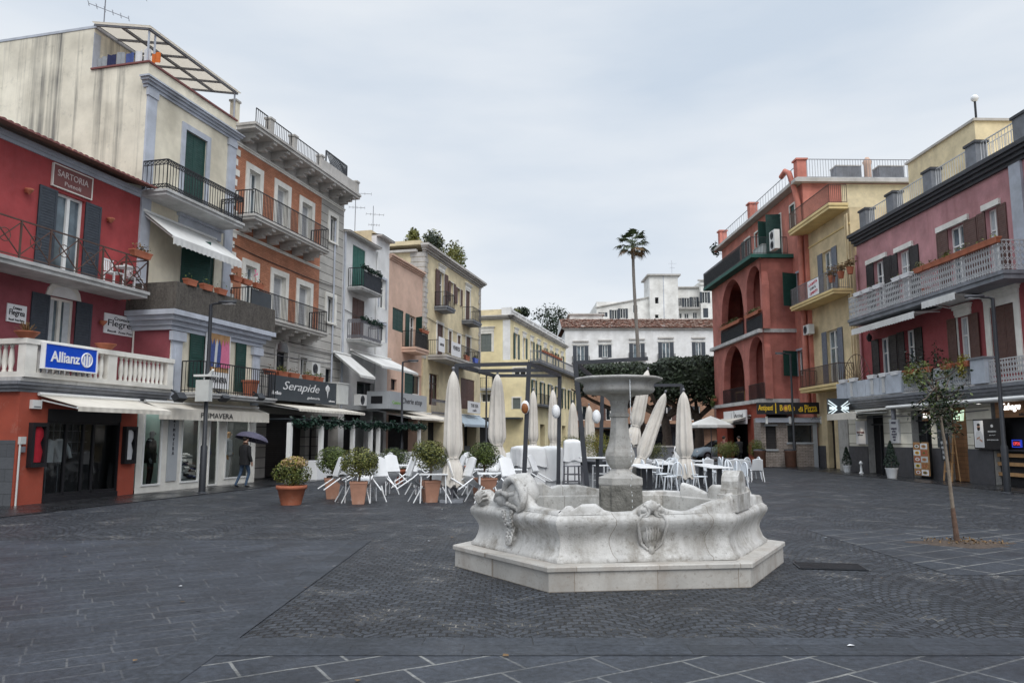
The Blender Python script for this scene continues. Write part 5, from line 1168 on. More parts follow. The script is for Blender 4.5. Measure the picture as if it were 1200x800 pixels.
for q in ((794, 799, 367, 373), (802, 807, 367, 373), (812, 817, 366, 373)): b.window(F.rect(*q), transom=False)
m = MB(); wall(m, xs[4], xs[5], 0, zrc, b.ops, 'villa_white', 0); shell(m, xs[4], xs[5], 0, 12, 0, zrc, 'villa_white'); b.part('middle_wing', m)
b.cornice(xs[4]+.02, xs[5]-.02, zrc-.3, [(.2, .2), (.25, .45)], 'grey_cornice', 0, ends=False)
b.balcony(None, None, 1.2, .35, 'grey_cornice', 'black_iron', 1.1, 'bars', u=(xs[4]+.1, xs[5]-.1), z=V(805, 363)[1], gap=.25)
b.ops = []
for q in ((823, 829, 342, 355), (824, 830, 361, 372)): b.window(F.rect(*q, 1.5), shut='flat' if q[2] == 342 else 'closed', smat='slate_shutter', transom=False, sw=.5, y=-1.5)
m = MB(); wall(m, xs[5], xs[6], 0, zrb, b.ops, 'villa_white', -1.5); shell(m, xs[5], xs[6], -1.5, 12, 0, zrb, 'villa_white'); b.part('right_wing', m)
b.cornice(xs[5]-.2, xs[6], zrb-.9, [(.2, .15)], 'grey_cornice', -1.5); b.cornice(xs[5]-.2, xs[6], zrb, [(.25, .3)], 'grey_cornice', -1.5)
antenna(F.w(xs[4]-.6, 1, ztw+.3), 3.4, 'small aerial on the stair tower of the hillside villa', 1.5, 0)
# ------------------------------------------------------------------ low peach houses under the tree canopy, hill and far trees
A = at(664, 500, 98); B = at(905, 500, 98); F = Fac((A.x, A.y), (B.x, B.y))
b = Bld(F, 'peach_house', 'low peach brick house half hidden beneath the wide dark tree canopy', 'house')
for k in range(7): b.window((1.4+k*3.6, 2.6+k*3.6, 3.8, 5.6), shut='flat' if k % 2 else None, smat='brown_shutter', transom=False); b.ops.append((1+k*3.6, 3+k*3.6, 0, 2.6, .4))
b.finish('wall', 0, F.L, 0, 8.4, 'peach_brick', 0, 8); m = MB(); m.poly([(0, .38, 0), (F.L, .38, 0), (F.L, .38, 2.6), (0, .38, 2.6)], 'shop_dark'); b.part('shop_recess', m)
m = MB(); m.box(0, F.L, -1.4, -.01, 2.75, 2.9, 'sign_slate'); b.part('canopy', m)
for k, (px, py, Y, r) in enumerate(((641, 372, 135, 2.6), (655, 374, 140, 2.2), (652, 384, 130, 2.0), (612, 366, 120, .9))):
    p = at(px, py, Y); t = thing('hill_tree', ['round dark tree on the hill skyline between the yellow and white palazzi', 'second dark tree on the skyline beside the white palazzo', 'low shrubby tree on the hillside below the skyline trees', 'dark tree top showing above the palazzo roof balustrade'][k], 'tree', (p.x, p.y, p.z-2*r), 0, 'trees on the hill'); m = MB(); m.leaves((0, 0, 2*r), (r*1.4, r*1.2, r), 420, .5, 'leaf_dark', rng, .15); m.build('crown', t); m = MB(); m.tube([(0, 0, -3), (0, 0, 1.6*r)], [.25, .12], 'bark', 6); m.build('trunk', t)
m = MB()
n = 40; rows = []
for j in range(9):
    y = 118+j*14; row = []
    for i in range(n+1):
        x = -60+120*i/n; h = (12.5+6*min(1, j/4))*math.exp(-((x-8)/38)**2)*min(1, j/2)+noise_h if False else (13.5+5*min(1, j/5))*math.exp(-((x-12)/40)**2)*min(1, j/1.5)
        row.append((x, y, h-.3+.5*math.sin(i*1.3+j)*min(1, j)))
    rows.append(row)
m.grid(rows, 'hill_soil'); structure('hill', m)
# ================================================================== RIGHT SIDE OF THE SQUARE
PR = ground(1072, 559.5); DR = Vector((.0276, -1.0)).normalized(); NR = Vector((-DR.y, DR.x))
def rp(t, y=0.0): return Vector((PR.x, PR.y))+DR*t+NR*y
GR = Fac(rp(0), rp(10)); uL = GR.p(981, 480)[0]; uR = 20.0
F = Fac(rp(uL), rp(uR)); WR = F.L
BR1 = b = Bld(F, 'pink_house', 'rose pink town house over lit restaurant fronts, with grey panelled terraces and dark shutters', 'house')
zc = (F.p(1010, 279, -.6)[1]+F.p(1190, 186, -.6)[1])/2; zB = (F.p(1000, 382, .1)[1]+F.p(1170, 327, .1)[1])/2; zT = (F.p(990, 469, .25)[1]+F.p(1155, 450, .25)[1])/2; uE = F.p(1179, 330, .1)[0]
print('R1 cornice', zc, 'balc', zB, 'terr', zT, 'W', WR, 'uE', uE)
uw0 = F.p(1004, 300, -1)[0]
def rw(xa, xb, yt, zb): q = F.rect(xa, xb, yt, yt+40, -1); return (q[0], q[1], zb, F.p((xa+xb)/2, yt, -1)[1])
for i, (xa, xb, yt, sm, sh) in enumerate(((1025, 1037, 305, 'black_shutter', 'flat'), (1053, 1067, 293, 'black_shutter', 'flat'), (1112, 1131, 264, 'brown_shutter', 'flat'), (1156, 1170, 244, 'brown_shutter', 'flat'))):
    r = rw(xa, xb, yt, zB+.7 if i < 2 else zB+.5); b.window(r, shut=sh, smat=sm, trim=None, y=1.0, glass='glass_blue', curtain=i in (1, 3), transom=True, sw=(r[1]-r[0])*.75)
    m = MB(); k = (r[1]-r[0])*.78; m.box(r[0]-k*(.25 if i % 2 else .9), r[1]+k*.45, .9, .997, r[3]+.02, r[3]+.24, 'white_trim'); b.part('lintel', m)
zW = F.p(1030, 398, -1)[1]
for i, (xa, xb, yt, sm) in enumerate(((1031, 1043, 395, 'black_shutter'), (1061, 1073, 386, 'black_shutter'), (1123, 1138, 370, 'brown_shutter'))):
    r = rw(xa, xb, yt, zT+.5); b.window(r, shut='flat', smat=sm, trim='white_trim' if i == 2 else None, y=1.0, hood=.2 if i == 2 else None, tw=.1, glass='glass_blue', sw=(r[1]-r[0])*.72, curtain=i == 2)
r = rw(1161, 1190, 357, zT+.5); b.window(r, shut='closed', smat='brown_shutter', trim='white_trim', tw=.3, hood=.15, y=1.0)
for (xx, yt) in ((r[1]+2.4, 0), (r[1]+5.2, 0)):
    b.window((xx, xx+1.1, zT+.5, r[3]), shut='flat', smat='brown_shutter', trim='white_trim', y=1.0); b.window((xx, xx+1.1, zB+.5, zc-1.0), shut='flat', smat='brown_shutter', y=1.0)
m = MB(); wall(m, uw0, WR, zT-.2, zB, b.ops, 'crimson_stucco', 1.0); wall(m, uw0, WR, zB, zc, b.ops, 'pink_stucco', 1.0); shell(m, uw0, WR, 1.0, 10, zT-.2, zc, 'pink_stucco'); b.part('wall', m)
m = MB(); u = F.p(1193, 300, -1)[0]; m.box(u, u+.6, .9, .998, zB+.2, zc, 'grey_trim'); b.part('pilaster', m)
b.cornice(uw0-.05, WR, zc-.02, [(.14, .12), (.14, .24), (.12, .36), (.16, .46)], 'dark_cornice', 1.0, ends=False)
m = MB(); pu = [F.p(p_, y_, -.8)[0] for p_, y_ in ((1012, 258), (1044, 242), (1088, 215), (1139, 183), (1196, 155))]
for p_ in pu: m = MB(); m.box(p_-.32, p_+.32, .75, 1.2, zc+.54, zc+1.45, 'slate_cornice'); m.box(p_-.38, p_+.38, .7, 1.25, zc+1.45, zc+1.55, 'dark_cornice'); b.part('parapet_pier', m)
m = MB()
for p_, q_ in zip(pu, pu[1:]): railing(m, [(p_+.32, .95), (q_-.32, .95)], zc+.5, .95, 'silver_iron', 'bars', .16)
b.part('roof_railing', m)
pA, pB = F.p(1085, 190, -5.5), F.p(1167, 146, -5.5); m = MB(); m.box(pA[0], pB[0], 4.5, 9.5, zc+.02, (pA[1]+pB[1])/2, 'peeling_cream'); m.box(pA[0]-.1, pB[0]+.1, 4.4, 9.6, (pA[1]+pB[1])/2+.001, (pA[1]+pB[1])/2+.12, 'grey_cornice'); m.box(uw0+.5, WR, 3.2, 3.4, zc+.02, zc+1.6, 'peeling_cream')
b.part('penthouse', m); zph = (pA[1]+pB[1])/2+.12
m = MB(); railing(m, [(pB[0]+.2, 4.5), (WR, 4.5)], zc+2.2, 1.1, 'silver_iron', 'bars', .14); m.box(pB[0]+.12, WR, 4.4, 9.5, zc+1.9, zc+2.2, 'ochre_stucco'); b.part('upper_terrace', m)
t = F.thing('roof_lamp', 'single globe lamp post on the roof terrace of the pink house', 'lamp', pB[0]-.15, 4.7, zph); m = MB(); m.tube([(0, 0, 0), (0, 0, .9)], .05, 'black_iron'); m.build('post', t); m = MB(); m.ball((0, 0, 1.05), .17, 'plastic_white'); m.build('globe', t)
# upper balcony
bo, u0, u1, zt_ = b.balcony(None, None, 1.15, .3, 'slate_cornice', 'silver_iron', 1.05, 'leafy', y=1.0, u=(F.p(995, 380, .15)[0], uE), z=zB, gap=.1)
UB = 'boxes along the pink house upper balcony'
for k, (px, mt_) in enumerate(((1006, 'paper_white'), (1017, 'paper_white'), (1030, 'paper_white'), (1053, 'paper_white'), (1064, 'paper_white'))):
    planter_box(F, F.p(px, 350, .2)[0], -.2, zt_+.98, .7, 'white flower box on the pink house upper rail, %s from its far end' % ORD[k], UB, 'leaf_olive', 5, pot=mt_, h=.17)
for k, px in enumerate((1079, 1090, 1101, 1112, 1123, 1134, 1145, 1156, 1167)):
    planter_box(F, F.p(px, 330, .2)[0], -.2, zt_+.98, .68, 'terracotta flower box on the pink house upper rail, %s of its row' % ORD[k], UB+' in terracotta', 'leaf_olive', 12 if k not in (0, 3) else 70)
for (px, py, yy, nm) in ((1078, 322, .0, 'pale cane plant hoop beside the upper balcony terracotta boxes'), (1000, 440, -.3, 'fan shaped iron trellis at the far end of the lower terrace')):
    u = F.p(px, py, .2)[0]; t = F.thing('fan_trellis', nm, 'trellis', u, .1 if yy == 0 else -.05, (zt_ if yy == 0 else zT+.55)); m = MB(); r = .85 if yy == 0 else 1.35
    for k in range(13): a = R(8+k*13.6); m.bar((.2*math.cos(a), 0, .25+.2*math.sin(a)), (r*math.cos(a), 0, .25+r*math.sin(a)), .018, 'silver_iron' if yy == 0 else 'rusty_iron')
    for rr in (r, .2): m.tube([(rr*math.cos(R(k*9)), 0, .25+rr*math.sin(R(k*9))) for k in range(21)], .018, 'silver_iron' if yy == 0 else 'rusty_iron', 4)
    m.build('hoop', t); m = MB(); m.lathe([(.16, 0), (.24, .26), (.26, .3)], 'terracotta', 12); m.build('pot', t)
# awnings below the upper balcony
for (xa, xb, yf) in (((998, 392), (1071, 369), 0), ((1080, 360), (1119, 348), 0)):
    ua, ub_ = F.p(xa[0], xa[1], .2)[0], F.p(xb[0], xb[1], .2)[0]; zf = (F.p(xa[0], xa[1], .2)[1]+F.p(xb[0], xb[1], .2)[1])/2
    b.awning(ua, ub_, zB-.1, zf+.2, 1.2, 'awning_white', .3, 1.0)
u = F.p(1022, 393, -.9)[0]; t = F.thing('lantern', 'small hanging lantern under the white scalloped awning', 'lantern', u, .75, F.p(1022, 396, -.8)[1]); m = MB(); m.lathe([(.06, -.15), (.13, .0), (.13, .12), (.02, .25)], 'black_iron', 6, smooth=False); m.build('cage', t); m = MB(); m.bar((0, .25, .25), (0, 0, .25), .02, 'black_iron'); m.build('bracket', t)
# lower terrace: parapet panels, silver railing panels, moulded cornice
hp = F.p(1000, 447, .25)[1]-zT; print('parapet h', hp)
uP = F.p(1160, 435, .25)[0]
m = MB(); yP = -.28
for i, (h, pr_) in enumerate(((.12, -.25), (.12, -.14), (.12, 0.0), (.1, .08))): m.box(-.12, WR, yP-pr_*1.0, 1.0, zT-.46+.115*i, zT-.46+.115*i+.113, 'slate_cornice')
m.box(-.1, WR, yP, 1.0, zT+.001, zT+.06, 'slab_concrete'); b.part('terrace', m)
m = MB(); segs = [0, .13, .2, .33, .4, .53, .93, 1.0]
pk = [F.p(p_, 450, .25)[0] for p_ in (981, 993, 1005, 1015, 1032, 1042, 1058, 1143, 1160)]
for a_, c_ in zip(pk[:6], pk[1:7]): m = MB(); m.box(a_+.015, c_-.015, yP-.02, yP+.1, zT+.06, zT+hp, 'blue_grey_parapet'); b.part('parapet_panel', m)
m = MB()
m.box(pk[5]-.1, pk[6]+.02, yP-.06, yP+.14, zT+.06, zT+hp+.05, 'blue_grey_parapet'); b.part('parapet_pier', m); m = MB(); m.box(pk[7], pk[8], yP-.12, yP+.2, zT+.06, zT+hp+.1, 'blue_grey_parapet'); m.box(pk[7]-.05, pk[8]+.05, yP-.17, yP+.25, zT+hp+.101, zT+hp+.17, 'slate_cornice')
for a_, c_ in ((pk[1], pk[2]), (pk[3], pk[4]), (pk[4], pk[5])): 
    x = (a_+c_)/2; q = MB(); q.box(x-.12, x+.12, yP-.05, yP-.021, zT+.12, zT+hp-.05, 'silver_iron'); b.part('iron_panel', q)
b.part('parapet_pier', m)
m = MB(); railing(m, [(pk[6]+.05, yP+.04), (pk[7]-.02, yP+.04)], zT+.06, hp-.06, 'silver_iron', 'leafy'); railing(m, [(pk[8]+.02, yP+.04), (WR, yP+.04)], zT+.06, hp-.06, 'silver_iron', 'leafy'); m.box(pk[6]+.05, pk[7], yP+.1, yP+.13, zT+.08, zT+hp-.02, 'blue_grey_parapet'); b.part('terrace_railing', m)
LB = 'white boxes on the lower pink house terrace'
for k, px in enumerate((988, 1000, 1022, 1036, 1050)): planter_box(F, F.p(px, 445, .3)[0], yP-.02, zT+hp, .62, 'white flower box on the pink house grey lower parapet, %s from its far end' % ORD[k], LB, 'leaf_olive', 4, pot='paper_white', h=.16)
for k, (px, n, c_, g_) in enumerate(((1070, 170, 'leaf_lime', 'large trailing pale green plant on the lower terrace rail, left of the young tree'), (1084, 190, 'leaf_lime', 'second trailing pale green plant on the lower terrace rail, behind the young tree'), (1113, 70, 'leaf_olive', 'small reddish green trailing plant on the lower terrace rail'), (1133, 130, 'leaf_yellow', 'yellow green ivy spilling over the lower terrace rail beside the grey pier'))):
    planter_box(F, F.p(px, 436, .3)[0], yP-.1, zT+hp-.1, 1.0 if k < 2 else .7, g_, None, c_, n, hang=True)
for k, px in enumerate((1068, 1077, 1099)):
    u, _ = F.p(px, 420, -.5); t = F.thing('terrace_shrub', ['dark climbing shrub in front of the black shutters on the lower terrace', 'second dark climbing shrub before the black shutters', 'reddish shrub with a cane support against the crimson wall'][k], 'shrub', u, .45, zT+.06); m = MB(); m.leaves((0, 0, 1.1), (.45, .3, .95), 260, .1, 'leaf_dark', rng, .1); m.build('foliage', t); m = MB(); m.lathe([(.15, 0), (.22, .3)], 'terracotta', 12); m.build('pot', t); m = MB(); m.tube([(0, 0, .2), (0, 0, 1.5)], .02, 'bark', 5); m.build('stem', t)
# ground floor restaurants
gz = zT-.5; S = []
def gx(px, y=530): return F.p(px, y)[0]
doors = [(976, 983.5, 485, 'shop_dark'), (1025, 1037, 486, 'shop_dark'), (1079, 1093, 480, 'shop_dark'), (1116, 1135, 476, 'wood_plank'), (1172, 1205, 467, 'shop_dark')]
jl = [(985, 996), (1018, 1025), (1070, 1079), (1109, 1116), (1165, 1172)]
ops = []
for (xa, xb, yt, mt_), (ja, jb) in zip(doors[1:], jl[1:]): ops.append((gx(ja), gx(xb), .02, F.p((xa+xb)/2, yt)[1], .32))
ops += [(gx(1205)+1.2, gx(1205)+3.0, .02, 2.8, .45), (gx(1205)+4.5, gx(1205)+6.5, .02, 2.8, .45)]
m = MB(); wall(m, 0, WR, 0, gz, ops, 'shop_cream', 0, .45, 'marble_grey'); shell(m, 0, WR, 0, 9, 0, gz, 'shop_cream'); b.part('ground_floor_wall', m)
for a_, c_ in ((996, 1018), (1037.3, 1070), (1093.3, 1109), (1135.4, 1165)): m = MB(); m.box(gx(a_), gx(c_)-.003, -.04, -.001, 0, 1.25, 'dark_dado'); b.part('dado', m)
for i, o_ in enumerate(ops):
    m = MB(); mt_ = doors[i+1][3] if i < 4 else 'shop_dark'; y = .3
    m.poly([(o_[0], y, .02), (o_[1], y, .02), (o_[1], y, o_[3]), (o_[0], y, o_[3])], mt_)
    if i in (0, 1): m.box((o_[0]+o_[1])/2, (o_[0]+o_[1])/2+.06, .2, .26, .02, o_[3]-.4, 'steel_dark'); m.box(o_[0], o_[1], .2, .26, o_[3]-.45, o_[3]-.39, 'steel_dark')
    b.part('shop_door', m)
m = MB(); u0, u1 = gx(972), gx(983.5); b.part('side_door', (m.poly([(-.6, .4, 0), (.0, .4, 0), (.0, .4, 3), (-.6, .4, 3)], 'black_shutter'), m)[1]) if False else None
m = MB(); m.box(gx(985), gx(996), -.05, -.002, 0, 3.1, 'marble_grey'); m.poly([(.02, -.004, 0), (gx(985)-.02, -.004, 0), (gx(985)-.02, -.004, 3.1), (.02, -.004, 3.1)], 'black_shutter'); b.part('side_door', m)
# signs, boards and lamps on the shop fronts
def rsign(name, lb, xa, xb, ya, yb_, mt_, texts=(), y=-.005, th=.06, cat='sign', border=None):
    q = F.rect(xa, xb, ya, yb_, -y+th); return sign(F, name, lb, q[0], q[1], q[2], q[3], y, mt_, th, texts, cat, border)
rsign('menu_board', 'cream wall board with rust lettering lit by a spotlight beside the striped awning', 1003, 1014, 493, 520, 'paper_white', [('TRATTORIA', .5, .5, .8, .08, 'sign_brown'), ('dal mare', .5, .4, .5, .06, 'ink')], th=.1)
rsign('menu_board', 'tall white menu board of printed panels under a grey cylinder lamp', 1042.5, 1053, 491, 519, 'ink_grey', [('MENU\n\nantipasti\nprimi\nsecondi\ndolci\nvini', .5, .5, .6, .8, 'cloth_purple')], th=.08)
t = rsign('menu_stand', 'free standing panel of pizza and dish photographs in the doorway', 1071, 1088, 518, 557, 'wood_light', y=-.3, th=.05, cat='menu board')
q = F.rect(1071, 1088, 518, 557, .3); w, h = q[1]-q[0], q[3]-q[2]; m = MB()
for i in range(5):
    for j in range(2): 
        m.box(-w*.48+w*.48*j, -w*.01+w*.48*j, -.058, -.051, h*(.015+.195*i), h*(.18+.195*i), ['food_photo', 'paper_white', 'terracotta', 'ink_grey'][(i*3+j) % 4])
        c = (-w*.235+w*.47*j, h*(.095+.195*i)); m.poly([(c[0]+w*.16*math.cos(a), -.06, c[1]+h*.05*math.sin(a)) for a in [2*math.pi*k/12 for k in range(12)]], ['paper_white', 'wood_light', 'ink_yellow', 'terracotta'][(i*2+j) % 4]); m.poly([(c[0]+w*.09*math.cos(a), -.0615, c[1]+h*.03*math.sin(a)) for a in [2*math.pi*k/9 for k in range(9)]], ['terracotta', 'leaf_mid', 'food_photo'][(i+j) % 3])
m.build('photograph', t)
rsign('neon_sign', 'glowing white script on a brown board over the narrow restaurant doorway', 1080, 1094, 482, 493, 'wood_plank', [('Tabage', .5, .5, .75, .6, 'neon_white', .35, .012)], y=.1, th=.05)
rsign('neon_sign', 'large glowing white script on the wooden fascia at the right edge of the photo', 1166, 1204, 468, 489, 'wood_plank', [('Tabage', .5, .56, .62, .5, 'neon_white', .35, .012), ('b&b', .82, .16, .14, .16, 'ink')], y=-.005, th=.07)
o_ = ops[2]; t = F.thing('neon_sign', 'pale green neon script on the plank wall behind the ladder board', 'sign', F.p(1125, 500, -.28)[0], .28, 2.5); m = MB(); add_text(m, 'Grill', 0, -.01, 0, 'neon_green', w=.7, h=.42, shear=.35, bold=.01); m.build('lettering', t)
rsign('picture_board', 'small framed wall menu with dark text beside the narrow doorway', 1098, 1106, 492, 524, 'sign_slate', [('. . .\n. . .\n. . .', .5, .6, .6, .5, 'ink_grey')], th=.05)
t = rsign('poster_case', 'black wall poster case showing a bearded man in white', 1141, 1173, 490.5, 526, 'sign_black', [('RESTAURANT', .7, .58, .3, .05, 'ink_grey'), ('pizza & grill', .7, .46, .2, .04, 'ink_grey'), ('aperto a pranzo e cena', .7, .3, .4, .05, 'ink_grey')], th=.16)
q = F.rect(1141, 1173, 490.5, 526, .16); w, h = q[1]-q[0], q[3]-q[2]; m = MB(); y = -.165
m.box(-w*.47, -w*.12, y, -.161, h*.05, h*.95, 'paper_white'); cx = -w*.29
def ell(mb, x, z, a, c, mt_, yy): mb.poly([(x+a*math.cos(t_), yy, z+c*math.sin(t_)) for t_ in [2*math.pi*k/16 for k in range(16)]], mt_)
m.poly([(cx-w*.15, y-.001, h*.07), (cx+w*.15, y-.001, h*.07), (cx+w*.14, y-.001, h*.45), (cx+w*.08, y-.001, h*.6), (cx-w*.08, y-.001, h*.6), (cx-w*.14, y-.001, h*.45)], 'ink_grey'); ell(m, cx, h*.72, w*.06, h*.1, 'skin', y-.002); ell(m, cx, h*.67, w*.055, h*.06, 'hair', y-.003); ell(m, cx, h*.81, w*.06, h*.045, 'hair', y-.003); m.poly([(cx-w*.1, y-.003, h*.3), (cx+w*.02, y-.003, h*.36), (cx+w*.03, y-.003, h*.42), (cx-w*.09, y-.003, h*.37)], 'skin'); m.poly([(cx+w*.1, y-.003, h*.22), (cx+w*.0, y-.003, h*.3), (cx+w*.01, y-.003, h*.35), (cx+w*.12, y-.003, h*.28)], 'skin')
ell(m, w*.2, h*.76, w*.05, h*.05, 'ink_grey', y); m.build('picture', t)
rsign('open_sign', 'blue neon window sign with red word at the right edge', 1187, 1196, 516, 523, 'sign_black', [('OPEN', .5, .5, .85, .6, 'neon_red')], y=.3, th=.04, border='neon_blue')
SL = 'spot lamps over the restaurant fronts'
for k, (px, py) in enumerate(((1079, 477), (1094, 468), (1119, 470), (1145, 471), (1002, 489), (1046, 489))):
    u, z = F.p(px, py, .4); t = F.thing('spot_lamp', ['spot lamp at the left of the glowing brown board', 'spot lamp above the glowing brown board, behind the young tree crown', 'spot lamp above the plank doorway', 'spot lamp over the black poster case', 'spot lamp over the cream wall board', 'grey cylinder lamp over the tall white menu board'][k], 'lamp', u, -.35, z, SL)
    m = MB(); m.lathe([(.09, -.06), (.1, .0), (.05, .1), (.02, .12)] if k < 5 else [(.1, -.1), (.1, .45), (.02, .46)], 'grey_iron', 12); m.build('shade', t); m = MB(); m.lathe([(.08, -.062), (.0, -.07)], 'lamp_white', 12); m.build('bulb', t); m = MB(); m.bar((0, 0, .08), (0, .35, .14), .03, 'grey_iron'); m.build('arm', t)
    li = bpy.data.lights.new('spot_light', 'SPOT'); li.energy = 32; li.spot_size = R(95); li.spot_blend = .7; li.shadow_soft_size = .06; li.color = (1, .9, .75); lo = bpy.data.objects.new('spot_light', li); C.objects.link(lo); lo.parent = t; lo.location = (0, 0, -.1); lo.rotation_euler = (R(-14), 0, 0)
b.awning(F.p(974, 484, 1.2)[0]+.2, gx(1045), gz-.1, F.p(988, 484, 1.4)[1], 1.5, 'awning_cream', .3, 0, scallop=False, text=('CAPRICCIO', .9, 1.2, .17))
m = MB(); m.tube([(gx(1056), -.5, gz-.05), (WR, -.5, gz-.05)], .07, 'white_wood', 8); m.box(gx(1056), WR, -.45, -.02, gz-.12, gz-.06, 'awning_white'); b.part('rolled_awning', m)
# counters visible in the last doorway
o_ = ops[3]; m = MB(); m.box(o_[0], o_[1], .0, .29, 1.2, 1.25, 'steel_dark'); m.box(o_[0], o_[1], .2, .29, .02, 1.19, 'shop_dark')
for z in (.35, .7, 1.0): m.box(o_[0], o_[1], .1, .2, z, z+.12, 'wood_light')
b.part('counter', m)
o_ = ops[2]; t = F.thing('ladder_board', 'folding wooden ladder with a chalked menu board hung on it', 'menu board', (o_[0]+o_[1])/2-.15, -.12, 0.03); m = MB()
for s_ in (-1, 1): m.bar((s_*.26, -.22, 0), (s_*.2, -.02, 1.75), .05, 'wood_light'); m.bar((s_*.26, .1, 0), (s_*.2, .02, 1.75), .04, 'wood_light')
for z in (.35, .7, 1.05, 1.4): m.bar((-.29, -.2+z*.12, z), (.29, -.2+z*.12, z), .035, 'wood_light')
m.build('ladder', t); m = MB(); m.box(-.25, .25, -.27, -.24, .75, 1.8, 'chalk'); m.build('board', t)
m = MB(); add_text(m, 'oggi\nspaghetti\nvongole\nfritto\nbirra', 0, -.36, 1.2, 'ink_grey', w=.4, h=.9); o2 = m.build('lettering', t); o2.location = (0, .085, .07)
cable(BR1, [(uw0+.1, .9, zc-.5), (uw0+.1, .9, zT+.2)], 'pink_stucco', .06); cable(BR1, [(.5, -.03, gz-.35), (5, -.03, gz-.4), (12, -.03, gz-.35)], 'grey_iron', .02)
# ------------------------------------------------------------------ R2 ochre house
X2 = 17.5; F = Fac((X2-.1, 44.0), (X2, 38.7)); W = F.L
b = Bld(F, 'ochre_house', 'narrow ochre yellow house with grey blue shutters and two yellow balconies', 'house')
z2r = (F.p(945, 268, .2)[1]+F.p(995, 245, .2)[1])/2; zb = (F.p(940, 358, 1.0)[1]+F.p(1000, 335, 1.0)[1])/2; zb0 = (F.p(940, 461, 1)[1]+F.p(978, 454, 1)[1])/2; print('R2', z2r, zb, zb0, W)
q = F.rect(965, 976, 293, 345); b.window((q[0], q[1], zb+.2, q[3]), shut='flat', smat='blue_grey_shutter', glass='glass_blue', trim=None, sw=.62)
q = F.rect(970, 983, 386, 440); b.window((q[0], q[1], zb0+.2, q[3]), shut='flat', smat='blue_grey_shutter', glass='glass_blue', sw=.6)
b.ops.append((1.3, 2.2, 0, 2.6, .3))
b.finish('wall', 0, W, 0, z2r, 'ochre_stucco', 0, 8)
m = MB(); m.poly([(1.3, .28, 0), (2.2, .28, 0), (2.2, .28, 2.6), (1.3, .28, 2.6)], 'black_shutter'); b.part('street_door', m)
m = MB(); m.box(0, W, -.05, -.002, z2r-.9, z2r-.82, 'slab_yellow'); b.part('string_course', m); m = MB(); m.box(.0, 1.0, -.04, -.001, 0, 1.2, 'dark_dado'); b.part('dado', m)
b.balcony(None, None, 1.0, .3, 'slab_yellow', 'rusty_iron', 1.0, 'bars', u=(-.3, W-.1), z=z2r-.05, gap=.1, label='ochre roof terrace lip with rusty railing')
bo, u0, u1, zt_ = b.balcony(None, None, 1.0, .25, 'slab_yellow', 'grey_iron', 1.0, 'bars', u=(F.p(927, 364, 1)[0], W-.1), z=zb, gap=.1)
b.balcony(None, None, 1.0, .28, 'slab_yellow', 'rusty_iron', 1.0, 'bars', u=(F.p(938, 461, 1)[0], W-.2), z=zb0, gap=.1)
q = F.rect(947, 960, 344, 362, 1.05); sign(F, 'balcony_banner', 'white cloth banner with red and black lettering tied to the ochre balcony rail', q[0], q[1], zt_+.05, zt_+.95, -1.03, 'paper_white', .015, [('A.N.BASTA', .5, .78, .8, .17, 'ink_red', 0, 0, .1), ('CON IL', .5, .5, .55, .15, 'ink', 0, 0, .1), ('CEMENTO', .55, .22, .7, .16, 'ink_red', 0, 0, .1)], cat='banner')
for k, px in enumerate((974, 985, 996)): 
    u = F.p(px, 335, 1)[0]; t = F.thing('dried_plant', ['dry hanging brown plant right of the white banner', 'dry brown bush in the middle of the ochre balcony rail', 'dry brown bush at the near end of the ochre balcony rail'][k], 'plant', u, -.95, zt_+.9); m = MB(); m.leaves((0, 0, .0), (.55, .25, .22 if k else .4), 150, .12, 'leaf_brown', rng, .1); m.build('foliage', t); m = MB(); m.lathe([(.12, -.55), (.17, -.25), (.18, -.2)], 'terracotta', 10); m.build('pot', t)
m = MB(); 
for x in (W-.12, W-.35): m.tube([(x, -.1, z2r-.3), (x, -.1, .3)], .05, 'ochre_stucco', 6)
b.part('drain_pipe', m)
t = F.thing('roof_canopy_stack', 'folded grey canopy frames stored on the roof of the red arcade house', 'canopy', 0, 0, 0) if False else None
# ------------------------------------------------------------------ R3 red arcade house
XM, YE, YF, XL, YL = 17.2, 44.0, 60.5, 15.1, 46.0
FM = Fac((XM-.3, YF), (XM, YE)); Fe = Fac((XM, YE), (XM+12, YE+.2))
b = Bld(FM, 'red_arcade_house', 'coral red corner house with two storeys of arched loggias over a pizza shop', 'house')
zR = (FM.p(860, 274, .2)[1]+FM.p(935, 212, .2)[1])/2; print('R3 roof', zR)
WM = FM.L
FL_ = Fac((XL-.2, 56.4), (XL, YL)); WL = FL_.L; oy = XM-XL
zf3 = (FL_.p(845, 333)[1]+FL_.p(888, 303)[1])/2; zf2 = (FL_.p(845, 405)[1]+FL_.p(895, 384)[1])/2; zf1 = (FL_.p(850, 474)[1]+FL_.p(900, 466)[1])/2; print('loggia floors', zf3, zf2, zf1)
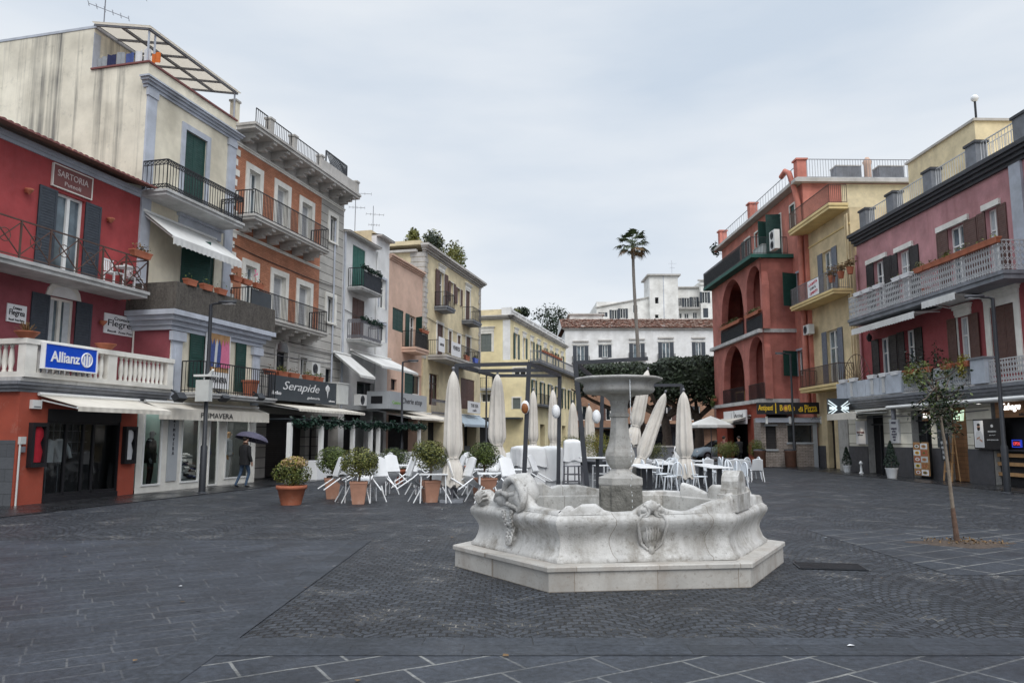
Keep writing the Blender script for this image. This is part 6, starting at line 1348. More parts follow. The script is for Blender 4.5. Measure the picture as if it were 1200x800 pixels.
# main wall
for (xa, xb, ya_, yb_, sh) in ((873, 879, 280, 300, ('flat', None)), (885, 893, 271, 290, None), (904, 916, 255, 290, 'perp'), (926.5, 932, 240, 274, 'closed')):
    q = FM.rect(xa, xb, ya_, yb_); zb_ = zf3+.3 if sh == 'perp' else q[2]
    b.window((q[0], q[1], zb_, q[3]), shut=(80, 80) if sh == 'perp' else sh, smat='green_shutter', trim='white_trim', tw=.1, transom=False)
for (xa, xb, ya_, yb_, sh) in ((936, 941, 318, 358, (70, None)), (936.5, 942, 410, 440, (70, None))):
    q = FM.rect(xa, xb, ya_, yb_); b.window((q[0]-.2, q[1]+.2, q[2], q[3]), shut=sh, smat='green_shutter', trim='grey_trim', tw=.12, transom=False, sw=1.0)
m = MB(); wall(m, 0, WM, 0, zR-.25, b.ops, 'coral_stucco'); shell(m, 0, WM, 0, 11, 0, zR-.25, 'coral_stucco', smat='coral_stucco'); b.part('wall', m)
uX = WM
m = MB(); m.box(-.4, WM+.35, -.55, 11.3, zR-.25, zR-.05, 'grey_cornice'); m.box(-.3, WM+.25, -.4, 11.2, zR-.05, zR+.05, 'slab_concrete'); b.part('roof', m)
for x in (.1, WM*.45, WM-.45): m = MB(); m.box(x, x+.55, -.3, .25, zR+.05, zR+1.15, 'coral_stucco'); m.box(x-.08, x+.63, -.38, .33, zR+1.15, zR+1.25, 'coral_stucco'); b.part('parapet_pier', m)
m = MB(); m.box(WM-.6, WM-.1, 7.5, 8.0, zR+.05, zR+1.25, 'coral_stucco'); m.lathe([(.3, 0), (.3, .9), (.1, 1.0)], 'slate_shutter', 10, (WM-.35, 8.6, zR+1.2)); b.part('chimney', m)
m = MB(); railing(m, [(.65, -.05), (WM*.45, -.05), (WM-.45, -.05)], zR+.05, 1.0, 'grey_iron', 'bars', .5); railing(m, [(WM+.05, .3), (WM+.05, 7.6)], zR+.05, 1.15, 'grey_iron', 'bars', .16); b.part('roof_railing', m)
for k, y in enumerate((3.0, 5.6)):
    t = FM.thing('roof_tank', ['grey covered crate on the red house roof, left of the pink chimney pot', 'grey covered crate on the red house roof, right of the pink chimney pot'][k], 'crate', WM-.8, y, zR+.05); m = MB(); m.box(-.4, .4, -.75, .75, 0, .9, 'slate_cornice'); m.box(-.43, .43, -.78, .78, .9, .97, 'grey_cornice'); m.build('crate', t)
t = FM.thing('chimney_pot', 'pale pink chimney pot between two grey crates on the roof', 'chimney', WM-.8, 4.35, zR+.05); m = MB(); m.lathe([(.22, 0), (.2, 1.1), (.28, 1.3), (.1, 1.6)], 'salmon_stucco', 12); m.build('pot', t)
q = MB(); dx = WM+.0; q.tube([(WM-1.3, -.75, zR+.55), (WM-.75, -.7, zR+.75), (WM-.45, -.6, zR+.55), (WM-.4, -.35, zR-.4), (WM-.3, -.18, zR-1.4), (WM-.3, -.18, 3.6)], .16, 'orange_pipe' if 'orange_pipe' in MATS else 'coral_stucco', 8); b.part('flue_pipe', q)
# peeling end wall patch behind the ochre house
m = MB(); m.box(WM+.002, WM+.03, 2.3, 10.9, 6, zR-.3, 'peeling_cream'); b.part('peeling_wall', m)
# loggia block: its own facade, same building
s3 = Sub(FL_, b); pier = []
def lx(px, py): return FL_.p(px, py)[0]
up_ = [(lx(845, 360), lx(871, 350)), (lx(875, 350), lx(893, 345))]; dn_ = [(lx(848, 440), lx(872, 430)), (lx(878, 430), lx(896, 420))]
W0 = MB()
for (fz, cz, arcs, ya_) in ((zf2, zf3, up_, ((857, 328), (883, 312))), (zf1, zf2, dn_, ((859, 405), (887, 394)))):
    us_ = [0]+[v_ for a_ in arcs for v_ in a_]+[WL]
    for a_, c_ in zip(us_[::2], us_[1::2]): W0.poly([(a_, 0, fz), (c_, 0, fz), (c_, 0, cz), (a_, 0, cz)], 'loggia_red')
    for (a_, c_), tp in zip(arcs, ya_):
        zt1 = FL_.p(*tp)[1]; rad = (c_-a_)/2; zs = zt1-min(rad, zt1-fz-1.0); arch_wall(W0, a_, c_, zs, zt1, cz, 'loggia_red', 0, .45, 18)
        for x in (a_, c_): W0.poly([(x, 0, fz), (x, .45, fz), (x, .45, zs), (x, 0, zs)], 'loggia_red')
    W0.poly([(0, 0, fz), (WL, 0, fz), (WL, oy-.01, fz), (0, oy-.01, fz)], 'roof_flat'); W0.poly([(0, 0, cz-.25), (WL, 0, cz-.25), (WL, oy-.01, cz-.25), (0, oy-.01, cz-.25)][::-1], 'coral_stucco')
    for x in (0, WL): W0.poly([(x, 0, fz), (x, oy-.01, fz), (x, oy-.01, cz), (x, 0, cz)], 'loggia_red')
    W0.poly([(0, oy-.02, fz), (WL, oy-.02, fz), (WL, oy-.02, cz), (0, oy-.02, cz)], 'loggia_red')
    xm = (arcs[0][1]+arcs[1][0])/2; W0.box(xm-.12, xm+.12, .46, oy-.03, fz, cz-.26, 'loggia_red')
s3.part('loggia', W0)
for fz in (zf2, zf1):
    m = MB(); m.box(-.15, WL+.15, -.25, oy, fz-.22, fz-.002, 'slab_concrete'); s3.part('floor_slab', m)
m = MB(); m.box(-.3, WL+.25, -.55, oy-.02, zf3, zf3+.22, 'slab_green'); s3.part('balcony_slab', m)
m = MB(); railing(m, [(-.25, oy-.3), (-.25, -.5), (WL+.2, -.5), (WL+.2, oy-.4)], zf3+.22, 1.05, 'black_iron', 'bars', .09); m.box(-.2, WL*.8, -.47, -.46, zf3+.3, zf3+1.2, 'sign_black'); s3.part('balcony_railing', m)
for (fz, arcs, st) in ((zf2, up_, 'dark'), (zf1, dn_, 'bars')):
    m = MB()
    for (a_, c_) in arcs: railing(m, [(a_+.02, -.08), (c_-.02, -.08)], fz, .95, 'black_iron', 'bars', .1)
    if st == 'dark':
        for (a_, c_) in arcs: m.box(a_+.05, c_-.05, -.05, -.03, fz+.08, fz+.85, 'slate_shutter')
    s3.part('loggia_railing', m)
s3.close()
for k, (a_, c_) in enumerate(up_): planter_box(FL_, (a_+c_)/2, -.15, zf2+.95, (c_-a_)*.95, ['trailing red and green plants on the far upper loggia rail', 'trailing red and green plants on the near upper loggia rail'][k], None, 'leaf_mid', 260, hang=False)
planter_box(FL_, .4, -.2, zf1+.3, .9, 'leafy plants hanging at the far end of the lower loggia', None, 'leaf_mid', 160, hang=True)
t = FL_.thing('loggia_table', 'cluttered table with white boxes inside the far lower loggia arch', 'table', (dn_[0][0]+dn_[0][1])/2, .7, zf1+.01); m = MB(); m.box(-1.0, 1.0, -.35, .35, .7, .75, 'wood_light'); m.build('table_top', t)
for s_ in (-1, 1):
    for y in (-.3, .3): m = MB(); m.bar((s_*.9, y, 0), (s_*.9, y, .7), .05, 'wood_light'); m.build('leg', t)
ac_unit(FM, FM.p(913, 287, 1.2)[0], -1.3, zf3+.25, 'tall white two fan air conditioner on the green edged balcony', .85, 1.15, 2)
ac_unit(FM, FM.p(944, 380, .5)[0]-.3, -.05, FM.p(944, 385, .5)[1]-.3, 'small white air conditioner under the green shuttered window of the red house')
t = FM.thing('balcony_cabinet', 'pale grey cabinet on the green edged balcony, left of the air conditioner', 'cabinet', FM.p(893, 281, .8)[0], -.8, zf3+.22); m = MB(); m.box(-.9, .9, -.3, .3, 0, 1.15, 'box_grey'); m.box(-.94, .94, -.34, .34, 1.15, 1.2, 'grey_cornice'); m.build('casing', t)
t = FM.thing('roof_plant', 'spiky plant hanging at the far roof corner of the red house', 'plant', -.5, -.3, zR-.1); m = MB(); m.leaves((0, 0, .1), (.7, .5, .7), 90, .3, 'leaf_dark', rng, .1); m.build('foliage', t); m = MB(); m.lathe([(.15, -.2), (.22, .1)], 'terracotta', 10); m.build('pot', t)
# ground floor under the loggia
m = MB(); o1 = [(lx(852, 520), lx(876, 520), 0, 2.9, .4)]
wall(m, 0, WL, 0, zf1-.22, o1, 'brick_red_stucco', .05, 1.2); m.poly([(0, .05, 0), (0, oy, 0), (0, oy, zf1-.22), (0, .05, zf1-.22)], 'brick_red_stucco'); m.poly([(0, 1.3, 0), (WL, 1.3, 0), (WL, 1.3, 3), (0, 1.3, 3)], 'shop_dark')
s3 = Sub(FL_, b); s3.part('cafe_front', m)
s3.awning(lx(850, 500), lx(880, 500), 3.0, 2.7, 1.2, 'awning_cream', .15, .05, scallop=False); s3.close()
q = FL_.rect(848, 874, 481, 497, .3); t = sign(FL_, 'cafe_sign', 'white two panel cafe sign on the red arcade house', q[0], q[1], q[2], q[3], -.2, 'paper_white', .1, [('Arrival', .7, .62, .36, .26, 'ink'), ('café', .25, .3, .2, .12, 'ink_grey'), ('via mare', .82, .2, .2, .1, 'ink_grey')])
m = MB(); w, h = q[1]-q[0], q[3]-q[2]; m.box(-.025, .025, -.115, -.101, .02, h-.02, 'ink'); m.box(.025, w/2, -.115, -.101, h*.42, h*.46, 'ink'); m.bar((-w*.12, -.11, h*.3), (-w*.1, -.11, h*.8), .08, 'ink_grey', .012); m.build('divider', t)
# pizza shop facing the camera
YP = 43.8; xa, xb = at(896, 545, YP).x, at(969, 545, YP).x; F = Fac((xa, YP+.4), (xb, YP)); W = F.L
zt_ = F.p(925, 489)[1]; o1 = [F.rect(897.5, 910, 499, 526)+(.3,), F.rect(923, 952, 498, 518)+(.3,), (F.p(958.5, 520)[0], F.p(967, 520)[0], 0, F.p(962, 500)[1], .3)]
s3 = Sub(F, b); m = MB(); wall(m, 0, W, 0, zt_, o1, 'stone_cladding', 0, .3); shell(m, 0, W, 0, 2.0, 0, zt_, 'stone_cladding', 'slab_concrete')
s3.part('shop_wall', m); m = MB()
for i, q in enumerate(o1): m.poly([(q[0], .25, q[2]), (q[1], .25, q[2]), (q[1], .25, q[3]), (q[0], .25, q[3])], ['steel_shutter', 'glass_dark', 'black_shutter'][i])
s3.part('shop_window', m)
m = MB(); m.box(o1[2][0]-.25, o1[2][0]-.02, -.04, -.001, 0, zt_, 'sign_grey'); m.box(o1[2][1]+.02, W, -.04, -.001, 0, zt_, 'sign_grey'); m.box(-.3, W+.1, -.35, -.041, zt_-.28, zt_-.03, 'grey_trim')
for x in (.2, W*.42, W*.9): m.box(x, x+.12, -.42, -.351, zt_-.36, zt_+.05, 'white_wood')
for q in (o1[0], o1[1]): m.box(q[0]-.08, q[1]+.08, -.06, -.001, q[3], q[3]+.1, 'sign_grey'); m.box(q[0]-.08, q[1]+.08, -.06, -.001, q[2]-.1, q[2], 'sign_grey')
s3.part('fascia', m); s3.close()
p0, p1 = F.p(887, 480, .6), F.p(960, 477, .6)
t = sign(F, 'pizza_sign', 'long black shop sign with yellow playful lettering over the stone clad pizza shop', p0[0], p1[0], F.p(925, 485, .6)[1], F.p(925, 471.5, .6)[1], -.5, 'sign_black', .12, [('Antipasti', .14, .5, .24, .62, 'ink_yellow', .1, .02), ('B', .39, .55, .05, .5, 'ink_yellow', .1, .02, .1), ('lle', .555, .55, .1, .55, 'ink_yellow', 0, .02, .15), ('di', .7, .42, .07, .42, 'ink_yellow', 0, .02, .1), ('Pizza', .86, .5, .2, .66, 'ink_yellow', .1, .02, .08)])
w, h = p1[0]-p0[0], F.p(925, 471.5, .6)[1]-F.p(925, 485, .6)[1]; m = MB(); m.box(-w*.205, -w*.19, -.14, -.121, h*.08, h*.98, 'ink_yellow'); m.build('divider', t); m = MB(); c_ = (-w*.035, h*.5)
for rr, mt_, yy in ((h*.3, 'wood_light', -.125), (h*.25, 'terracotta', -.13), (h*.18, 'ink_yellow', -.135)): ell(m, c_[0], c_[1], rr*.75, rr, mt_, yy)
m.build('emblem', t)
# x-shaped pharmacy style light emblem on a bracket
p = at(983, 478, 37.4); F = Fac((p.x-1, 37.4), (p.x+1, 37.4)); t = F.thing('light_emblem', 'white x shaped illuminated emblem on a grey panel above the ochre house door', 'sign', 1.0, 0, p.z); s_ = 37.4/900*.8
m = MB(); m.box(-16*s_, 16*s_, .0, .1, -12*s_, 14*s_, 'sign_slate'); m.build('panel', t); m = MB()
for sx in (-1, 1):
    for sz in (-1, 1): m.bar((sx*3*s_, -.03, sz*2*s_), (sx*15*s_, -.03, sz*11*s_), .06, 'led_white', .04); m.bar((sx*6*s_, -.035, sz*1.2*s_), (sx*16*s_, -.035, sz*7*s_), .05, 'led_white', .03)
    m.box(sx*9*s_-5*s_, sx*9*s_+5*s_, -.04, -.02, -2.2*s_, 2.2*s_, 'led_white')
m.build('light_tube', t); m = MB(); m.bar((0, .1, 8*s_), (1.6, .4, 8*s_), .06, 'grey_iron'); m.build('bracket', t)
# ================================================================== GROUND
def sheet(name, x0, x1, y0, y1, z, mt):
    m = MB(); m.poly([(x0, y0, z), (x1, y0, z), (x1, y1, z), (x0, y1, z)], mt); return structure(name, m)
sheet('ground', -400, 400, -60, 900, 0, 'cobbles')
sheet('pavement', -2.3, 30, -12, 6.2, .004, 'front_slabs')
sheet('pavement', -13.5, -2.6, -12, 12.9, .004, 'side_slabs')
sheet('pavement', 5.38, 13.4, 9.7, 14.4, .004, 'right_slabs')
sheet('pavement', -2.294, 30, 6.19, 6.72, .008, 'strip_stone'); sheet('pavement', -2.61, -2.295, -12, 12.9, .008, 'strip_stone')
def strip_poly(name, pts, z, h, mt):
    m = MB(); n = len(pts)//2; a, c = pts[:n], pts[n:]
    for i in range(n-1):
        m.poly([(*a[i], z+h), (*c[i], z+h), (*c[i+1], z+h), (*a[i+1], z+h)], mt); m.poly([(*c[i], z-.1), (*c[i+1], z-.1), (*c[i+1], z+h), (*c[i], z+h)], mt)
    return structure(name, m)
a_ = [tuple(lpt(t, .6)) for t in (-14, 0, 20, 44)]; c_ = [tuple(lpt(t, -2.0)) for t in (-14, 0, 20, 44)]; strip_poly('pavement', a_+c_, 0, .02, 'wet_pavement')
a_ = [tuple(rp(t, .6)) for t in (-26, 0, 20)]; c_ = [tuple(rp(t, -1.7)) for t in (-26, 0, 20)]; strip_poly('pavement', a_+c_, 0, .02, 'wet_pavement')
g = ground(972, 664); m = MB(); m.box(-.42, .42, -.24, .24, .004, .012, 'steel_dark'); 
for k in range(-5, 6): m.box(-.4, .4, k*.042-.008, k*.042+.008, .012, .018, 'black_iron')
o = m.build('manhole_cover', None, (g.x, g.y, .004), R(-10)); tag(o, 'dark iron manhole cover in the cobbles right of the fountain', 'manhole cover')
# ================================================================== FOUNTAIN
FC = Vector((1.464, 10.529)); FR = 0.0
HEX = [Vector(q)-FC for q in ((.385, 8.619), (2.715, 8.91), (3.708, 10.685))]; HEX += [-q for q in HEX]
ft = thing('fountain', 'weathered white marble hexagonal fountain with carved rim and raised bowl on a pillar', 'fountain', (FC.x, FC.y, 0), FR)
def hv(k, r, z): q = HEX[k % 6]*(r/RP); return Vector((q.x, q.y, z))
RP = 2.16
def jit(p, s=.006, f=5.0):
    return Vector((p[0]+s*math.sin(f*p[1]*1.7+f*p[2]*2.3), p[1]+s*math.sin(f*p[0]*1.9+p[2]*f), p[2]+s*.7*math.sin(f*p[0]+f*p[1]*1.3)))
m = MB()
for k in range(6):
    prof = [(RP-.03, 0), (RP-.03, .215), (RP, .22), (RP, .262), (RP-.012, .275), (1.4, .277)]
    m.grid([[hv(k, r, z).lerp(hv(k+1, r, z), s) for s in [i/6 for i in range(7)]] for r, z in prof], 'plinth_marble', False)
m.build('plinth', ft)
prof = [(1.93, .278), (1.935, .31), (1.90, .335), (1.875, .36), (1.845, .42), (1.825, .48), (1.83, .53), (1.86, .585), (1.905, .64), (1.938, .69), (1.945, .73), (1.93, .765), (1.90, .785), (1.89, .80), (1.70, .805), (1.69, .78), (1.69, .3)]
m = MB()
for k in range(6):
    m.grid([[jit(hv(k, r, z).lerp(hv(k+1, r, z), s), .004) for s in [i/24 for i in range(25)]] for r, z in prof], 'marble', True)
m.build('basin', ft)
CREST = [[(0, .03), (.03, .1), (.05, .1), (.07, .06), (.12, .115), (.2, .12), (.25, .05), (.3, .025), (.42, .03), (.47, .09), (.52, .14), (.57, .1), (.64, .05), (.72, .022), (.77, .03), (.86, .1), (.93, .15), (1, .17)],
 [(0, .17), (.1, .21), (.2, .24), (.34, .24), (.45, .18), (.7, .14), (.85, .12), (1, .1)],
 [(0, .05), (.08, .1), (.1, .2), (.42, .2), (.45, .17), (.46, .07), (.5, .07), (.65, .16), (.775, .2), (.78, .07), (1, .06)],
 [(0, .06), (.2, .06), (.36, .19), (.4, .17), (.45, .08), (.55, .1), (.7, .16), (.85, .16), (.92, .12), (1, .2)],
 [(0, .2), (.3, .22), (.5, .1), (.8, .12), (1, .06)],
 [(0, .05), (.06, .14), (.12, .17), (.2, .09), (.28, .1), (.33, .28), (.4, .4), (.5, .43), (.58, .4), (.63, .28), (.66, .1), (.7, .06), (.88, .05), (1, .05)]]
def interp(t, s):
    for (a, h), (c, g_) in zip(t, t[1:]):
        if s <= c: return h+(g_-h)*(s-a)/max(1e-6, c-a)
    return t[-1][1]
m = MB()
for k in range(6):
    rows = []
    S_ = sorted({i/60 for i in range(61)} | {q[0] for q in CREST[k]})
    for cs in range(7):
        row = []
        for s in S_:
            h = interp(CREST[k], s); wv = .008*math.sin(s*23+k*2)*math.sin(math.pi*s)
            ro, ri = 1.872+wv*.5, 1.72
            r, z = [(ro+.014, .803), (ro, .83), (ro-.005, .8+h*.75), (ro-.04, .8+h), (ri+.04, .8+h), (ri, .8+h*.8), (ri, .7)][cs]
            if cs < 3: z = min(z, .8+h)
            row.append(jit(hv(k, r, z).lerp(hv(k+1, r, z), s), .003, 9))
        rows.append(row)
    m.grid(rows, 'marble', True)
m.build('rim_crest', ft)
# carved ornaments: shield on the front side, scroll mass and shell on the left-front side, stepped block on the right
def side_frame(k, s, r, z):
    p = hv(k, r, z).lerp(hv(k+1, r, z), s); t = (hv(k+1, 1, 0)-hv(k, 1, 0)).normalized(); n = Vector((t.y, -t.x, 0)); return p, t, n
def carve(mb, k, s, pts, r, mt='marble', base=1.86, n=7):
    out = []
    for (a, z, d) in pts: p, t, nn = side_frame(k, s, base*1.0, z); q = p+t*a+nn*d; out.append(q)
    mb.tube(out, r, mt, n)
def blob(mb, k, s, a, z, d, rad, mt='marble', base=1.86, n=12):
    p, t, nn = side_frame(k, s, base, z); c = p+t*a+nn*d; M_ = Matrix.Rotation(math.atan2(t.y, t.x), 4, 'Z'); i = len(mb.v)
    mb.ball((0, 0, 0), rad, mt, n, 8, lambda q: 1+.05*math.sin(9*q[0]+7*q[2])+.04*math.sin(13*q[1]+11*q[2]))
    for j in range(i, len(mb.v)): mb.v[j] = tuple(M_ @ Vector(mb.v[j])+c)
spiral = lambda c0, c1, r0, r1, turns, a0, d, n=26: [(c0+(r0+(r1-r0)*i/n)*math.cos(a0+turns*6.283*i/n), c1+(r0+(r1-r0)*i/n)*math.sin(a0+turns*6.283*i/n), d) for i in range(n+1)]
m = MB(); k, s = 0, .53
blob(m, k, s, 0, .60, -.035, (.13, .08, .15)); blob(m, k, s, 0, .52, -.03, (.08, .06, .13))
for sg in (-1, 1):
    carve(m, k, s, [(sg*.02, .83, .03), (sg*.13, .79, .05), (sg*.17, .7, .065), (sg*.15, .58, .03), (sg*.12, .47, -.01), (sg*.04, .40, .0)], [.022, .02, .019, .018, .018, .014])
    carve(m, k, s, spiral(sg*.1, .83, .075, .02, 1.4*sg, 1.57, .04), .022); blob(m, k, s, sg*.1, .85, .03, (.05, .04, .05))
carve(m, k, s, [(-.1, .86, .03), (0, .93, .02), (.1, .86, .03)], [.03, .04, .03]); blob(m, k, s, 0, .88, -.0, (.1, .07, .08)); blob(m, k, s, 0, .4, 0, (.04, .03, .06))
for q in range(5): carve(m, k, s, [(-.07+.035*q, .66, .045), (-.06+.03*q, .52, .035)], .008)
m.build('carved_shield', ft)
m = MB(); k, s = 5, .5
blob(m, k, s, .02, 1.0, -.1, (.26, .17, .24)); blob(m, k, s, .15, .93, -.02, (.12, .12, .17)); blob(m, k, s, -.28, .9, -.03, (.14, .1, .1)); blob(m, k, s, .05, .93, .03, (.13, .06, .12), 'marble_grey')
carve(m, k, s, [(.02+.2*math.cos(a), .93+.24*math.sin(a), .03+.02*math.sin(a)) for a in [R(-20+20*q) for q in range(12)]], [.045, .05, .055, .055, .05, .05, .05, .05, .05, .045, .04, .03]);
for q in range(7): a = R(10+26*q); carve(m, k, s, [(.02+.05*math.cos(a), .97+.05*math.sin(a), .03), (.02+.22*math.cos(a), 1.0+.19*math.sin(a), -.02), (.02+.2*math.cos(a), 1.0+.2*math.sin(a), -.12)], [.015, .022, .02], n=5)
carve(m, k, s, [(.2, 1.07, -.02), (.25, .95, .03), (.23, .85, .05), (.15, .8, .06)], [.04, .045, .04, .03])
carve(m, k, s, [(-.45, .88, .0), (-.32, .98, .03), (-.2, 1.0, .05), (-.05, .96, .06), (.12, 1.0, .05), (.24, 1.06, .0)], [.03, .045, .04, .04, .04, .03])
for q in range(4): blob(m, k, s, -.05+.06*q, .86-.01*q, .05, (.05, .05, .04), 'marble_grey')
m.build('carved_scroll', ft)
m = MB()
for q in range(9):
    z = .76-.045*q; wd = .15*(1-q/11); 
    for sg in (-1, 1): carve(m, 5, .47, spiral(sg*wd*.6, z, .035, .012, 1.3*sg, q*.8, .075-.012*max(0, 3-abs(q-4))-.02*(q > 3), 12), .014, n=5)
    blob(m, 5, .47, .02*math.sin(q*2), z, .01-.025*(q > 3), (wd*.8, .06, .04), 'marble', n=8)
carve(m, 5, .47, [(0, .45, -.01), (.01, .4, .0), (-.02, .36, .0)], [.03, .02, .008])
m.build('carved_foliage', ft)
m = MB()
blob(m, 5, .1, 0, .88, -.03, (.17, .12, .12))
for q in range(7): a = R(15+25*q); carve(m, 5, .1, [(0, .82, .08), (.12*math.cos(a), .86+.11*math.sin(a), .07), (.17*math.cos(a), .86+.13*math.sin(a), .03)], [.012, .02, .016], n=5)
m.build('carved_shell', ft)
m = MB(); k = 1
p, t, nn = side_frame(1, .27, 1.79, .8)
A_ = Matrix((( t.x, nn.x, 0, p.x), (t.y, nn.y, 0, p.y), (0, 0, 1, 0), (0, 0, 0, 1)))
m.box(-.34, .34, -.12, .12, .8, 1.0, 'marble', A_); m.box(-.25, .25, -.1, .1, 1.0, 1.06, 'marble', A_)
out = [(-.2, 1.06), (.2, 1.06), (.2, 1.15), (.17, 1.21), (.09, 1.26), (0, 1.275), (-.09, 1.26), (-.17, 1.21), (-.2, 1.15)]
i0 = len(m.v); m.extrude(out, -.1, .1, 'marble')
for j in range(i0, len(m.v)): m.v[j] = tuple(A_ @ Vector(m.v[j]))
m.build('stepped_block', ft)
m = MB(); m.poly([hv(k, 1.7, .56) for k in range(6)], 'water'); m.build('water', ft)
sq = lambda n_, rr: [Vector((rr*math.cos(a)*1.0, rr*math.sin(a), 0)) for a in [R(22.5+360*i/n_) for i in range(n_)]]
m = MB(); m.lathe([(.37, .3), (.37, 1.02), (.36, 1.04)], 'mossy_stone', 4, rot=R(38), smooth=False); m.lathe([(.31, .3), (.31, 1.045)], 'mossy_stone', 8, rot=R(15.5), smooth=False)
m.build('pedestal', ft)
m = MB(); m.lathe([(.31, 1.045), (.315, 1.06), (.31, 1.14), (.25, 1.16), (.18, 1.2), (.14, 1.235), (.125, 1.26)], 'marble_grey', 8, rot=R(17), smooth=False)
m.lathe([(.12, 1.255), (.15, 1.28), (.18, 1.32), (.205, 1.38), (.215, 1.43), (.205, 1.48), (.175, 1.55), (.148, 1.65), (.13, 1.8), (.122, 1.95)], 'marble_grey', 8, rot=R(17), smooth=False)
m.lathe([(.122, 1.945), (.145, 1.955), (.148, 1.985), (.135, 2.0), (.125, 2.01)], 'marble_grey', 8, rot=R(17), smooth=False)
m.lathe([(.122, 2.0), (.122, 2.1), (.14, 2.17), (.2, 2.225), (.3, 2.26)], 'marble_grey', 8, rot=R(17), smooth=False)
m.build('pillar', ft)
m = MB(); sc = lambda t, z: 1+(.02*math.cos(8*t)+.008*math.sin(23*t) if z > 2.42 else .008*math.sin(5*t))
m.lathe([(.28, 2.25), (.42, 2.262), (.47, 2.285), (.49, 2.32), (.475, 2.37), (.48, 2.4), (.52, 2.425), (.575, 2.447), (.59, 2.462), (.585, 2.48), (.56, 2.486), (.5, 2.47), (.35, 2.4), (.0, 2.37)], 'marble_grey', 72, fn=sc, cap=False)
m.build('bowl', ft)
m = MB()
for ang, rr in ((R(-82), .52),):
    x, y = rr*math.cos(ang), rr*math.sin(ang); z = 2.44; q = 0
    m.tube([(x, y, 2.46), (x, y-.012, 2.38), (x, y-.02, 2.2), (x, y-.025, 1.95)], [.009, .006, .005, .003], 'water_drop', 6)
    while z > .6: z -= .035+.05*rng.random(); m.ball((x+rng.gauss(0, .004), y-.025+rng.gauss(0, .006), z), (.005, .005, .01+.01*rng.random()), 'water_drop', 6, 4)
tag(m.build('water_jet', ft), kind='stuff')
m = MB(); rg = random.Random(77)
for q in range(150):
    x, y = rg.uniform(-9, 10), 4.5+rg.random()**1.6*16
    if (x-FC.x)**2+(y-FC.y)**2 < 7: continue
    s_ = rg.uniform(.012, .034); a = rg.uniform(0, 6.28); z = .013+rg.uniform(0, .006); m.poly([(x+s_*math.cos(a+t_), y+s_*rg.uniform(.4, 1)*math.sin(a+t_), z+rg.uniform(0, .008)) for t_ in (0, 1.7, 3.0, 4.6)], rg.choice(['paper_white', 'leaf_brown', 'leaf_brown', 'cloth_grey']))
tag(m.build('litter'), 'scraps of paper and dry leaves scattered over the wet paving', 'litter', kind='stuff')
# ================================================================== CAFE FURNITURE
def put(o, px, py, rz=0.0): g = ground(px, py); o.location = (g.x, g.y, 0); o.rotation_euler = (0, 0, rz); return g
def shell_chair(label, group):
    t = thing('cafe_chair', label, 'chair', (0, 0, 0), 0, group); mt = 'plastic_white'
    m = MB(); rows = []
    for i in range(9): y = .0+.42*i/8; rows.append([(x, y, .44+.012*math.cos(x*5)-.03*math.sin(math.pi*i/8)) for x in [-.21+.42*j/6 for j in range(7)]])
    m.grid(rows, mt, True); m.grid([[(a, b_, c-.03) for a, b_, c in r] for r in rows], mt, True); m.box(-.215, .215, -.012, .0, .41, .45, mt); m.build('seat', t)
    m = MB(); rows = []
    for i in range(9): f = i/8; rows.append([(x*(1-.12*f), .41+.13*f+.06*(1-(x/.21)**2)*.6*f, .43+.42*f-.03*(x/.21)**2*f) for x in [-.21+.42*j/6 for j in range(7)]])
    m.grid(rows, mt, True); m.grid([[(a, b_+.028, c) for a, b_, c in r] for r in rows], mt, True); m.tube([(a, b_+.014, c) for a, b_, c in rows[-1]], .016, mt, 6); m.build('backrest', t)
    for sx in (-1, 1):
        m = MB(); m.tube([(sx*.24, .0, 0), (sx*.2, .06, .43)], [.014, .019], mt, 6); m.build('leg', t)
        m = MB(); m.tube([(sx*.24, .52, 0), (sx*.2, .36, .43)], [.014, .019], mt, 6); m.build('leg', t)
    return t
def hoop_chair(label, group):
    t = thing('bistro_chair', label, 'chair', (0, 0, 0), 0, group); mt = 'plastic_grey'
    m = MB(); m.lathe([(.0, .435), (.22, .435), (.235, .448), (.225, .462), (.0, .458)], mt, 20, (0, .0, 0), cap=False); m.build('seat', t)
    m = MB(); pts = [(.2*math.cos(a), .2+.06*math.sin(a), .46+.42*math.sin(a)) for a in [math.pi*i/14 for i in range(15)]]; m.tube(pts, .023, mt, 6)
    for x in (-.1, -.035, .035, .1): h = .42*math.sqrt(max(0, 1-(x/.2)**2)); m.bar((x, .2, .46), (x, .2+.06*h/.42, .46+h), .042, mt, .014)
    m.build('backrest', t)
    for sx in (-1, 1):
        for y0, y1 in ((-.2, -.15), (.24, .18)): m = MB(); m.tube([(sx*.21, y0, 0), (sx*.17, y1, .44)], [.018, .023], mt, 6); m.build('leg', t)
    return t
def cafe_table(label, group, top='plastic_white', ped=True, s=.36, h=.74):
    t = thing('cafe_table', label, 'table', (0, 0, 0), 0, group)
    m = MB(); m.box(-s, s, -s, s, h-.03, h, top); m.box(-s-.008, s+.008, -s-.008, s+.008, h-.026, h-.008, top); m.build('table_top', t)
    if ped:
        m = MB(); m.box(-.07, .07, -.07, .07, .03, h-.031, 'steel_dark'); m.box(-.22, .22, -.22, .22, 0, .03, 'steel_dark'); m.build('pedestal', t)
    else:
        for sx in (-1, 1):
            for sy in (-1, 1): m = MB(); m.tube([(sx*(s-.03), sy*(s-.03), 0), (sx*(s-.05), sy*(s-.05), h-.03)], .018, top, 6); m.build('leg', t)
    return t
LC, LT = 'white chairs tipped against the tables left of the fountain', 'white tables left of the fountain'
first = {}
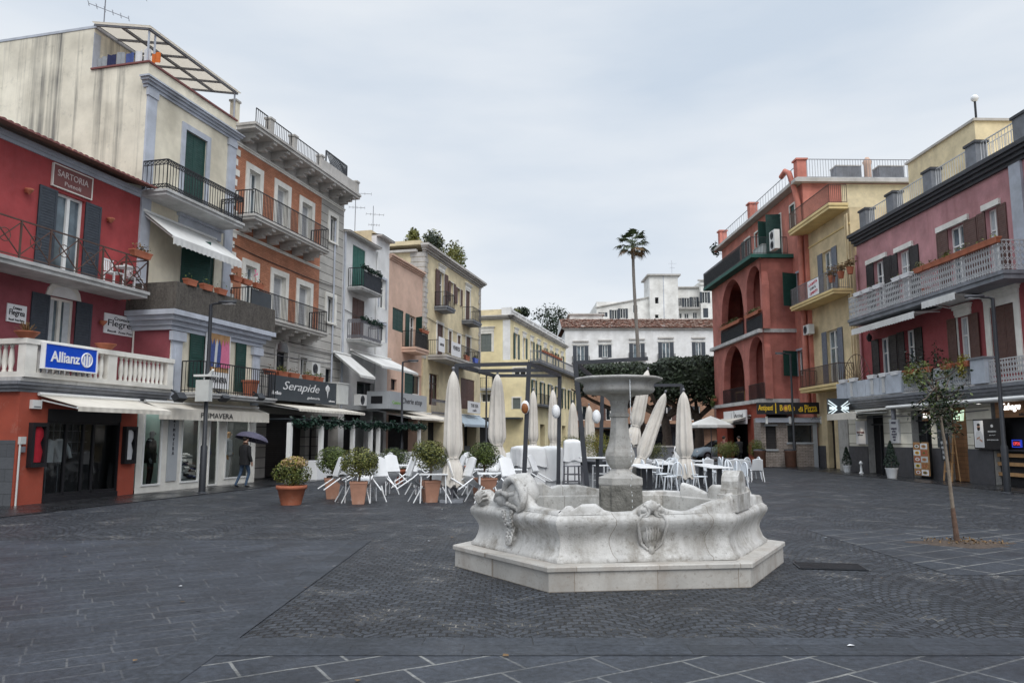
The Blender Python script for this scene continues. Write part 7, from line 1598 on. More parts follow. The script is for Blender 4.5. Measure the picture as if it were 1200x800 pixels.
def place(kind, maker, x, y, rz, tilt=0.0, label=None, group=None, z=0.0):
    if kind not in first: o = first[kind] = maker(label, group)
    else: o = copy_tree(first[kind], label=label, group=group)
    o.location = (x, y, z); o.rotation_euler = (tilt, 0, rz); o.scale = (1.12,)*3 if kind == 'lc' else (1, 1, 1); return o
near = ['left of the front topiary tree', 'right of the front topiary tree', 'left of the middle topiary tree', 'right of the middle topiary tree', 'left of the topiary tree nearest the fountain', 'right of the topiary tree nearest the fountain']
rows_ = [(20.5, [-3.95, -2.05, -.55]), (23.2, [-4.0, -2.5, -1.0, .1]), (26.5, [-3.6, -2.0, -.5])]
ordn = ['front', 'second', 'rearmost']; pos = ['leftmost', 'second', 'third', 'rightmost']
for r_, (Y, xs_) in enumerate(rows_):
    for i, x in enumerate(xs_):
        w_ = pos[i] if i < len(xs_)-1 else 'rightmost'
        place('lt', lambda l, g: cafe_table(l, g, 'plastic_white', False), x, Y+rng.uniform(-.15, .15), rng.uniform(-.1, .1), 0, 'white four legged cafe table, %s in the %s row beside the topiary trees' % (w_.replace('leftmost', 'first').replace('rightmost', 'last'), ordn[r_]), LT)
        for sg in (-1, 1):
            tl = R(38+rng.uniform(-4, 6)); rz = (R(130) if sg < 0 else R(-125))+rng.uniform(-.3, .3); fx, fy = math.sin(rz), -math.cos(rz)
            place('lc', shell_chair, x-fx*.46+sg*.16, Y-fy*.46, rz, tl, 'white shell chair tipped against the %s side of the %s %s row table'.replace('%s %s row', '%s table of the %s row').replace(' row table', ' row') % ('left' if sg < 0 else 'right', w_, ordn[r_]), LC)
        if r_ == 0 and i < 2: place('lc', shell_chair, x+rng.uniform(-.1, .1), Y+.42, R(0), R(36), 'white shell chair tipped against the far side of the %s front row table' % w_, LC)
RC, RT_ = 'grey white bistro chairs right of the fountain', 'bistro tables right of the fountain'
k = 0
for ci, (X_, cn) in enumerate(((4.35, 'left'), (6.55, 'right'), (5.5, 'middle'))):
    for j, Y in enumerate((24.6, 26.0, 27.4) if ci < 2 else (27.6, 28.7, 29.7)):
        place('rt', lambda l, g: cafe_table(l, g, 'plastic_white', True), X_+.05*j, Y, 0, 0, 'white bistro table on a black pedestal, %s in the %s line right of the fountain' % (['nearest', 'middle', 'farthest'][j], cn), RT_)
        for sg in (-1, 1):
            place('rc', hoop_chair, X_+.05*j+sg*.62, Y+rng.uniform(-.1, .1), R(-90)*sg+rng.uniform(-.35, .35), 0, 'hoop backed bistro chair on the %s side of the %s table in the %s line' % ('left' if sg < 0 else 'right', ['nearest', 'middle', 'farthest'][j], cn), RC)
for j, X_ in enumerate((4.6, 6.1, 7.7, 9.2)):
    n_ = ['first', 'second', 'third', 'fourth'][j]
    place('rt', None, X_, 31.0+.2*j, 0, 0, 'white bistro table, %s from the left in the back row before the red house' % n_, RT_)
    for sg in (-1, 1): place('rc', None, X_+sg*.55, 30.9+.2*j+rng.uniform(-.1, .1), R(-90)*sg+rng.uniform(-.4, .4), 0, 'hoop backed bistro chair on the %s side of the %s back row table' % ('left' if sg < 0 else 'right', n_), RC)
    place('rc', None, X_+rng.uniform(-.1, .1), 30.2+.2*j, R(180)+rng.uniform(-.3, .3), 0, 'hoop backed bistro chair with its back to us at the %s back row table' % n_, RC)
# umbrellas
def closed_umbrella(label, h, rmax, lean=0.0, az=0.0, x=0, y=0, group='closed cream cafe umbrellas', seed=0, low=.25, cloth='umbrella_cloth'):
    t = thing('closed_umbrella', label, 'umbrella', (x, y, 0), 0, group)
    t.rotation_mode = 'XYZ'; t.rotation_euler = (0, lean, az)
    rg = random.Random(seed); ph = [rg.uniform(0, 6.28) for _ in range(3)]
    m = MB(); n = 56; rows = []; Z0 = h*low
    for i in range(26):
        f = i/25; z = Z0+(h-.08-Z0)*f
        tie = math.exp(-((f-.24)/.05)**2)
        r = rmax*(1.0-.38*f)*(1-math.exp(-(1-f)*14))*(1-.35*tie)*(1 if f > .24 else .8+.25*(.24-f)/.24)+.03
        row = []
        for j in range(n):
            a = 2*math.pi*j/n; w = 1+.17*math.sin(8*a+ph[0]+f*.9)*(1-.5*tie)*(1-f**3)+.09*math.sin(17*a+ph[1]+f*2.5)*(1-f**2)+.06*math.sin(3*a+ph[2])
            row.append((r*w*math.cos(a), r*w*math.sin(a), z+(.05*math.sin(8*a+ph[0]) if i == 0 else 0)))
        rows.append(row)
    m.grid(rows, cloth, True, True); m.poly(rows[0][::-1], cloth); m.build('canopy', t)
    m = MB(); z = Z0+(h-.08-Z0)*.24; m.tube([(rmax*.66*math.cos(a), rmax*.66*math.sin(a), z) for a in [2*math.pi*k_/18 for k_ in range(19)]], .022, cloth, 5); m.build('strap', t)
    m = MB(); m.tube([(0, 0, 0), (0, 0, h)], .03, 'grey_iron', 8); m.ball((0, 0, h), .05, 'grey_iron', 8, 6); m.build('pole', t)
    m = MB(); m.box(-.3, .3, -.3, .3, 0, .08, 'slate_cornice'); ob = m.build('base', t)
    return t
def gx_at(px, Y): return (px-600)/900*Y*1.0
for (px, Y, top, rm, lean, az, lb, lw) in ((531, 20.4, 432, .225, 0, 0, 'largest closed cream umbrella tied at its waist among the topiary trees', .12), (583, 24.0, 436, .25, 0, 0, 'closed cream umbrella just left of the brown speaker post', .2), (625, 33, 456, .2, 0, 0, 'narrow closed umbrella between the two lamp posts of the frame', .2), (648, 33.5, 455, .2, 0, 0, 'narrow closed umbrella right behind the white speaker post', .2), (671, 39, 470, .25, 0, 0, 'distant closed umbrella left of the fountain pillar', .2), (690, 40, 474, .25, 0, 0, 'distant closed umbrella directly behind the fountain bowl stem', .2),
     (801, 26, 457, .27, 0, 0, 'upright closed cream umbrella behind the bistro chairs', .1), (739, 28, 459, .24, R(21), 0, 'leaning closed umbrella with its foot beside the fountain pillar', .06), (731, 33, 432, .28, R(13), 0, 'leaning closed umbrella half hidden behind the fountain bowl', .3)):
    z = CAMH+(512-top)*Y/900*1.0; X_ = gx_at(px, Y); closed_umbrella(lb, z/math.cos(lean), rm, lean, az, X_, Y, seed=px, low=lw)
p = at(833, 498, 50); t = thing('open_parasol', 'open white parasol beside the red house cafe awning', 'parasol', (p.x, 50, 0)); m = MB(); n = 8; zt_ = p.z+.25
for k in range(n):
    a, c = R(45*k), R(45*(k+1)); m.poly([(0, 0, zt_+.35), (1.6*math.cos(a), 1.6*math.sin(a), zt_-.25), (1.6*math.cos(c), 1.6*math.sin(c), zt_-.25)], 'awning_white'); m.poly([(1.6*math.cos(a), 1.6*math.sin(a), zt_-.25), (1.6*math.cos(a), 1.6*math.sin(a), zt_-.42), (1.6*math.cos(c), 1.6*math.sin(c), zt_-.42), (1.6*math.cos(c), 1.6*math.sin(c), zt_-.25)], 'awning_white')
m.build('canopy', t); m = MB(); m.tube([(0, 0, 0), (0, 0, zt_+.3)], .03, 'grey_iron'); m.box(-.3, .3, -.3, .3, 0, .08, 'slate_cornice'); m.build('pole', t)
# pergola frames with speakers
def frame(label, posts, beams):
    t = thing('pergola_frame', label, 'pergola', (posts[0][0].x, posts[0][0].y, 0)); O = Vector(t.location)
    for a, c in posts: m = MB(); m.bar(a-O, c-O, .125, 'pergola_paint'); m.box(a.x-O.x-.16, a.x-O.x+.16, a.y-O.y-.16, a.y-O.y+.16, 0, .02, 'pergola_paint'); m.build('post', t)
    for a, c in beams: m = MB(); m.bar(a-O, c-O, .1, 'pergola_paint'); m.build('beam', t)
    return t
def pt(px, py, Y): return at(px, py, Y)
def base(px, Y): p_ = at(px, 560, Y); return Vector((p_.x, Y, 0))
t1 = pt(620, 426, 21.5); t2 = pt(656, 440, 25.5); t0 = pt(535, 428, 21.5); t4 = pt(579, 440, 25.5)
frame('dark painted metal pergola frame left of the fountain pillar, carrying two speakers', [(base(613, 21.5), t1), (base(654, 25.5), t2), (base(533, 21.5), t0), (base(578, 25.5), t4)], [(t0, t1), (t4, t2), (t1, t2), (t0, t4), (t1+(t2-t1)*.5, t0+(t4-t0)*.5)])
t1 = pt(674, 425, 21.5); t2 = pt(759, 420, 21.5); t3 = pt(706, 452, 27.5); t5 = pt(799, 451, 27.5)
frame('dark painted metal pergola frame with a slanting post behind the fountain bowl', [(base(689, 21.5), t1), (base(703, 27.5), t3), (base(800, 27.5), t5)], [(t1, t2), (t3, t5), (t1, t3)])
for (px, py, Y, c_, lb) in ((615.5, 477, 21.3, 'brown_speaker', 'round outdoor speaker with a brown grille on the pergola post'), (651.5, 482, 25.3, 'plastic_white', 'round white outdoor speaker on the middle pergola post'), (699, 488, 27.3, 'plastic_white', 'round white outdoor speaker just left of the fountain pillar')):
    p = at(px, py, Y); t = thing('outdoor_speaker', lb, 'speaker', p); m = MB(); k = Y/900
    m.ball((0, 0, 0), (5*k, 4*k, 8*k), 'plastic_white', 16, 10); m.build('housing', t); m = MB(); m.ball((-.3*k, -1.3*k, -.8*k), (4.3*k, 3.3*k, 6.8*k), c_, 14, 8); m.build('grille', t); m = MB(); m.bar((0, 0, 0), (0, .25, .02), .05, 'grey_iron'); m.build('bracket', t)
# covered stacks
def tarp(label, x, y, w, d, h, rz, skirt, seed):
    rg = random.Random(seed); t = thing('covered_cabinet', label, 'covered stack', (x, y, 0), rz); m = MB(); n = 48
    def ring(f, z, amp):
        row = []
        for j in range(n):
            a = 2*math.pi*j/n; ca, sa = math.cos(a), math.sin(a); e = max(abs(ca), abs(sa)); sx, sy = ca/e, sa/e
            k_ = f*(1+amp*math.sin(7*a+seed)+amp*1.3*(abs(math.sin(5*a+seed*2+z*3))-.5)+amp*.5*math.sin(19*a+z*11)); row.append((w/2*sx*k_, d/2*sy*k_, z+(amp*.6*math.sin(5*a+seed*3))))
        return row
    m.grid([ring(1.1, skirt, .06), ring(1.06, skirt+(h-skirt)*.25, .045), ring(1.03, skirt+(h-skirt)*.5, .035), ring(1.01, h*.8, .02), ring(1.0, h*.9, .012), ring(.95, h*.955, .01), ring(.7, h*.985, .01), ring(.3, h, .01), ring(.01, h, 0)], 'tarp_white', True, True); m.build('tarpaulin', t)
    m = MB(); m.box(-w*.46, w*.46, -d*.46, d*.46, 0, skirt+.3, 'plastic_white'); m.build('cabinet', t); return t
for j in range(9):
    X_ = 4.3+.62*j+rng.uniform(-.12, .12); o = place('uc', shell_chair, X_, 29.2+.35*(j % 3)+rng.uniform(-.1, .1), R(180)+rng.uniform(-.5, .5), 0, 'white shell chair standing upright among the bistro tables, %s from the left' % ORD[j], 'upright white chairs among the bistro tables')
for j, (x, y) in enumerate(((5.3, 25.3), (5.75, 26.2), (7.6, 26.4), (7.9, 27.9), (3.6, 27.2), (5.2, 26.6), (7.3, 28.6), (4.9, 29.3), (6.3, 29.9), (8.3, 29.0))):
    place('rc', hoop_chair, x, y, rng.uniform(0, 6.28), 0, 'hoop backed bistro chair standing loose between the table lines, %s of ten' % ORD[j], RC)
g = at(628, 540, 26.0); tarp('large white cabinet draped in a crumpled white tarpaulin behind the fountain rim', g.x-.25, 26.0, .95, .8, 1.4, R(25), .72, 3); tarp('second bulky stack under a loosely hanging white tarpaulin, right of the covered cabinet', g.x+.5, 26.3, .7, .8, 1.38, R(-15), .25, 8)
g = at(671, 540, 29.0); tarp('small white draped table stack behind the grey stool', g.x, 29.2, .62, .6, 1.6, 0, .8, 5)
for k, (px, Y, mt_) in enumerate(((672, 24.5, 'grey_iron'), (706, 25.0, 'plastic_white'))):
    g = at(px, 560, Y); t = thing('bar_stool', ['tall grey metal bar stool before the draped table stack', 'tall white metal bar stool left of the fountain pillar'][k], 'bar stool', (g.x, Y, 0), R(12)); m = MB(); m.box(-.26, .26, -.24, .24, .76, .79, mt_); m.build('seat', t); m = MB()
    for x in (-.24, -.02, .2): m.bar((x, -.22, .3), (x, -.22, .76), .03, mt_)
    for z in (.3, .52): m.bar((-.26, -.22, z), (.26, -.22, z), .03, mt_); m.bar((-.26, .22, z), (.26, .22, z), .03, mt_)
    m.build('stretcher', t)
    for sx in (-1, 1):
        for sy in (-1, 1): m = MB(); m.bar((sx*.26, sy*.23, 0), (sx*.24, sy*.22, .76), .04, mt_); m.build('leg', t)
g = at(700, 535, 24.0); t = thing('bar_table', 'tall white topped table beside the slanting pergola post', 'table', (g.x, 24.0, 0)); m = MB(); m.box(-.55, .55, -.3, .3, 1.03, 1.07, 'plastic_white'); m.build('table_top', t); m = MB(); m.box(-.05, .05, -.05, .05, .03, 1.03, 'steel_dark'); m.box(-.25, .25, -.25, .25, 0, .03, 'steel_dark'); m.build('pedestal', t)
# ================================================================== PLANTS IN POTS
def topiary(label, px, py, h, r, mt, potw=.235, poth=.56, pot='pale_terracotta', seed=1, n=3900, stem=True, flat=.8, group='topiary trees in terracotta pots'):
    g = ground(px, py); t = thing('topiary_tree', label, 'potted tree', (g.x, g.y, 0), 0, group); rg = random.Random(seed)
    m = MB(); m.lathe([(potw*.9, 0), (potw*1.28, poth*.9), (potw*1.34, poth*.91), (potw*1.34, poth), (potw*1.18, poth), (potw*1.14, poth*.93), (0, poth*.93)], pot, 4, cap=False, smooth=False, rot=R(45+8*seed)); m.build('pot', t)
    m = MB(); m.tube([(0, 0, poth*.85), (.02, .01, poth+(h-r*flat-poth)*.6), (0, 0, h-r*flat*1.2)], [.035, .028, .03], 'bark', 7)
    for q in range(7):
        a = rg.uniform(0, 6.28); e = (r*.6*math.cos(a), r*.6*math.sin(a), h-r*flat*rg.uniform(.6, 1.2)); m.tube([(0, 0, h-r*flat*1.75), (e[0]*.5, e[1]*.5, e[2]-r*.25), e], [.018, .013, .006], 'bark', 5)
    m.build('stem', t)
    m = MB(); cz = h-r*flat
    for q in range(13):
        a = rg.uniform(0, 6.28); rr = r*.55*math.sqrt(rg.random()); c = (rr*math.cos(a), rr*math.sin(a), cz+rg.uniform(-.35, .45)*r*flat); k_ = rg.uniform(.4, .6)
        m.leaves(c, (r*k_, r*k_, r*k_*flat), n//13, .052, mt, rg, .55, mats=[mt, mt, 'leaf_mid', 'leaf_dark'])
    m.leaves((0, 0, cz), (r*.97, r*.97, r*flat*.97), n//3, .052, mt, rg, .85)
    m.build('crown', t); return t
topiary('topiary tree with rounded crown in a tall square pot, front left of the white chairs', 420, 590, 1.45, .5, 'leaf_olive', seed=1)
topiary('topiary tree partly hidden behind the front left topiary', 389, 584, 1.45, .5, 'leaf_mid', seed=2)
topiary('topiary tree with ragged crown, directly left of the largest closed umbrella', 504, 588, 1.62, .52, 'leaf_olive', seed=3)
topiary('topiary tree directly right of the largest closed umbrella, next to the fountain', 567, 583, 1.55, .48, 'leaf_mid', .3, .55, seed=4)
def bush(label, px, py, r, h, mats, pw, ph, seed, z0=None, group=None, pot='terracotta'):
    g = ground(px, py); t = thing('potted_bush', label, 'potted plant', (g.x, g.y, 0), 0, group); rg = random.Random(seed); m = MB()
    m.lathe([(pw*.68, 0), (pw*.95, ph*.8), (pw*1.06, ph*.82), (pw*1.06, ph), (pw*.94, ph), (pw*.9, ph*.88), (0, ph*.88)], pot, 22, cap=False); m.build('pot', t); m = MB()
    for q in range(12): a = rg.uniform(0, 6.28); rr = r*.5*rg.random(); m.leaves((rr*math.cos(a), rr*math.sin(a), ph+h*.5+rg.uniform(-.2, .25)*h), (r*.55, r*.55, h*.36), 300, .05, mats[0], rg, .5, mats=mats)
    m.leaves((0, 0, ph+h*.48), (r, r, h*.5), 900, .055, mats[0], rg, .8, mats=mats[:2]); m.build('foliage', t); return t
bush('round bush with pale yellow top in a wide terracotta pot before the shop shutters', 341, 591, .5, .62, ['leaf_mid', 'leaf_olive', 'leaf_dark', 'leaf_olive'], .36, .48, 11)
g = ground(341, 591)
bush('dense ball shaped bush behind the tipped chairs, left of the ragged topiary', 463, 566, .68, .8, ['leaf_mid', 'leaf_dark'], .4, .5, 12); bush('small ball bush seen between the largest umbrella and the topiary', 545, 559, .45, .6, ['leaf_mid', 'leaf_dark'], .35, .5, 13)
bush('large yellow green bush in a planter left of the fountain pillar', 700, 553, 1.0, 1.3, ['leaf_yellow', 'leaf_mid'], .6, .6, 14, pot='slate_cornice'); bush('green bush beside the yellow bush behind the draped stacks', 672, 552, .8, 1.1, ['leaf_olive', 'leaf_mid'], .55, .6, 15, pot='slate_cornice')
bush('green hedge bush behind the bistro chairs near the parasol', 851, 547, .8, .9, ['leaf_olive', 'leaf_mid'], .5, .5, 16, pot='slate_cornice'); bush('low bush behind the leaning umbrella and bistro tables', 766, 546, .9, .9, ['leaf_olive', 'leaf_dark'], .55, .4, 17, pot='slate_cornice')
bush('leafy plant in a pot at the corner of the stone clad pizza shop', 887, 547, .5, 1.1, ['leaf_mid', 'leaf_olive'], .3, .5, 18)
m_ = [o for o in C.objects if o.get('label', '').startswith('round bush with pale')][0]; m = MB(); rg = random.Random(4); m.leaves((.09, -.1, .48+.56), (.33, .36, .17), 800, .055, 'leaf_tan', rg, .5, mats=['leaf_tan', 'leaf_tan', 'leaf_yellow']); m.build('pale_top', m_)
for (px, py, lb, s) in ((993, 553.5, 'small cone shaped conifer in a white pot beside the restaurant side door', .9), (1045.5, 560.5, 'larger cone shaped conifer in a white pot under the tall white menu board', 1.12)):
    g = ground(px, py); t = thing('potted_conifer', lb, 'potted plant', (g.x, g.y, 0.02)); m = MB(); m.lathe([(.15*s, 0), (.21*s, .33*s), (.23*s, .36*s), (.19*s, .36*s), (.18*s, .31*s), (0, .31*s)], 'plastic_white', 18, cap=False); m.build('pot', t); m = MB(); rg = random.Random(px)
    for q in range(900): f = rg.random()**.8; a = rg.uniform(0, 6.28); r = .29*s*(1-f)**.75*rg.uniform(.75, 1.05)*min(1, .6+f*4); m.leaf(Vector((r*math.cos(a), r*math.sin(a), (.36+.98*f)*s)), .08*s, 'leaf_pine', rg, Vector((math.cos(a), math.sin(a), .9)))
    m.build('foliage', t); m = MB(); m.tube([(0, 0, .3*s), (0, 0, 1.2*s)], .02, 'bark', 5); m.build('stem', t)
g = ground(1009.5, 555); t = thing('white_bollard', 'short white bollard between the cream wall board and the restaurant door', 'bollard', (g.x, g.y, .02)); m = MB(); m.lathe([(.1, 0), (.1, .04), (.05, .08), (.045, .4), (.08, .43), (.08, .5), (.03, .56), (0, .57)], 'plastic_white', 14, cap=False); m.build('post', t)
for k, (px, py) in enumerate(((891, 547.5), (927, 547.5))):
    g = ground(px, py); t = thing('litter_bin', ['brown litter bin at the far corner of the stone clad pizza shop', 'brown litter bin beside the lamp post before the pizza shop'][k], 'bin', (g.x, g.y, .0)); m = MB(); m.lathe([(.26, 0), (.3, .06), (.33, .85), (.36, .9), (.34, .95), (.27, .95)], 'bin_brown', 16, fn=lambda a, z: 1+.02*math.sin(18*a)); m.build('barrel', t); m = MB(); m.lathe([(.36, .93), (.3, 1.0), (.1, 1.02)], 'steel_dark', 16); m.build('lid', t)
# ================================================================== STREET LAMPS
def lamp(label, x, y, h, az, box=False, group='slim dark street lamps'):
    t = thing('street_lamp', label, 'street lamp', (x, y, 0), az, group); m = MB(); m.tube([(0, 0, 0), (0, 0, .02), (0, 0, 1.4), (0, 0, 1.45), (0, 0, h)], [.1, .1, .1, .065, .055], 'steel_dark', 12); m.lathe([(.16, 0), (.16, .03), (.11, .05)], 'steel_dark', 14); m.build('pole', t)
    m = MB(); m.tube([(0, 0, h-.02), (.12, 0, h+.02), (.45, 0, h+.03)], [.04, .035, .03], 'steel_dark', 8); m.build('arm', t)
    m = MB(); m.grid([[(.3+.55*f, .17*s*math.sin(math.pi*min(1, .25+f*.8)), h+.03+z) for s, z in ((-1, 0), (-.6, .06), (0, .085), (.6, .06), (1, 0), (.6, -.025), (-.6, -.025))] for f in [i/6 for i in range(7)]], 'steel_dark', True, True); m.build('head', t)
    m = MB(); m.box(.42, .76, -.1, .1, h-.008, h+.0, 'plastic_white'); m.build('lens', t)
    if box: m = MB(); m.box(-.22, .22, -.26, -.05, 2.75, 3.4, 'box_grey'); m.build('junction_box', t); m = MB(); m.box(-.28, .3, -.3, .1, 3.5, 3.56, 'ac_white'); m.bar((0, 0, 3.5), (.3, -.2, 3.7), .06, 'ac_white'); m.build('camera_bracket', t)
    return t
g = ground(1181, 578); lamp('dark street lamp before the neon wood fascia at the right edge', g.x, g.y, 5.95, R(178)); g = ground(236.5, 578); lamp('dark street lamp with a grey junction box in front of the clothes shop', g.x, g.y, 5.75, R(-10), True); g = ground(932, 547.5); lamp('dark street lamp in front of the stone clad pizza shop', g.x, g.y, 6.35, R(180)); 
p = at(472, 424, 41); lamp('dark street lamp before the grey wrapped box sign', p.x, 41, p.z, R(-5)); p = at(570, 440, 50); lamp('thin dark street lamp with its head hidden behind the pergola beam', p.x, 50, p.z, R(-5))
# veranda of white posts, panels and garland on the left
FV = Fac(lpt(T2+.9, -1.2), lpt(T5, -1.2)); t = FV.root('veranda', 'white posted veranda with low white panels and green garland in front of the closed shops', 'veranda')
uu = [FV.p(px, 520)[0] for px in (339, 376, 413, 434, 443, 491)]; zt_ = FV.p(400, 497)[1]; print('veranda z', zt_)
for u in uu: m = MB(); m.box(u-.08, u+.08, -.08, .08, 0.02, zt_, 'white_wood'); m.build('post', t)
m = MB(); m.box(uu[0], uu[-1], -.07, .07, zt_+.002, zt_+.12, 'steel_dark'); m.box(uu[0]-.1, uu[-1]+.2, -.1, 1.9, zt_+.125, zt_+.16, 'sign_slate'); m.build('beam', t)
for a_, c_ in zip(uu[1:], uu[2:]): 
    m = MB(); m.box(a_+.1, c_-.1, -.04, .04, .1, .85, 'plastic_white'); m.box(a_+.1, c_-.1, -.05, .05, .86, .92, 'white_wood'); m.build('panel', t)
m = MB(); m.box(uu[1]-.9, uu[1]-.1, -.35, .35, .02, .75, 'plastic_white'); m.build('planter', t)
tg = FV.thing('garland', 'long green garland strung along the white veranda posts', 'garland', uu[0], -.05, zt_-.02); m = MB(); rg = random.Random(6)
for k in range(2600):
    u = rg.random()*(uu[-1]-uu[0]+.8); sag = -.12*abs(math.sin(u*1.6)); m.leaf(Vector((u, rg.gauss(0, .08), .1+sag+rg.gauss(0, .09))), .15, 'tinsel_green', rg)
m.build('tinsel', tg)
# ================================================================== TREES
g = ground(1122, 637); t = thing('young_tree', 'slender young street tree with wrapped lower trunk in a patch of soil', 'tree', (g.x, g.y, 0)); D = g.y; s_ = D/900
def tp(px, py, dy=0): p_ = at(px, py, D+dy); return Vector((p_.x-g.x, dy, p_.z))
spine = [tp(1122, 637), tp(1117, 600), tp(1113, 565), tp(1108, 525), tp(1103, 495), tp(1100, 470), tp(1097, 445)]
m = MB(); m.tube(spine, [.038, .03, .026, .024, .022, .018, .01], 'bark_pale', 9); rg = random.Random(3); tips = []
for q in range(30):
    f = rg.uniform(.0, 1); b0 = spine[4].lerp(spine[6], f) if f < .9 else spine[6]; px, py = rg.uniform(1069, 1132), rg.uniform(422, 508)
    if py > 490 and abs(px-1102) > 22: continue
    e = tp(px, py, rg.uniform(-.45, .45)); md = b0.lerp(e, .5)+Vector((0, 0, -.05)); m.tube([b0, md, e], [.013, .009, .004], 'bark', 5); tips.append((b0, md, e))
m.build('trunk', t); m = MB()
for b0, md, e in tips:
    for q in range(38): f = rg.uniform(.25, 1.08); c = (b0.lerp(md, f*2) if f < .5 else md.lerp(e, f*2-1)); m.leaf(c+Vector((rg.gauss(0, .07), rg.gauss(0, .07), rg.gauss(0, .06))), .075, 'leaf_dark' if rg.random() < .7 else 'leaf_mid', rg)
m.build('crown', t); m = MB(); m.tube([spine[0]+Vector((0, 0, .02)), spine[1], spine[1].lerp(spine[2], .15)], [.044, .035, .031], 'trunk_wrap', 9); m.build('trunk_wrap', t)
m = MB(); n = 40; rr = [(.75+.12*math.sin(3*a)+.08*math.sin(7*a+1)) for a in [2*math.pi*k/n for k in range(n)]]
m.grid([[(r_*q*math.cos(2*math.pi*k/n)*(1), r_*q*.6*math.sin(2*math.pi*k/n), z) for k, r_ in enumerate(rr)] for q, z in ((1, .005), (.7, .02), (.35, .04), (.01, .05))], 'soil', True, True); 
for k in range(160): a, r_ = rg.uniform(0, 6.28), rg.random()*.75; m.leaf(Vector((r_*math.cos(a), r_*.6*math.sin(a), .05)), .05, 'leaf_brown', rg)
o = m.build('ground', None, (g.x+.12, g.y, 0)); tag(o, kind='structure')
def canopy_tree(label, x0, x1, y0, y1, z0, z1, trunks, seed, n):
    rg = random.Random(seed); t = thing('ficus_tree', label, 'tree', (trunks[0][0], trunks[0][1], 0)); ox, oy_ = trunks[0]; m = MB()
    for (tx, ty) in trunks:
        b0 = Vector((tx-ox, ty-oy_, 0)); top = b0+Vector((rg.uniform(-.3, .3), 0, z0*.75)); m.tube([b0, b0.lerp(top, .5)+Vector((.1, 0, 0)), top], [.5, .36, .32], 'bark', 10)
        for q in range(8): a = rg.uniform(0, 6.28); L_ = rg.uniform(1.5, 4); e = top+Vector((L_*math.cos(a), L_*.7*math.sin(a), (z1-z0)*.5+rg.uniform(0, .8))); m.tube([top-Vector((0, 0, .4)), top.lerp(e, .5)+Vector((0, 0, -.3)), e], [.2, .14, .06], 'bark', 7)
    m.build('trunk', t); m = MB(); cx, cy = (x0+x1)/2-ox, (y0+y1)/2-oy_; hx, hy = (x1-x0)/2, (y1-y0)/2
    for q in range(n):
        u, v = rg.uniform(-1, 1), rg.uniform(-1, 1); e = (abs(u)**4+abs(v)**4)**.25
        if e > 1: continue
        tz = z1+.05*math.sin(u*9+seed)+.04*math.sin(v*7+u*4)-.5*max(0, e-.9)/.1*.6; bz = z0+.45*math.sin(u*6+v*5+seed)+.25*math.sin(u*17)+.2*rg.random()
        side = rg.random()
        if side < .45: z = tz-rg.random()**2*.5
        elif side < .6: z = bz+rg.random()*.5
        else:
            k_ = 1/e if e > 1e-3 else 1; u, v = u*k_*rg.uniform(.9, 1.0), v*k_*rg.uniform(.9, 1.0); z = bz+(z1-.3-bz)*rg.random()
        m.leaf(Vector((cx+u*hx, cy+v*hy, z)), .3*rg.uniform(.6, 1.3), 'leaf_canopy', rg, Vector((u*.5, v*.8, .8)))
    # dense core so the clipped crown stays dark inside
    rows = [[(cx+hx*.93*f*math.copysign(abs(math.cos(a))**.5, math.cos(a)), cy+hy*.93*f*math.copysign(abs(math.sin(a))**.5, math.sin(a)), z+.15*math.sin(a*5+z)) for a in [2*math.pi*k/40 for k in range(40)]] for f, z in ((.02, z0+.6), (.8, z0+.5), (1, z0+.9), (1, z1-.55), (.85, z1-.3), (.02, z1-.25))]
    m.grid(rows, 'leaf_canopy', True, True); m.build('crown', t); return t
A0, A1 = at(676, 428, 64), at(764, 428, 64); B1_ = at(850, 421, 60)
canopy_tree('wide clipped dark tree on the left, its flat canopy just above the pergola', A0.x, A1.x+.6, 61, 69, at(720, 455, 63)[2], A0.z, [(at(722, 500, 65).x, 65), (at(752, 500, 66).x, 66)], 5, 9500)
canopy_tree('taller wide clipped dark tree before the red arcade house, branching on a dark trunk', A1.x-.3, B1_.x+1.2, 57, 66, at(800, 466, 60)[2], at(800, 421, 60).z, [(at(818, 500, 61).x, 61), (at(781, 500, 62).x, 62)], 9, 12000)
# palm
p = at(748, 300, 92); pb = at(748, 500, 92); H = at(750, 287, 92).z; t = thing('palm_tree', 'very tall fan palm on a bare thin trunk in front of the white palazzo', 'palm tree', (pb.x, 92, 0)); m = MB()
k_ = 20; m.tube([(.22*math.sin(i*.25), 0, H*i/k_) for i in range(k_+1)], [.25-.08*i/k_+(.012 if i % 2 else 0) for i in range(k_+1)], 'palm_trunk', 10); m.build('trunk', t); m = MB(); rg = random.Random(21); tp_ = Vector((.22*math.sin(5), 0, H))
for q in range(26):
    el = math.asin(max(-.7, .97-1.6*q/25+rg.uniform(-.08, .08))); az = q*2.4+rg.uniform(-.3, .3); L_ = rg.uniform(1.0, 1.45)
    d = Vector((math.cos(el)*math.cos(az), math.cos(el)*math.sin(az), math.sin(el))); hub = tp_+d*L_; mt = 'leaf_palm' if el > -.45 else 'leaf_brown'
    m.tube([tp_, tp_+d*L_*.5+Vector((0, 0, .06)), hub], [.04, .03, .02], 'leaf_palm', 4, False)
    side = d.cross(Vector((0, 0, 1))).normalized(); upv = side.cross(d)
    for b_ in range(15):
        a = R(-80+160*b_/14); dd = (d*math.cos(a)+side*math.sin(a)+upv*.15).normalized(); l = rg.uniform(.95, 1.3)*(1-.25*abs(a)/1.9); e1 = hub+dd*l*.6; e2 = hub+dd*l+Vector((0, 0, -.35*l)); w = dd.cross(upv).normalized()*.085
        m.poly([hub, e1+w, e2, e1-w], mt)
m.build('fronds', t); m = MB()
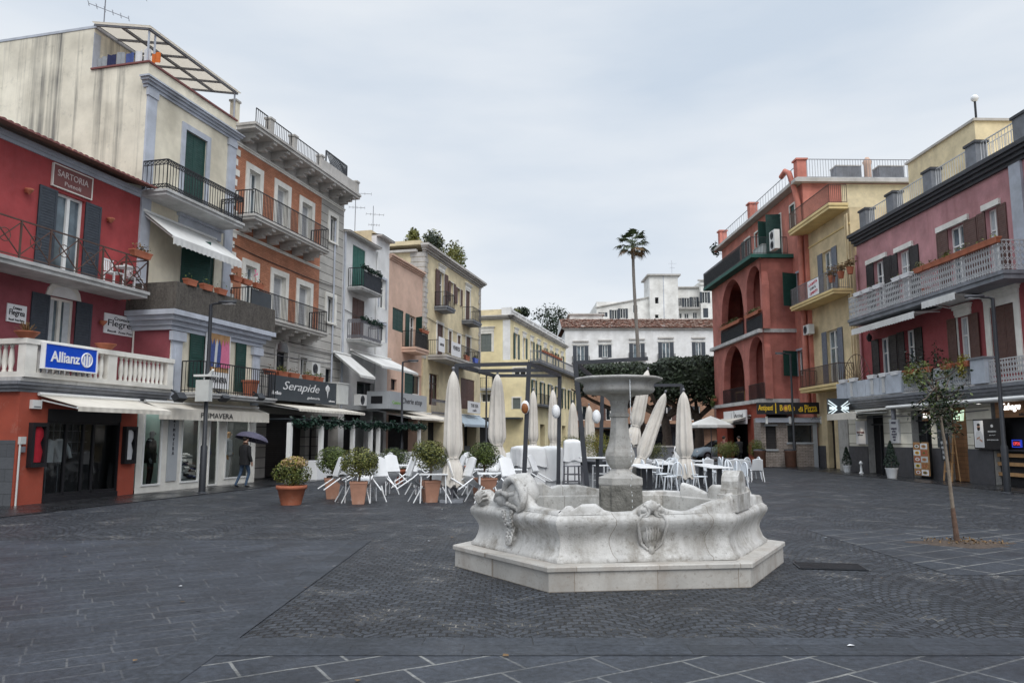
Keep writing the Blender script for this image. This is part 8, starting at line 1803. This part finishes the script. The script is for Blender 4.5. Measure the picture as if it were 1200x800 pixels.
for q in range(46): a = rg.uniform(0, 6.28); z = rg.uniform(-1.5, -.2); r_ = .2+.12*(z+1.5); m.bar(tp_+Vector((r_*.5*math.cos(a), r_*.5*math.sin(a), z+.3)), tp_+Vector((r_*math.cos(a), r_*math.sin(a), z-.35)), .06, 'leaf_brown')
m.build('dead_skirt', t)
# things under the far trees: low wall, kiosk sign, cars
m = MB(); A_, B_ = at(722, 520, 57), at(800, 520, 57); m.box(0, B_.x-A_.x, 0, .5, 0, .95, 'slate_cornice'); m.box(-.05, B_.x-A_.x+.05, -.05, .55, .951, 1.05, 'grey_cornice'); o = m.build('garden_wall', None, (A_.x, 57, 0)); tag(o, 'low grey stone wall under the clipped dark trees', 'wall')
t = thing('kiosk', 'dark kiosk with white lettering on its fascia under the clipped trees', 'kiosk', (at(760, 500, 72).x, 72, 0)); m = MB(); m.box(-2.6, 2.6, 0, 2.5, 0, 2.6, 'sign_slate'); m.build('body', t); m = MB(); m.box(-2.9, 2.9, -.5, 2.7, 2.6, 2.9, 'sign_black'); m.build('roof', t); m = MB(); m.box(-2.2, 2.2, -.03, -.001, 1.0, 2.2, 'glass_dark'); m.build('hatch', t); m = MB(); add_text(m, 'EDICOLA', 0, -.51, 2.75, 'paper_white', w=2.6, h=.26); m.build('lettering', t)
def car(label, x, y, rz, body):
    t = thing('parked_car', label, 'car', (x, y, 0), rz); m = MB(); w = .85
    prof = [(-2.0, .3, .72), (-1.98, .55, .8), (-1.6, .82, .84), (-.9, .95, .85), (-.1, .98, .85), (.9, .97, .85), (1.7, .9, .84), (1.98, .7, .8), (2.0, .32, .74)]
    m.grid([[(x_, -hw, .28), (x_, -hw, z*.75), (x_, -hw*.96, z), (x_, 0, z+.02), (x_, hw*.96, z), (x_, hw, z*.75), (x_, hw, .28), (x_, 0, .24)] for x_, z, hw in prof], body, True, True)
    for f in (0, -1): x_, z, hw = prof[f]; m.poly([(x_, -hw, .28), (x_, -hw, z*.75), (x_, 0, z), (x_, hw, z*.75), (x_, hw, .28)], body)
    m.build('body', t); m = MB(); m.grid([[(x_, -hw, .93), (x_*.98, -hw*.93, z), (x_*.98, hw*.93, z), (x_, hw, .93)] for x_, z, hw in ((-1.0, .94, .78), (-.35, 1.4, .68), (.6, 1.46, .68), (1.3, 1.3, .68), (1.75, .93, .76))], 'glass_dark', False); m.build('window', t); m = MB(); m.grid([[(x_, -hw, z), (x_, 0, z+.03), (x_, hw, z)] for x_, z, hw in ((-.4, 1.4, .62), (.6, 1.47, .64), (1.3, 1.32, .63))], body, True); m.build('roof', t)
    for sx in (-1.25, 1.25):
        for sy in (-.78, .78): 
            wl = MB(); wl.tube([(sx, sy-.1, .31), (sx, sy+.1, .31)], .31, 'sign_black', 18); wo = wl.build('wheel', t); r_ = MB(); r_.tube([(sx, sy-.105, .31), (sx, sy+.105, .31)], .18, 'grey_iron', 12); r_.build('rim', wo)
    for sy in (-.6, .6): h_ = MB(); h_.ball((-1.95, sy, .62), (.06, .14, .09), 'paper_white', 8, 6); h_.build('headlight', t)
    return t
car('grey blue small car parked beyond the open parasol', at(842, 505, 58).x, 58, R(8), 'awning_blue'); car('dark car parked behind the clipped trees at the far end', at(724, 510, 80).x, 80, R(-5), 'sign_slate')
g = at(795, 525, 40); t = thing('scooter', 'white scooter with a black visor band facing the camera beyond the bistro chairs', 'scooter', (g.x, 40, 0), R(0)); m = MB(); m.grid([[(x_*w, y, z) for x_ in (-1, -.6, 0, .6, 1)] for w, y, z in ((.12, -.55, .35), (.28, -.62, .6), (.36, -.55, .95), (.3, -.45, 1.2), (.14, -.4, 1.3))], 'plastic_white', True); m.box(-.2, .2, -.5, .7, .3, .38, 'plastic_white'); m.ball((0, .5, .6), (.22, .5, .28), 'plastic_white'); m.build('body', t); m = MB(); m.box(-.3, .3, -.62, -.56, 1.0, 1.12, 'sign_black'); m.build('visor', t); m = MB(); m.ball((0, -.5, 1.5), (.25, .1, .22), 'glass_blue', 12, 8); m.build('windscreen', t); m = MB(); m.box(-.18, .18, .2, .9, .84, .92, 'sign_black'); m.build('seat', t)
for y in (-.6, .65): m = MB(); m.tube([(-.06, y, .25), (.06, y, .25)], .25, 'sign_black', 16); m.build('wheel', t)
m = MB(); m.bar((-.35, -.4, 1.12), (.35, -.4, 1.12), .04, 'sign_black'); m.build('handlebar', t)
# ================================================================== PEOPLE AND MANNEQUINS
def figure(name, label, cat, x, y, z0, rz, H, pose, mats, group=None, hair=True, coat=None, headless=False):
    """one continuous skinned body; joints given for a 1.75 m figure; mats = (legs, torso, head, shoe)"""
    J = {'pel': (0, 0, .96), 'sp1': (0, .0, 1.12), 'sp2': (0, .0, 1.3), 'neck': (0, .0, 1.46), 'hd0': (0, -.01, 1.56), 'hd1': (0, -.025, 1.66), 'hd2': (0, -.015, 1.73)}
    for s, sx in (('L', -1), ('R', 1)):
        J.update({'hip'+s: (sx*.09, 0, .92), 'kn'+s: (sx*.1, -.02, .5), 'an'+s: (sx*.1, .02, .1), 'he'+s: (sx*.1, .02, .05), 'to'+s: (sx*.12, -.16, .035), 'sh'+s: (sx*.18, 0, 1.41), 'el'+s: (sx*.25, .02, 1.13), 'wr'+s: (sx*.26, -.07, .9), 'pa'+s: (sx*.26, -.09, .83)})
    J.update(pose)
    Rr = {'pel': .15, 'sp1': .14, 'sp2': .155, 'neck': .055, 'hd0': .075, 'hd1': .1, 'hd2': .07}
    for s in 'LR': Rr.update({'hip'+s: .1, 'kn'+s: .06, 'an'+s: .042, 'he'+s: .045, 'to'+s: .035, 'sh'+s: .075, 'el'+s: .048, 'wr'+s: .032, 'pa'+s: .04})
    E = [('pel', 'sp1'), ('sp1', 'sp2'), ('sp2', 'neck'), ('neck', 'hd0'), ('hd0', 'hd1'), ('hd1', 'hd2')]
    for s in 'LR': E += [('pel', 'hip'+s), ('hip'+s, 'kn'+s), ('kn'+s, 'an'+s), ('an'+s, 'he'+s), ('he'+s, 'to'+s), ('sp2', 'sh'+s), ('sh'+s, 'el'+s), ('el'+s, 'wr'+s), ('wr'+s, 'pa'+s)]
    for s, sx in (('L', -1), ('R', 1)):                      # five fingers
        pa, wr = Vector(J['pa'+s]), Vector(J['wr'+s]); d = (pa-wr).normalized(); sd = Vector((0, 1, 0)) if abs(d.y) < .8 else Vector((0, 0, 1))
        for f in range(5):
            off = sd*(-.028+.019*f) if f < 4 else sd*-.045; ln = [.06, .07, .066, .05, .045][f]; nm = 'f%d%s' % (f, s); J[nm+'a'] = tuple(pa+d*(.03 if f < 4 else -.01)+off); J[nm+'b'] = tuple(pa+d*(.03+ln if f < 4 else .025)+off*1.1+Vector((-sx*.015, 0, 0))); Rr[nm+'a'] = .011; Rr[nm+'b'] = .009; E += [('pa'+s, nm+'a'), (nm+'a', nm+'b')]
    names = list(J); idx = {n_: i for i, n_ in enumerate(names)}; k = H/1.75
    me = bpy.data.meshes.new('body'); me.from_pydata([tuple(Vector(J[n_])*k) for n_ in names], [(idx[a], idx[c]) for a, c in E], []); o = bpy.data.objects.new('body', me); C.objects.link(o)
    md = o.modifiers.new('s', 'SKIN'); sv = me.skin_vertices[0].data
    for n_ in names: r_ = Rr[n_]*k; sv[idx[n_]].radius = (r_, r_); sv[idx[n_]].use_root = n_ == 'pel'
    sb = o.modifiers.new('u', 'SUBSURF'); sb.levels = sb.render_levels = 1
    bpy.context.view_layer.update(); dg = bpy.context.evaluated_depsgraph_get(); me2 = bpy.data.meshes.new_from_object(o.evaluated_get(dg)); bpy.data.objects.remove(o)
    for mn in mats: me2.materials.append(MATS[mn])
    hand = [Vector(J['pa'+s])*k for s in 'LR']
    for p_ in me2.polygons:
        c = p_.center; z = c.z/k; near_hand = min((c-h_).length for h_ in hand) < .1*k
        p_.material_index = 2 if (z > 1.47 or near_hand) else 3 if z < .085 else 0 if z < .98 else 1; p_.use_smooth = True
    t = thing(name, label, cat, (x, y, z0), rz, group); bo_ = bpy.data.objects.new('body', me2); C.objects.link(bo_); bo_.parent = t
    hd = Vector(J['hd1'])*k; fc = MB()
    if hair:
        m = MB(); i0 = 0; m.ball((hd.x, hd.y+.025*k, hd.z+.035*k), (.1*k, .108*k, .105*k), 'hair', 14, 9, lambda q: 1.0 if q[2] > -.25 or q[1] > .1 else .6); m.build('hair', t)
    for sx in (-1, 1): fc.ball((hd.x+sx*.033*k, hd.y-.088*k, hd.z-.0*k), .011*k, 'ink', 8, 5); fc.ball((hd.x+sx*.095*k, hd.y+.005*k, hd.z-.01*k), (.015*k, .025*k, .035*k), mats[2], 8, 6)
    fc.ball((hd.x, hd.y-.102*k, hd.z-.03*k), (.014*k, .022*k, .025*k), mats[2], 8, 6); fc.ball((hd.x, hd.y-.085*k, hd.z-.07*k), (.025*k, .01*k, .008*k), 'sign_brown' if mats[2] == 'skin' else mats[2], 8, 5); fc.build('face', t)
    if coat:
        m = MB(); n = 22; cm_, hem = coat
        rows = [[(w*math.cos(a)*k*(1+.03*math.sin(5*a)), (dd*math.sin(a)+yo)*k, z*k) for a in [2*math.pi*i/n for i in range(n)]] for z, w, dd, yo in ((hem, .22, .17, .0), (.85, .215, .165, 0), (1.05, .2, .155, 0), (1.25, .215, .16, 0), (1.38, .215, .14, 0), (1.45, .13, .1, .01), (1.5, .085, .085, .01))]
        m.grid(rows, cm_, True, True); 
        for s in 'LR': a, e, w_ = (Vector(J[q+s])*k for q in ('sh', 'el', 'wr')); m.tube([a, a.lerp(e, .5), e, w_], [.085*k, .075*k, .065*k, .052*k], cm_, 10)
        m.build('coat', t)
    return t
def hand_umbrella(label, x, y, z, tilt, az, r=.55, mt='cloth_purple'):
    t = thing('hand_umbrella', label, 'umbrella', (x, y, z)); t.rotation_euler = (tilt[0], tilt[1], az); m = MB(); n = 8; rows = []
    for i in range(7):
        f = i/6; rr = r*math.sin(f*1.45)/math.sin(1.45); zz = .28*math.cos(f*1.5); rows.append([(rr*math.cos(a)*(1-.06*f*abs(math.sin(a*4))), rr*math.sin(a)*(1-.06*f*abs(math.sin(a*4))), .62+zz-.28) for a in [2*math.pi*j/32 for j in range(32)]])
    m.grid(rows, mt, True, True); m.build('canopy', t); m = MB(); m.tube([(0, 0, -.12), (0, 0, .7)], .01, 'grey_iron', 6); m.build('shaft', t); m = MB()
    for j in range(8): a = 2*math.pi*j/8; m.bar((0, 0, .6), (r*.97*math.cos(a), r*.97*math.sin(a), .4), .008, 'grey_iron')
    m.build('rib', t); m = MB(); m.tube([(0, 0, -.2), (0, 0, -.1)], .016, 'sign_black', 8); m.build('handle', t); return t
g = ground(285.5, 571.5)
arm = {'elR': (.26, -.1, 1.14), 'waR': (0, 0, 0)} ; walk = {'knL': (-.09, -.13, .5), 'anL': (-.09, .0, .1), 'heL': (-.09, .01, .05), 'toL': (-.1, -.16, .035), 'knR': (.1, .06, .52), 'anR': (.1, .26, .14), 'heR': (.1, .3, .1), 'toR': (.11, .13, .03)}
pz = dict(walk); pz.update({'elR': (.28, -.02, 1.14), 'wrR': (.2, -.24, 1.2), 'paR': (.19, -.3, 1.25)})
figure('person', 'person in black coat and blue jeans walking past the clothes shop under an umbrella', 'person', g.x, g.y, 0.02, R(150), 1.66, pz, ('cloth_denim', 'cloth_black', 'skin', 'sign_black'), coat=('cloth_black', .78))
k_ = 1.66/1.75; hx = Matrix.Rotation(R(150), 3, 'Z') @ Vector((.19*k_, -.32*k_, 1.25*k_)); hand_umbrella('dark purple umbrella held by the person at the clothes shop', g.x+hx.x, g.y+hx.y, hx.z+.05, (R(-12), R(10)), 0, .58)
g = at(605.5, 528, 77); pz = {'elR': (.26, -.02, 1.15), 'wrR': (.18, -.25, 1.2), 'paR': (.17, -.3, 1.25)}
figure('person', 'small distant person in a pale top walking beside the yellow palazzo under a black umbrella', 'person', g.x, 77, 0, R(20), 1.68, pz, ('cloth_black', 'cloth_grey', 'skin', 'sign_black'))
hx = Matrix.Rotation(R(20), 3, 'Z') @ Vector((.17, -.3, 1.2)); hand_umbrella('black umbrella held by the distant person beside the yellow palazzo', g.x+hx.x, 77+hx.y, hx.z+.05, (R(8), 0), 0, .55, 'cloth_black')
for k, (px, Y, c1, lb, rz) in enumerate(((848.5, 45.0, 'sign_brown', 'person in a dark brown jacket standing at the cafe front under the arcade', R(120)), (866, 44.5, 'cloth_black', 'person in black standing beside the dark cafe doorway', R(200)))):
    g = at(px, 520, Y); figure('person', lb, 'person', g.x, Y, 0, rz, 1.7, {'elL': (-.26, -.06, 1.14), 'wrL': (-.12, -.24, 1.12), 'paL': (-.06, -.27, 1.13)}, ('cloth_black', c1, 'skin', 'sign_black'), coat=(c1, .8))
X, S, FS_ = SHOPX
def manq(u, y, label, mats, coat=None, rz=0.0):
    q = FS_.w(u, y, .12); figure('mannequin', label, 'mannequin', q.x, q.y, .12, FS_.rz+rz, 1.78, {'elR': (.3, .02, 1.15), 'wrR': (.22, -.08, .98), 'paR': (.18, -.1, .95)}, mats, hair=False, coat=coat)
manq(S[0][0]*.5+S[0][1]*.5+.42, .38, 'mannequin in a black suit over a grey shirt in the narrow left shop window', ('cloth_black', 'cloth_grey', 'cloth_grey', 'sign_black'), ('cloth_black', .75), R(20))
manq(S[3][0]+.75, .4, 'mannequin in a pale denim jacket and white trousers in the right shop window', ('cloth_white', 'cloth_grey', 'wood_light', 'cloth_white'), ('cloth_grey', .95), R(15)); 
manq(S[2][0]+1.2, 1.0, 'mannequin in dark navy clothes behind the clothes shop doorway', ('cloth_navy', 'cloth_navy', 'cloth_navy', 'sign_black'), None)
t = FS_.thing('clothes_display', 'stepped display of folded blue and white clothes in the middle shop window', 'display', (S[1][0]+S[1][1])/2+.5, .5, .1); rg = random.Random(2)
for q in range(4): m = MB(); m.box(-.55, .55, -.25+.14*q, .3, .22*q, .22*q+.2, 'paper_white' if q % 2 else 'cloth_grey'); m.build('step', t)
m = MB()
for q in range(34): st = q % 4; x = rg.uniform(-.5, .5); zz = .22*st+.2+rg.uniform(0, .15); m.ball((x, -.2+.14*st+rg.uniform(-.04, .08), zz), (rg.uniform(.07, .14), .1, rg.uniform(.03, .07)), rg.choice(['cloth_blue', 'cloth_navy', 'cloth_white', 'cloth_white', 'cloth_grey', 'cloth_black']), 8, 5, lambda d_: 1+.15*math.sin(7*d_[0]+5*d_[2]))
m.build('clothes', t)
# garments in the left clothes shop
t = F_ = None
FX = Fac(lpt(T0), lpt(T1))
for k, (px, py, c1, lb) in enumerate(((58, 537, 'cloth_white', 'white jacket on a stand in the dark clothes shop, left'), (72, 535, 'cloth_white', 'white blouse on a stand in the dark clothes shop, right of the white jacket'))):
    u, z = FX.p(px, py, -.4); t = FX.thing('dress_form', lb, 'dress form', u, .5, .17); m = MB(); m.tube([(0, 0, 0), (0, 0, 1.1)], .02, 'grey_iron', 6); m.lathe([(.16, 0), (.14, .02)], 'grey_iron', 12); m.build('stand', t); m = MB(); m.lathe([(.15, .85), (.14, 1.0), (.12, 1.12), (.16, 1.28), (.17, 1.38), (.06, 1.46)], c1, 14, fn=lambda a, z_: 1+.05*math.sin(4*a)); m.tube([(.15, 0, 1.38), (.26, -.05, 1.2), (.3, -.1, .95)], [.06, .05, .045], c1, 8); m.tube([(-.15, 0, 1.38), (-.28, -.05, 1.2), (-.33, -.1, .9)], [.06, .05, .045], c1, 8); m.build('garment', t)
# ================================================================== CAMERA, SKY, LIGHT
cam = bpy.data.cameras.new('camera'); cam.lens = 27.0; cam.sensor_width = 36.0; cam.clip_end = 2000; co = bpy.data.objects.new('camera', cam); C.objects.link(co); co.location = (0, 0, CAMH); co.rotation_euler = (R(90)+TH, 0, 0)
sc = bpy.context.scene; sc.camera = co
w = bpy.data.worlds.new('World'); sc.world = w; w.use_nodes = True; nt = w.node_tree; nt.nodes.clear()
out = nt.nodes.new('ShaderNodeOutputWorld'); bg = nt.nodes.new('ShaderNodeBackground'); L(nt, bg.outputs[0], out.inputs[0]); bg.inputs[1].default_value = .1
SUN_EL, SUN_AZ = R(50), R(162)        # azimuth from +Y clockwise: light comes from behind the camera
sky = nt.nodes.new('ShaderNodeTexSky'); sky.sky_type = 'NISHITA'; sky.sun_disc = False; sky.sun_elevation = SUN_EL; sky.sun_rotation = SUN_AZ; sky.dust_density = 3
tc = nt.nodes.new('ShaderNodeTexCoord'); mp = nt.nodes.new('ShaderNodeMapping'); mp.inputs['Scale'].default_value = (1.2, 1.2, 4.5); L(nt, tc.outputs['Generated'], mp.inputs[0])
n1 = noise(nt, mp.outputs[0], 1.25, 4, .42)
n2 = noise(nt, mp.outputs[0], 3.2, 5, .55)
n12 = N(nt, 'ShaderNodeMath', operation='MULTIPLY_ADD'); L(nt, n2, n12.inputs[0]); n12.inputs[1].default_value = .3; L(nt, n1, n12.inputs[2])
cl = ramp(nt, n12.outputs[0], .5, (6.2, 7.05, 8.1, 1), .78, (8.4, 8.8, 9.25, 1))
sp_ = N(nt, 'ShaderNodeSeparateXYZ'); L(nt, tc.outputs['Generated'], sp_.inputs[0])
mr = N(nt, 'ShaderNodeMapRange', interpolation_type='SMOOTHSTEP'); L(nt, sp_.outputs[2], mr.inputs[0]); mr.inputs[1].default_value = .56; mr.inputs[2].default_value = .95; mr.inputs[3].default_value = 1.0; mr.inputs[4].default_value = 2.5
vm = N(nt, 'ShaderNodeVectorMath', operation='SCALE'); L(nt, cl, vm.inputs[0]); L(nt, mr.outputs[0], vm.inputs['Scale'])
mm = mix(nt, .9, sky.outputs[0], vm.outputs[0]); L(nt, mm, bg.inputs[0])
su = bpy.data.lights.new('sun', 'SUN'); su.energy = 1.5; su.angle = R(40); su.color = (1, .97, .93); so = bpy.data.objects.new('sun', su); C.objects.link(so)
so.rotation_euler = (R(90)-SUN_EL, 0, R(180)-SUN_AZ+R(180)-R(180)) if False else Vector((-math.sin(SUN_AZ)*math.cos(SUN_EL), -math.cos(SUN_AZ)*math.cos(SUN_EL), -math.sin(SUN_EL))).to_track_quat('-Z', 'Y').to_euler()
vs = sc.view_settings; vs.view_transform = 'Standard'; vs.look = 'None'; vs.exposure = 0.08; vs.gamma = 1.0; vs.use_curve_mapping = False
sc.cycles.max_bounces = 6; sc.cycles.transparent_max_bounces = 8
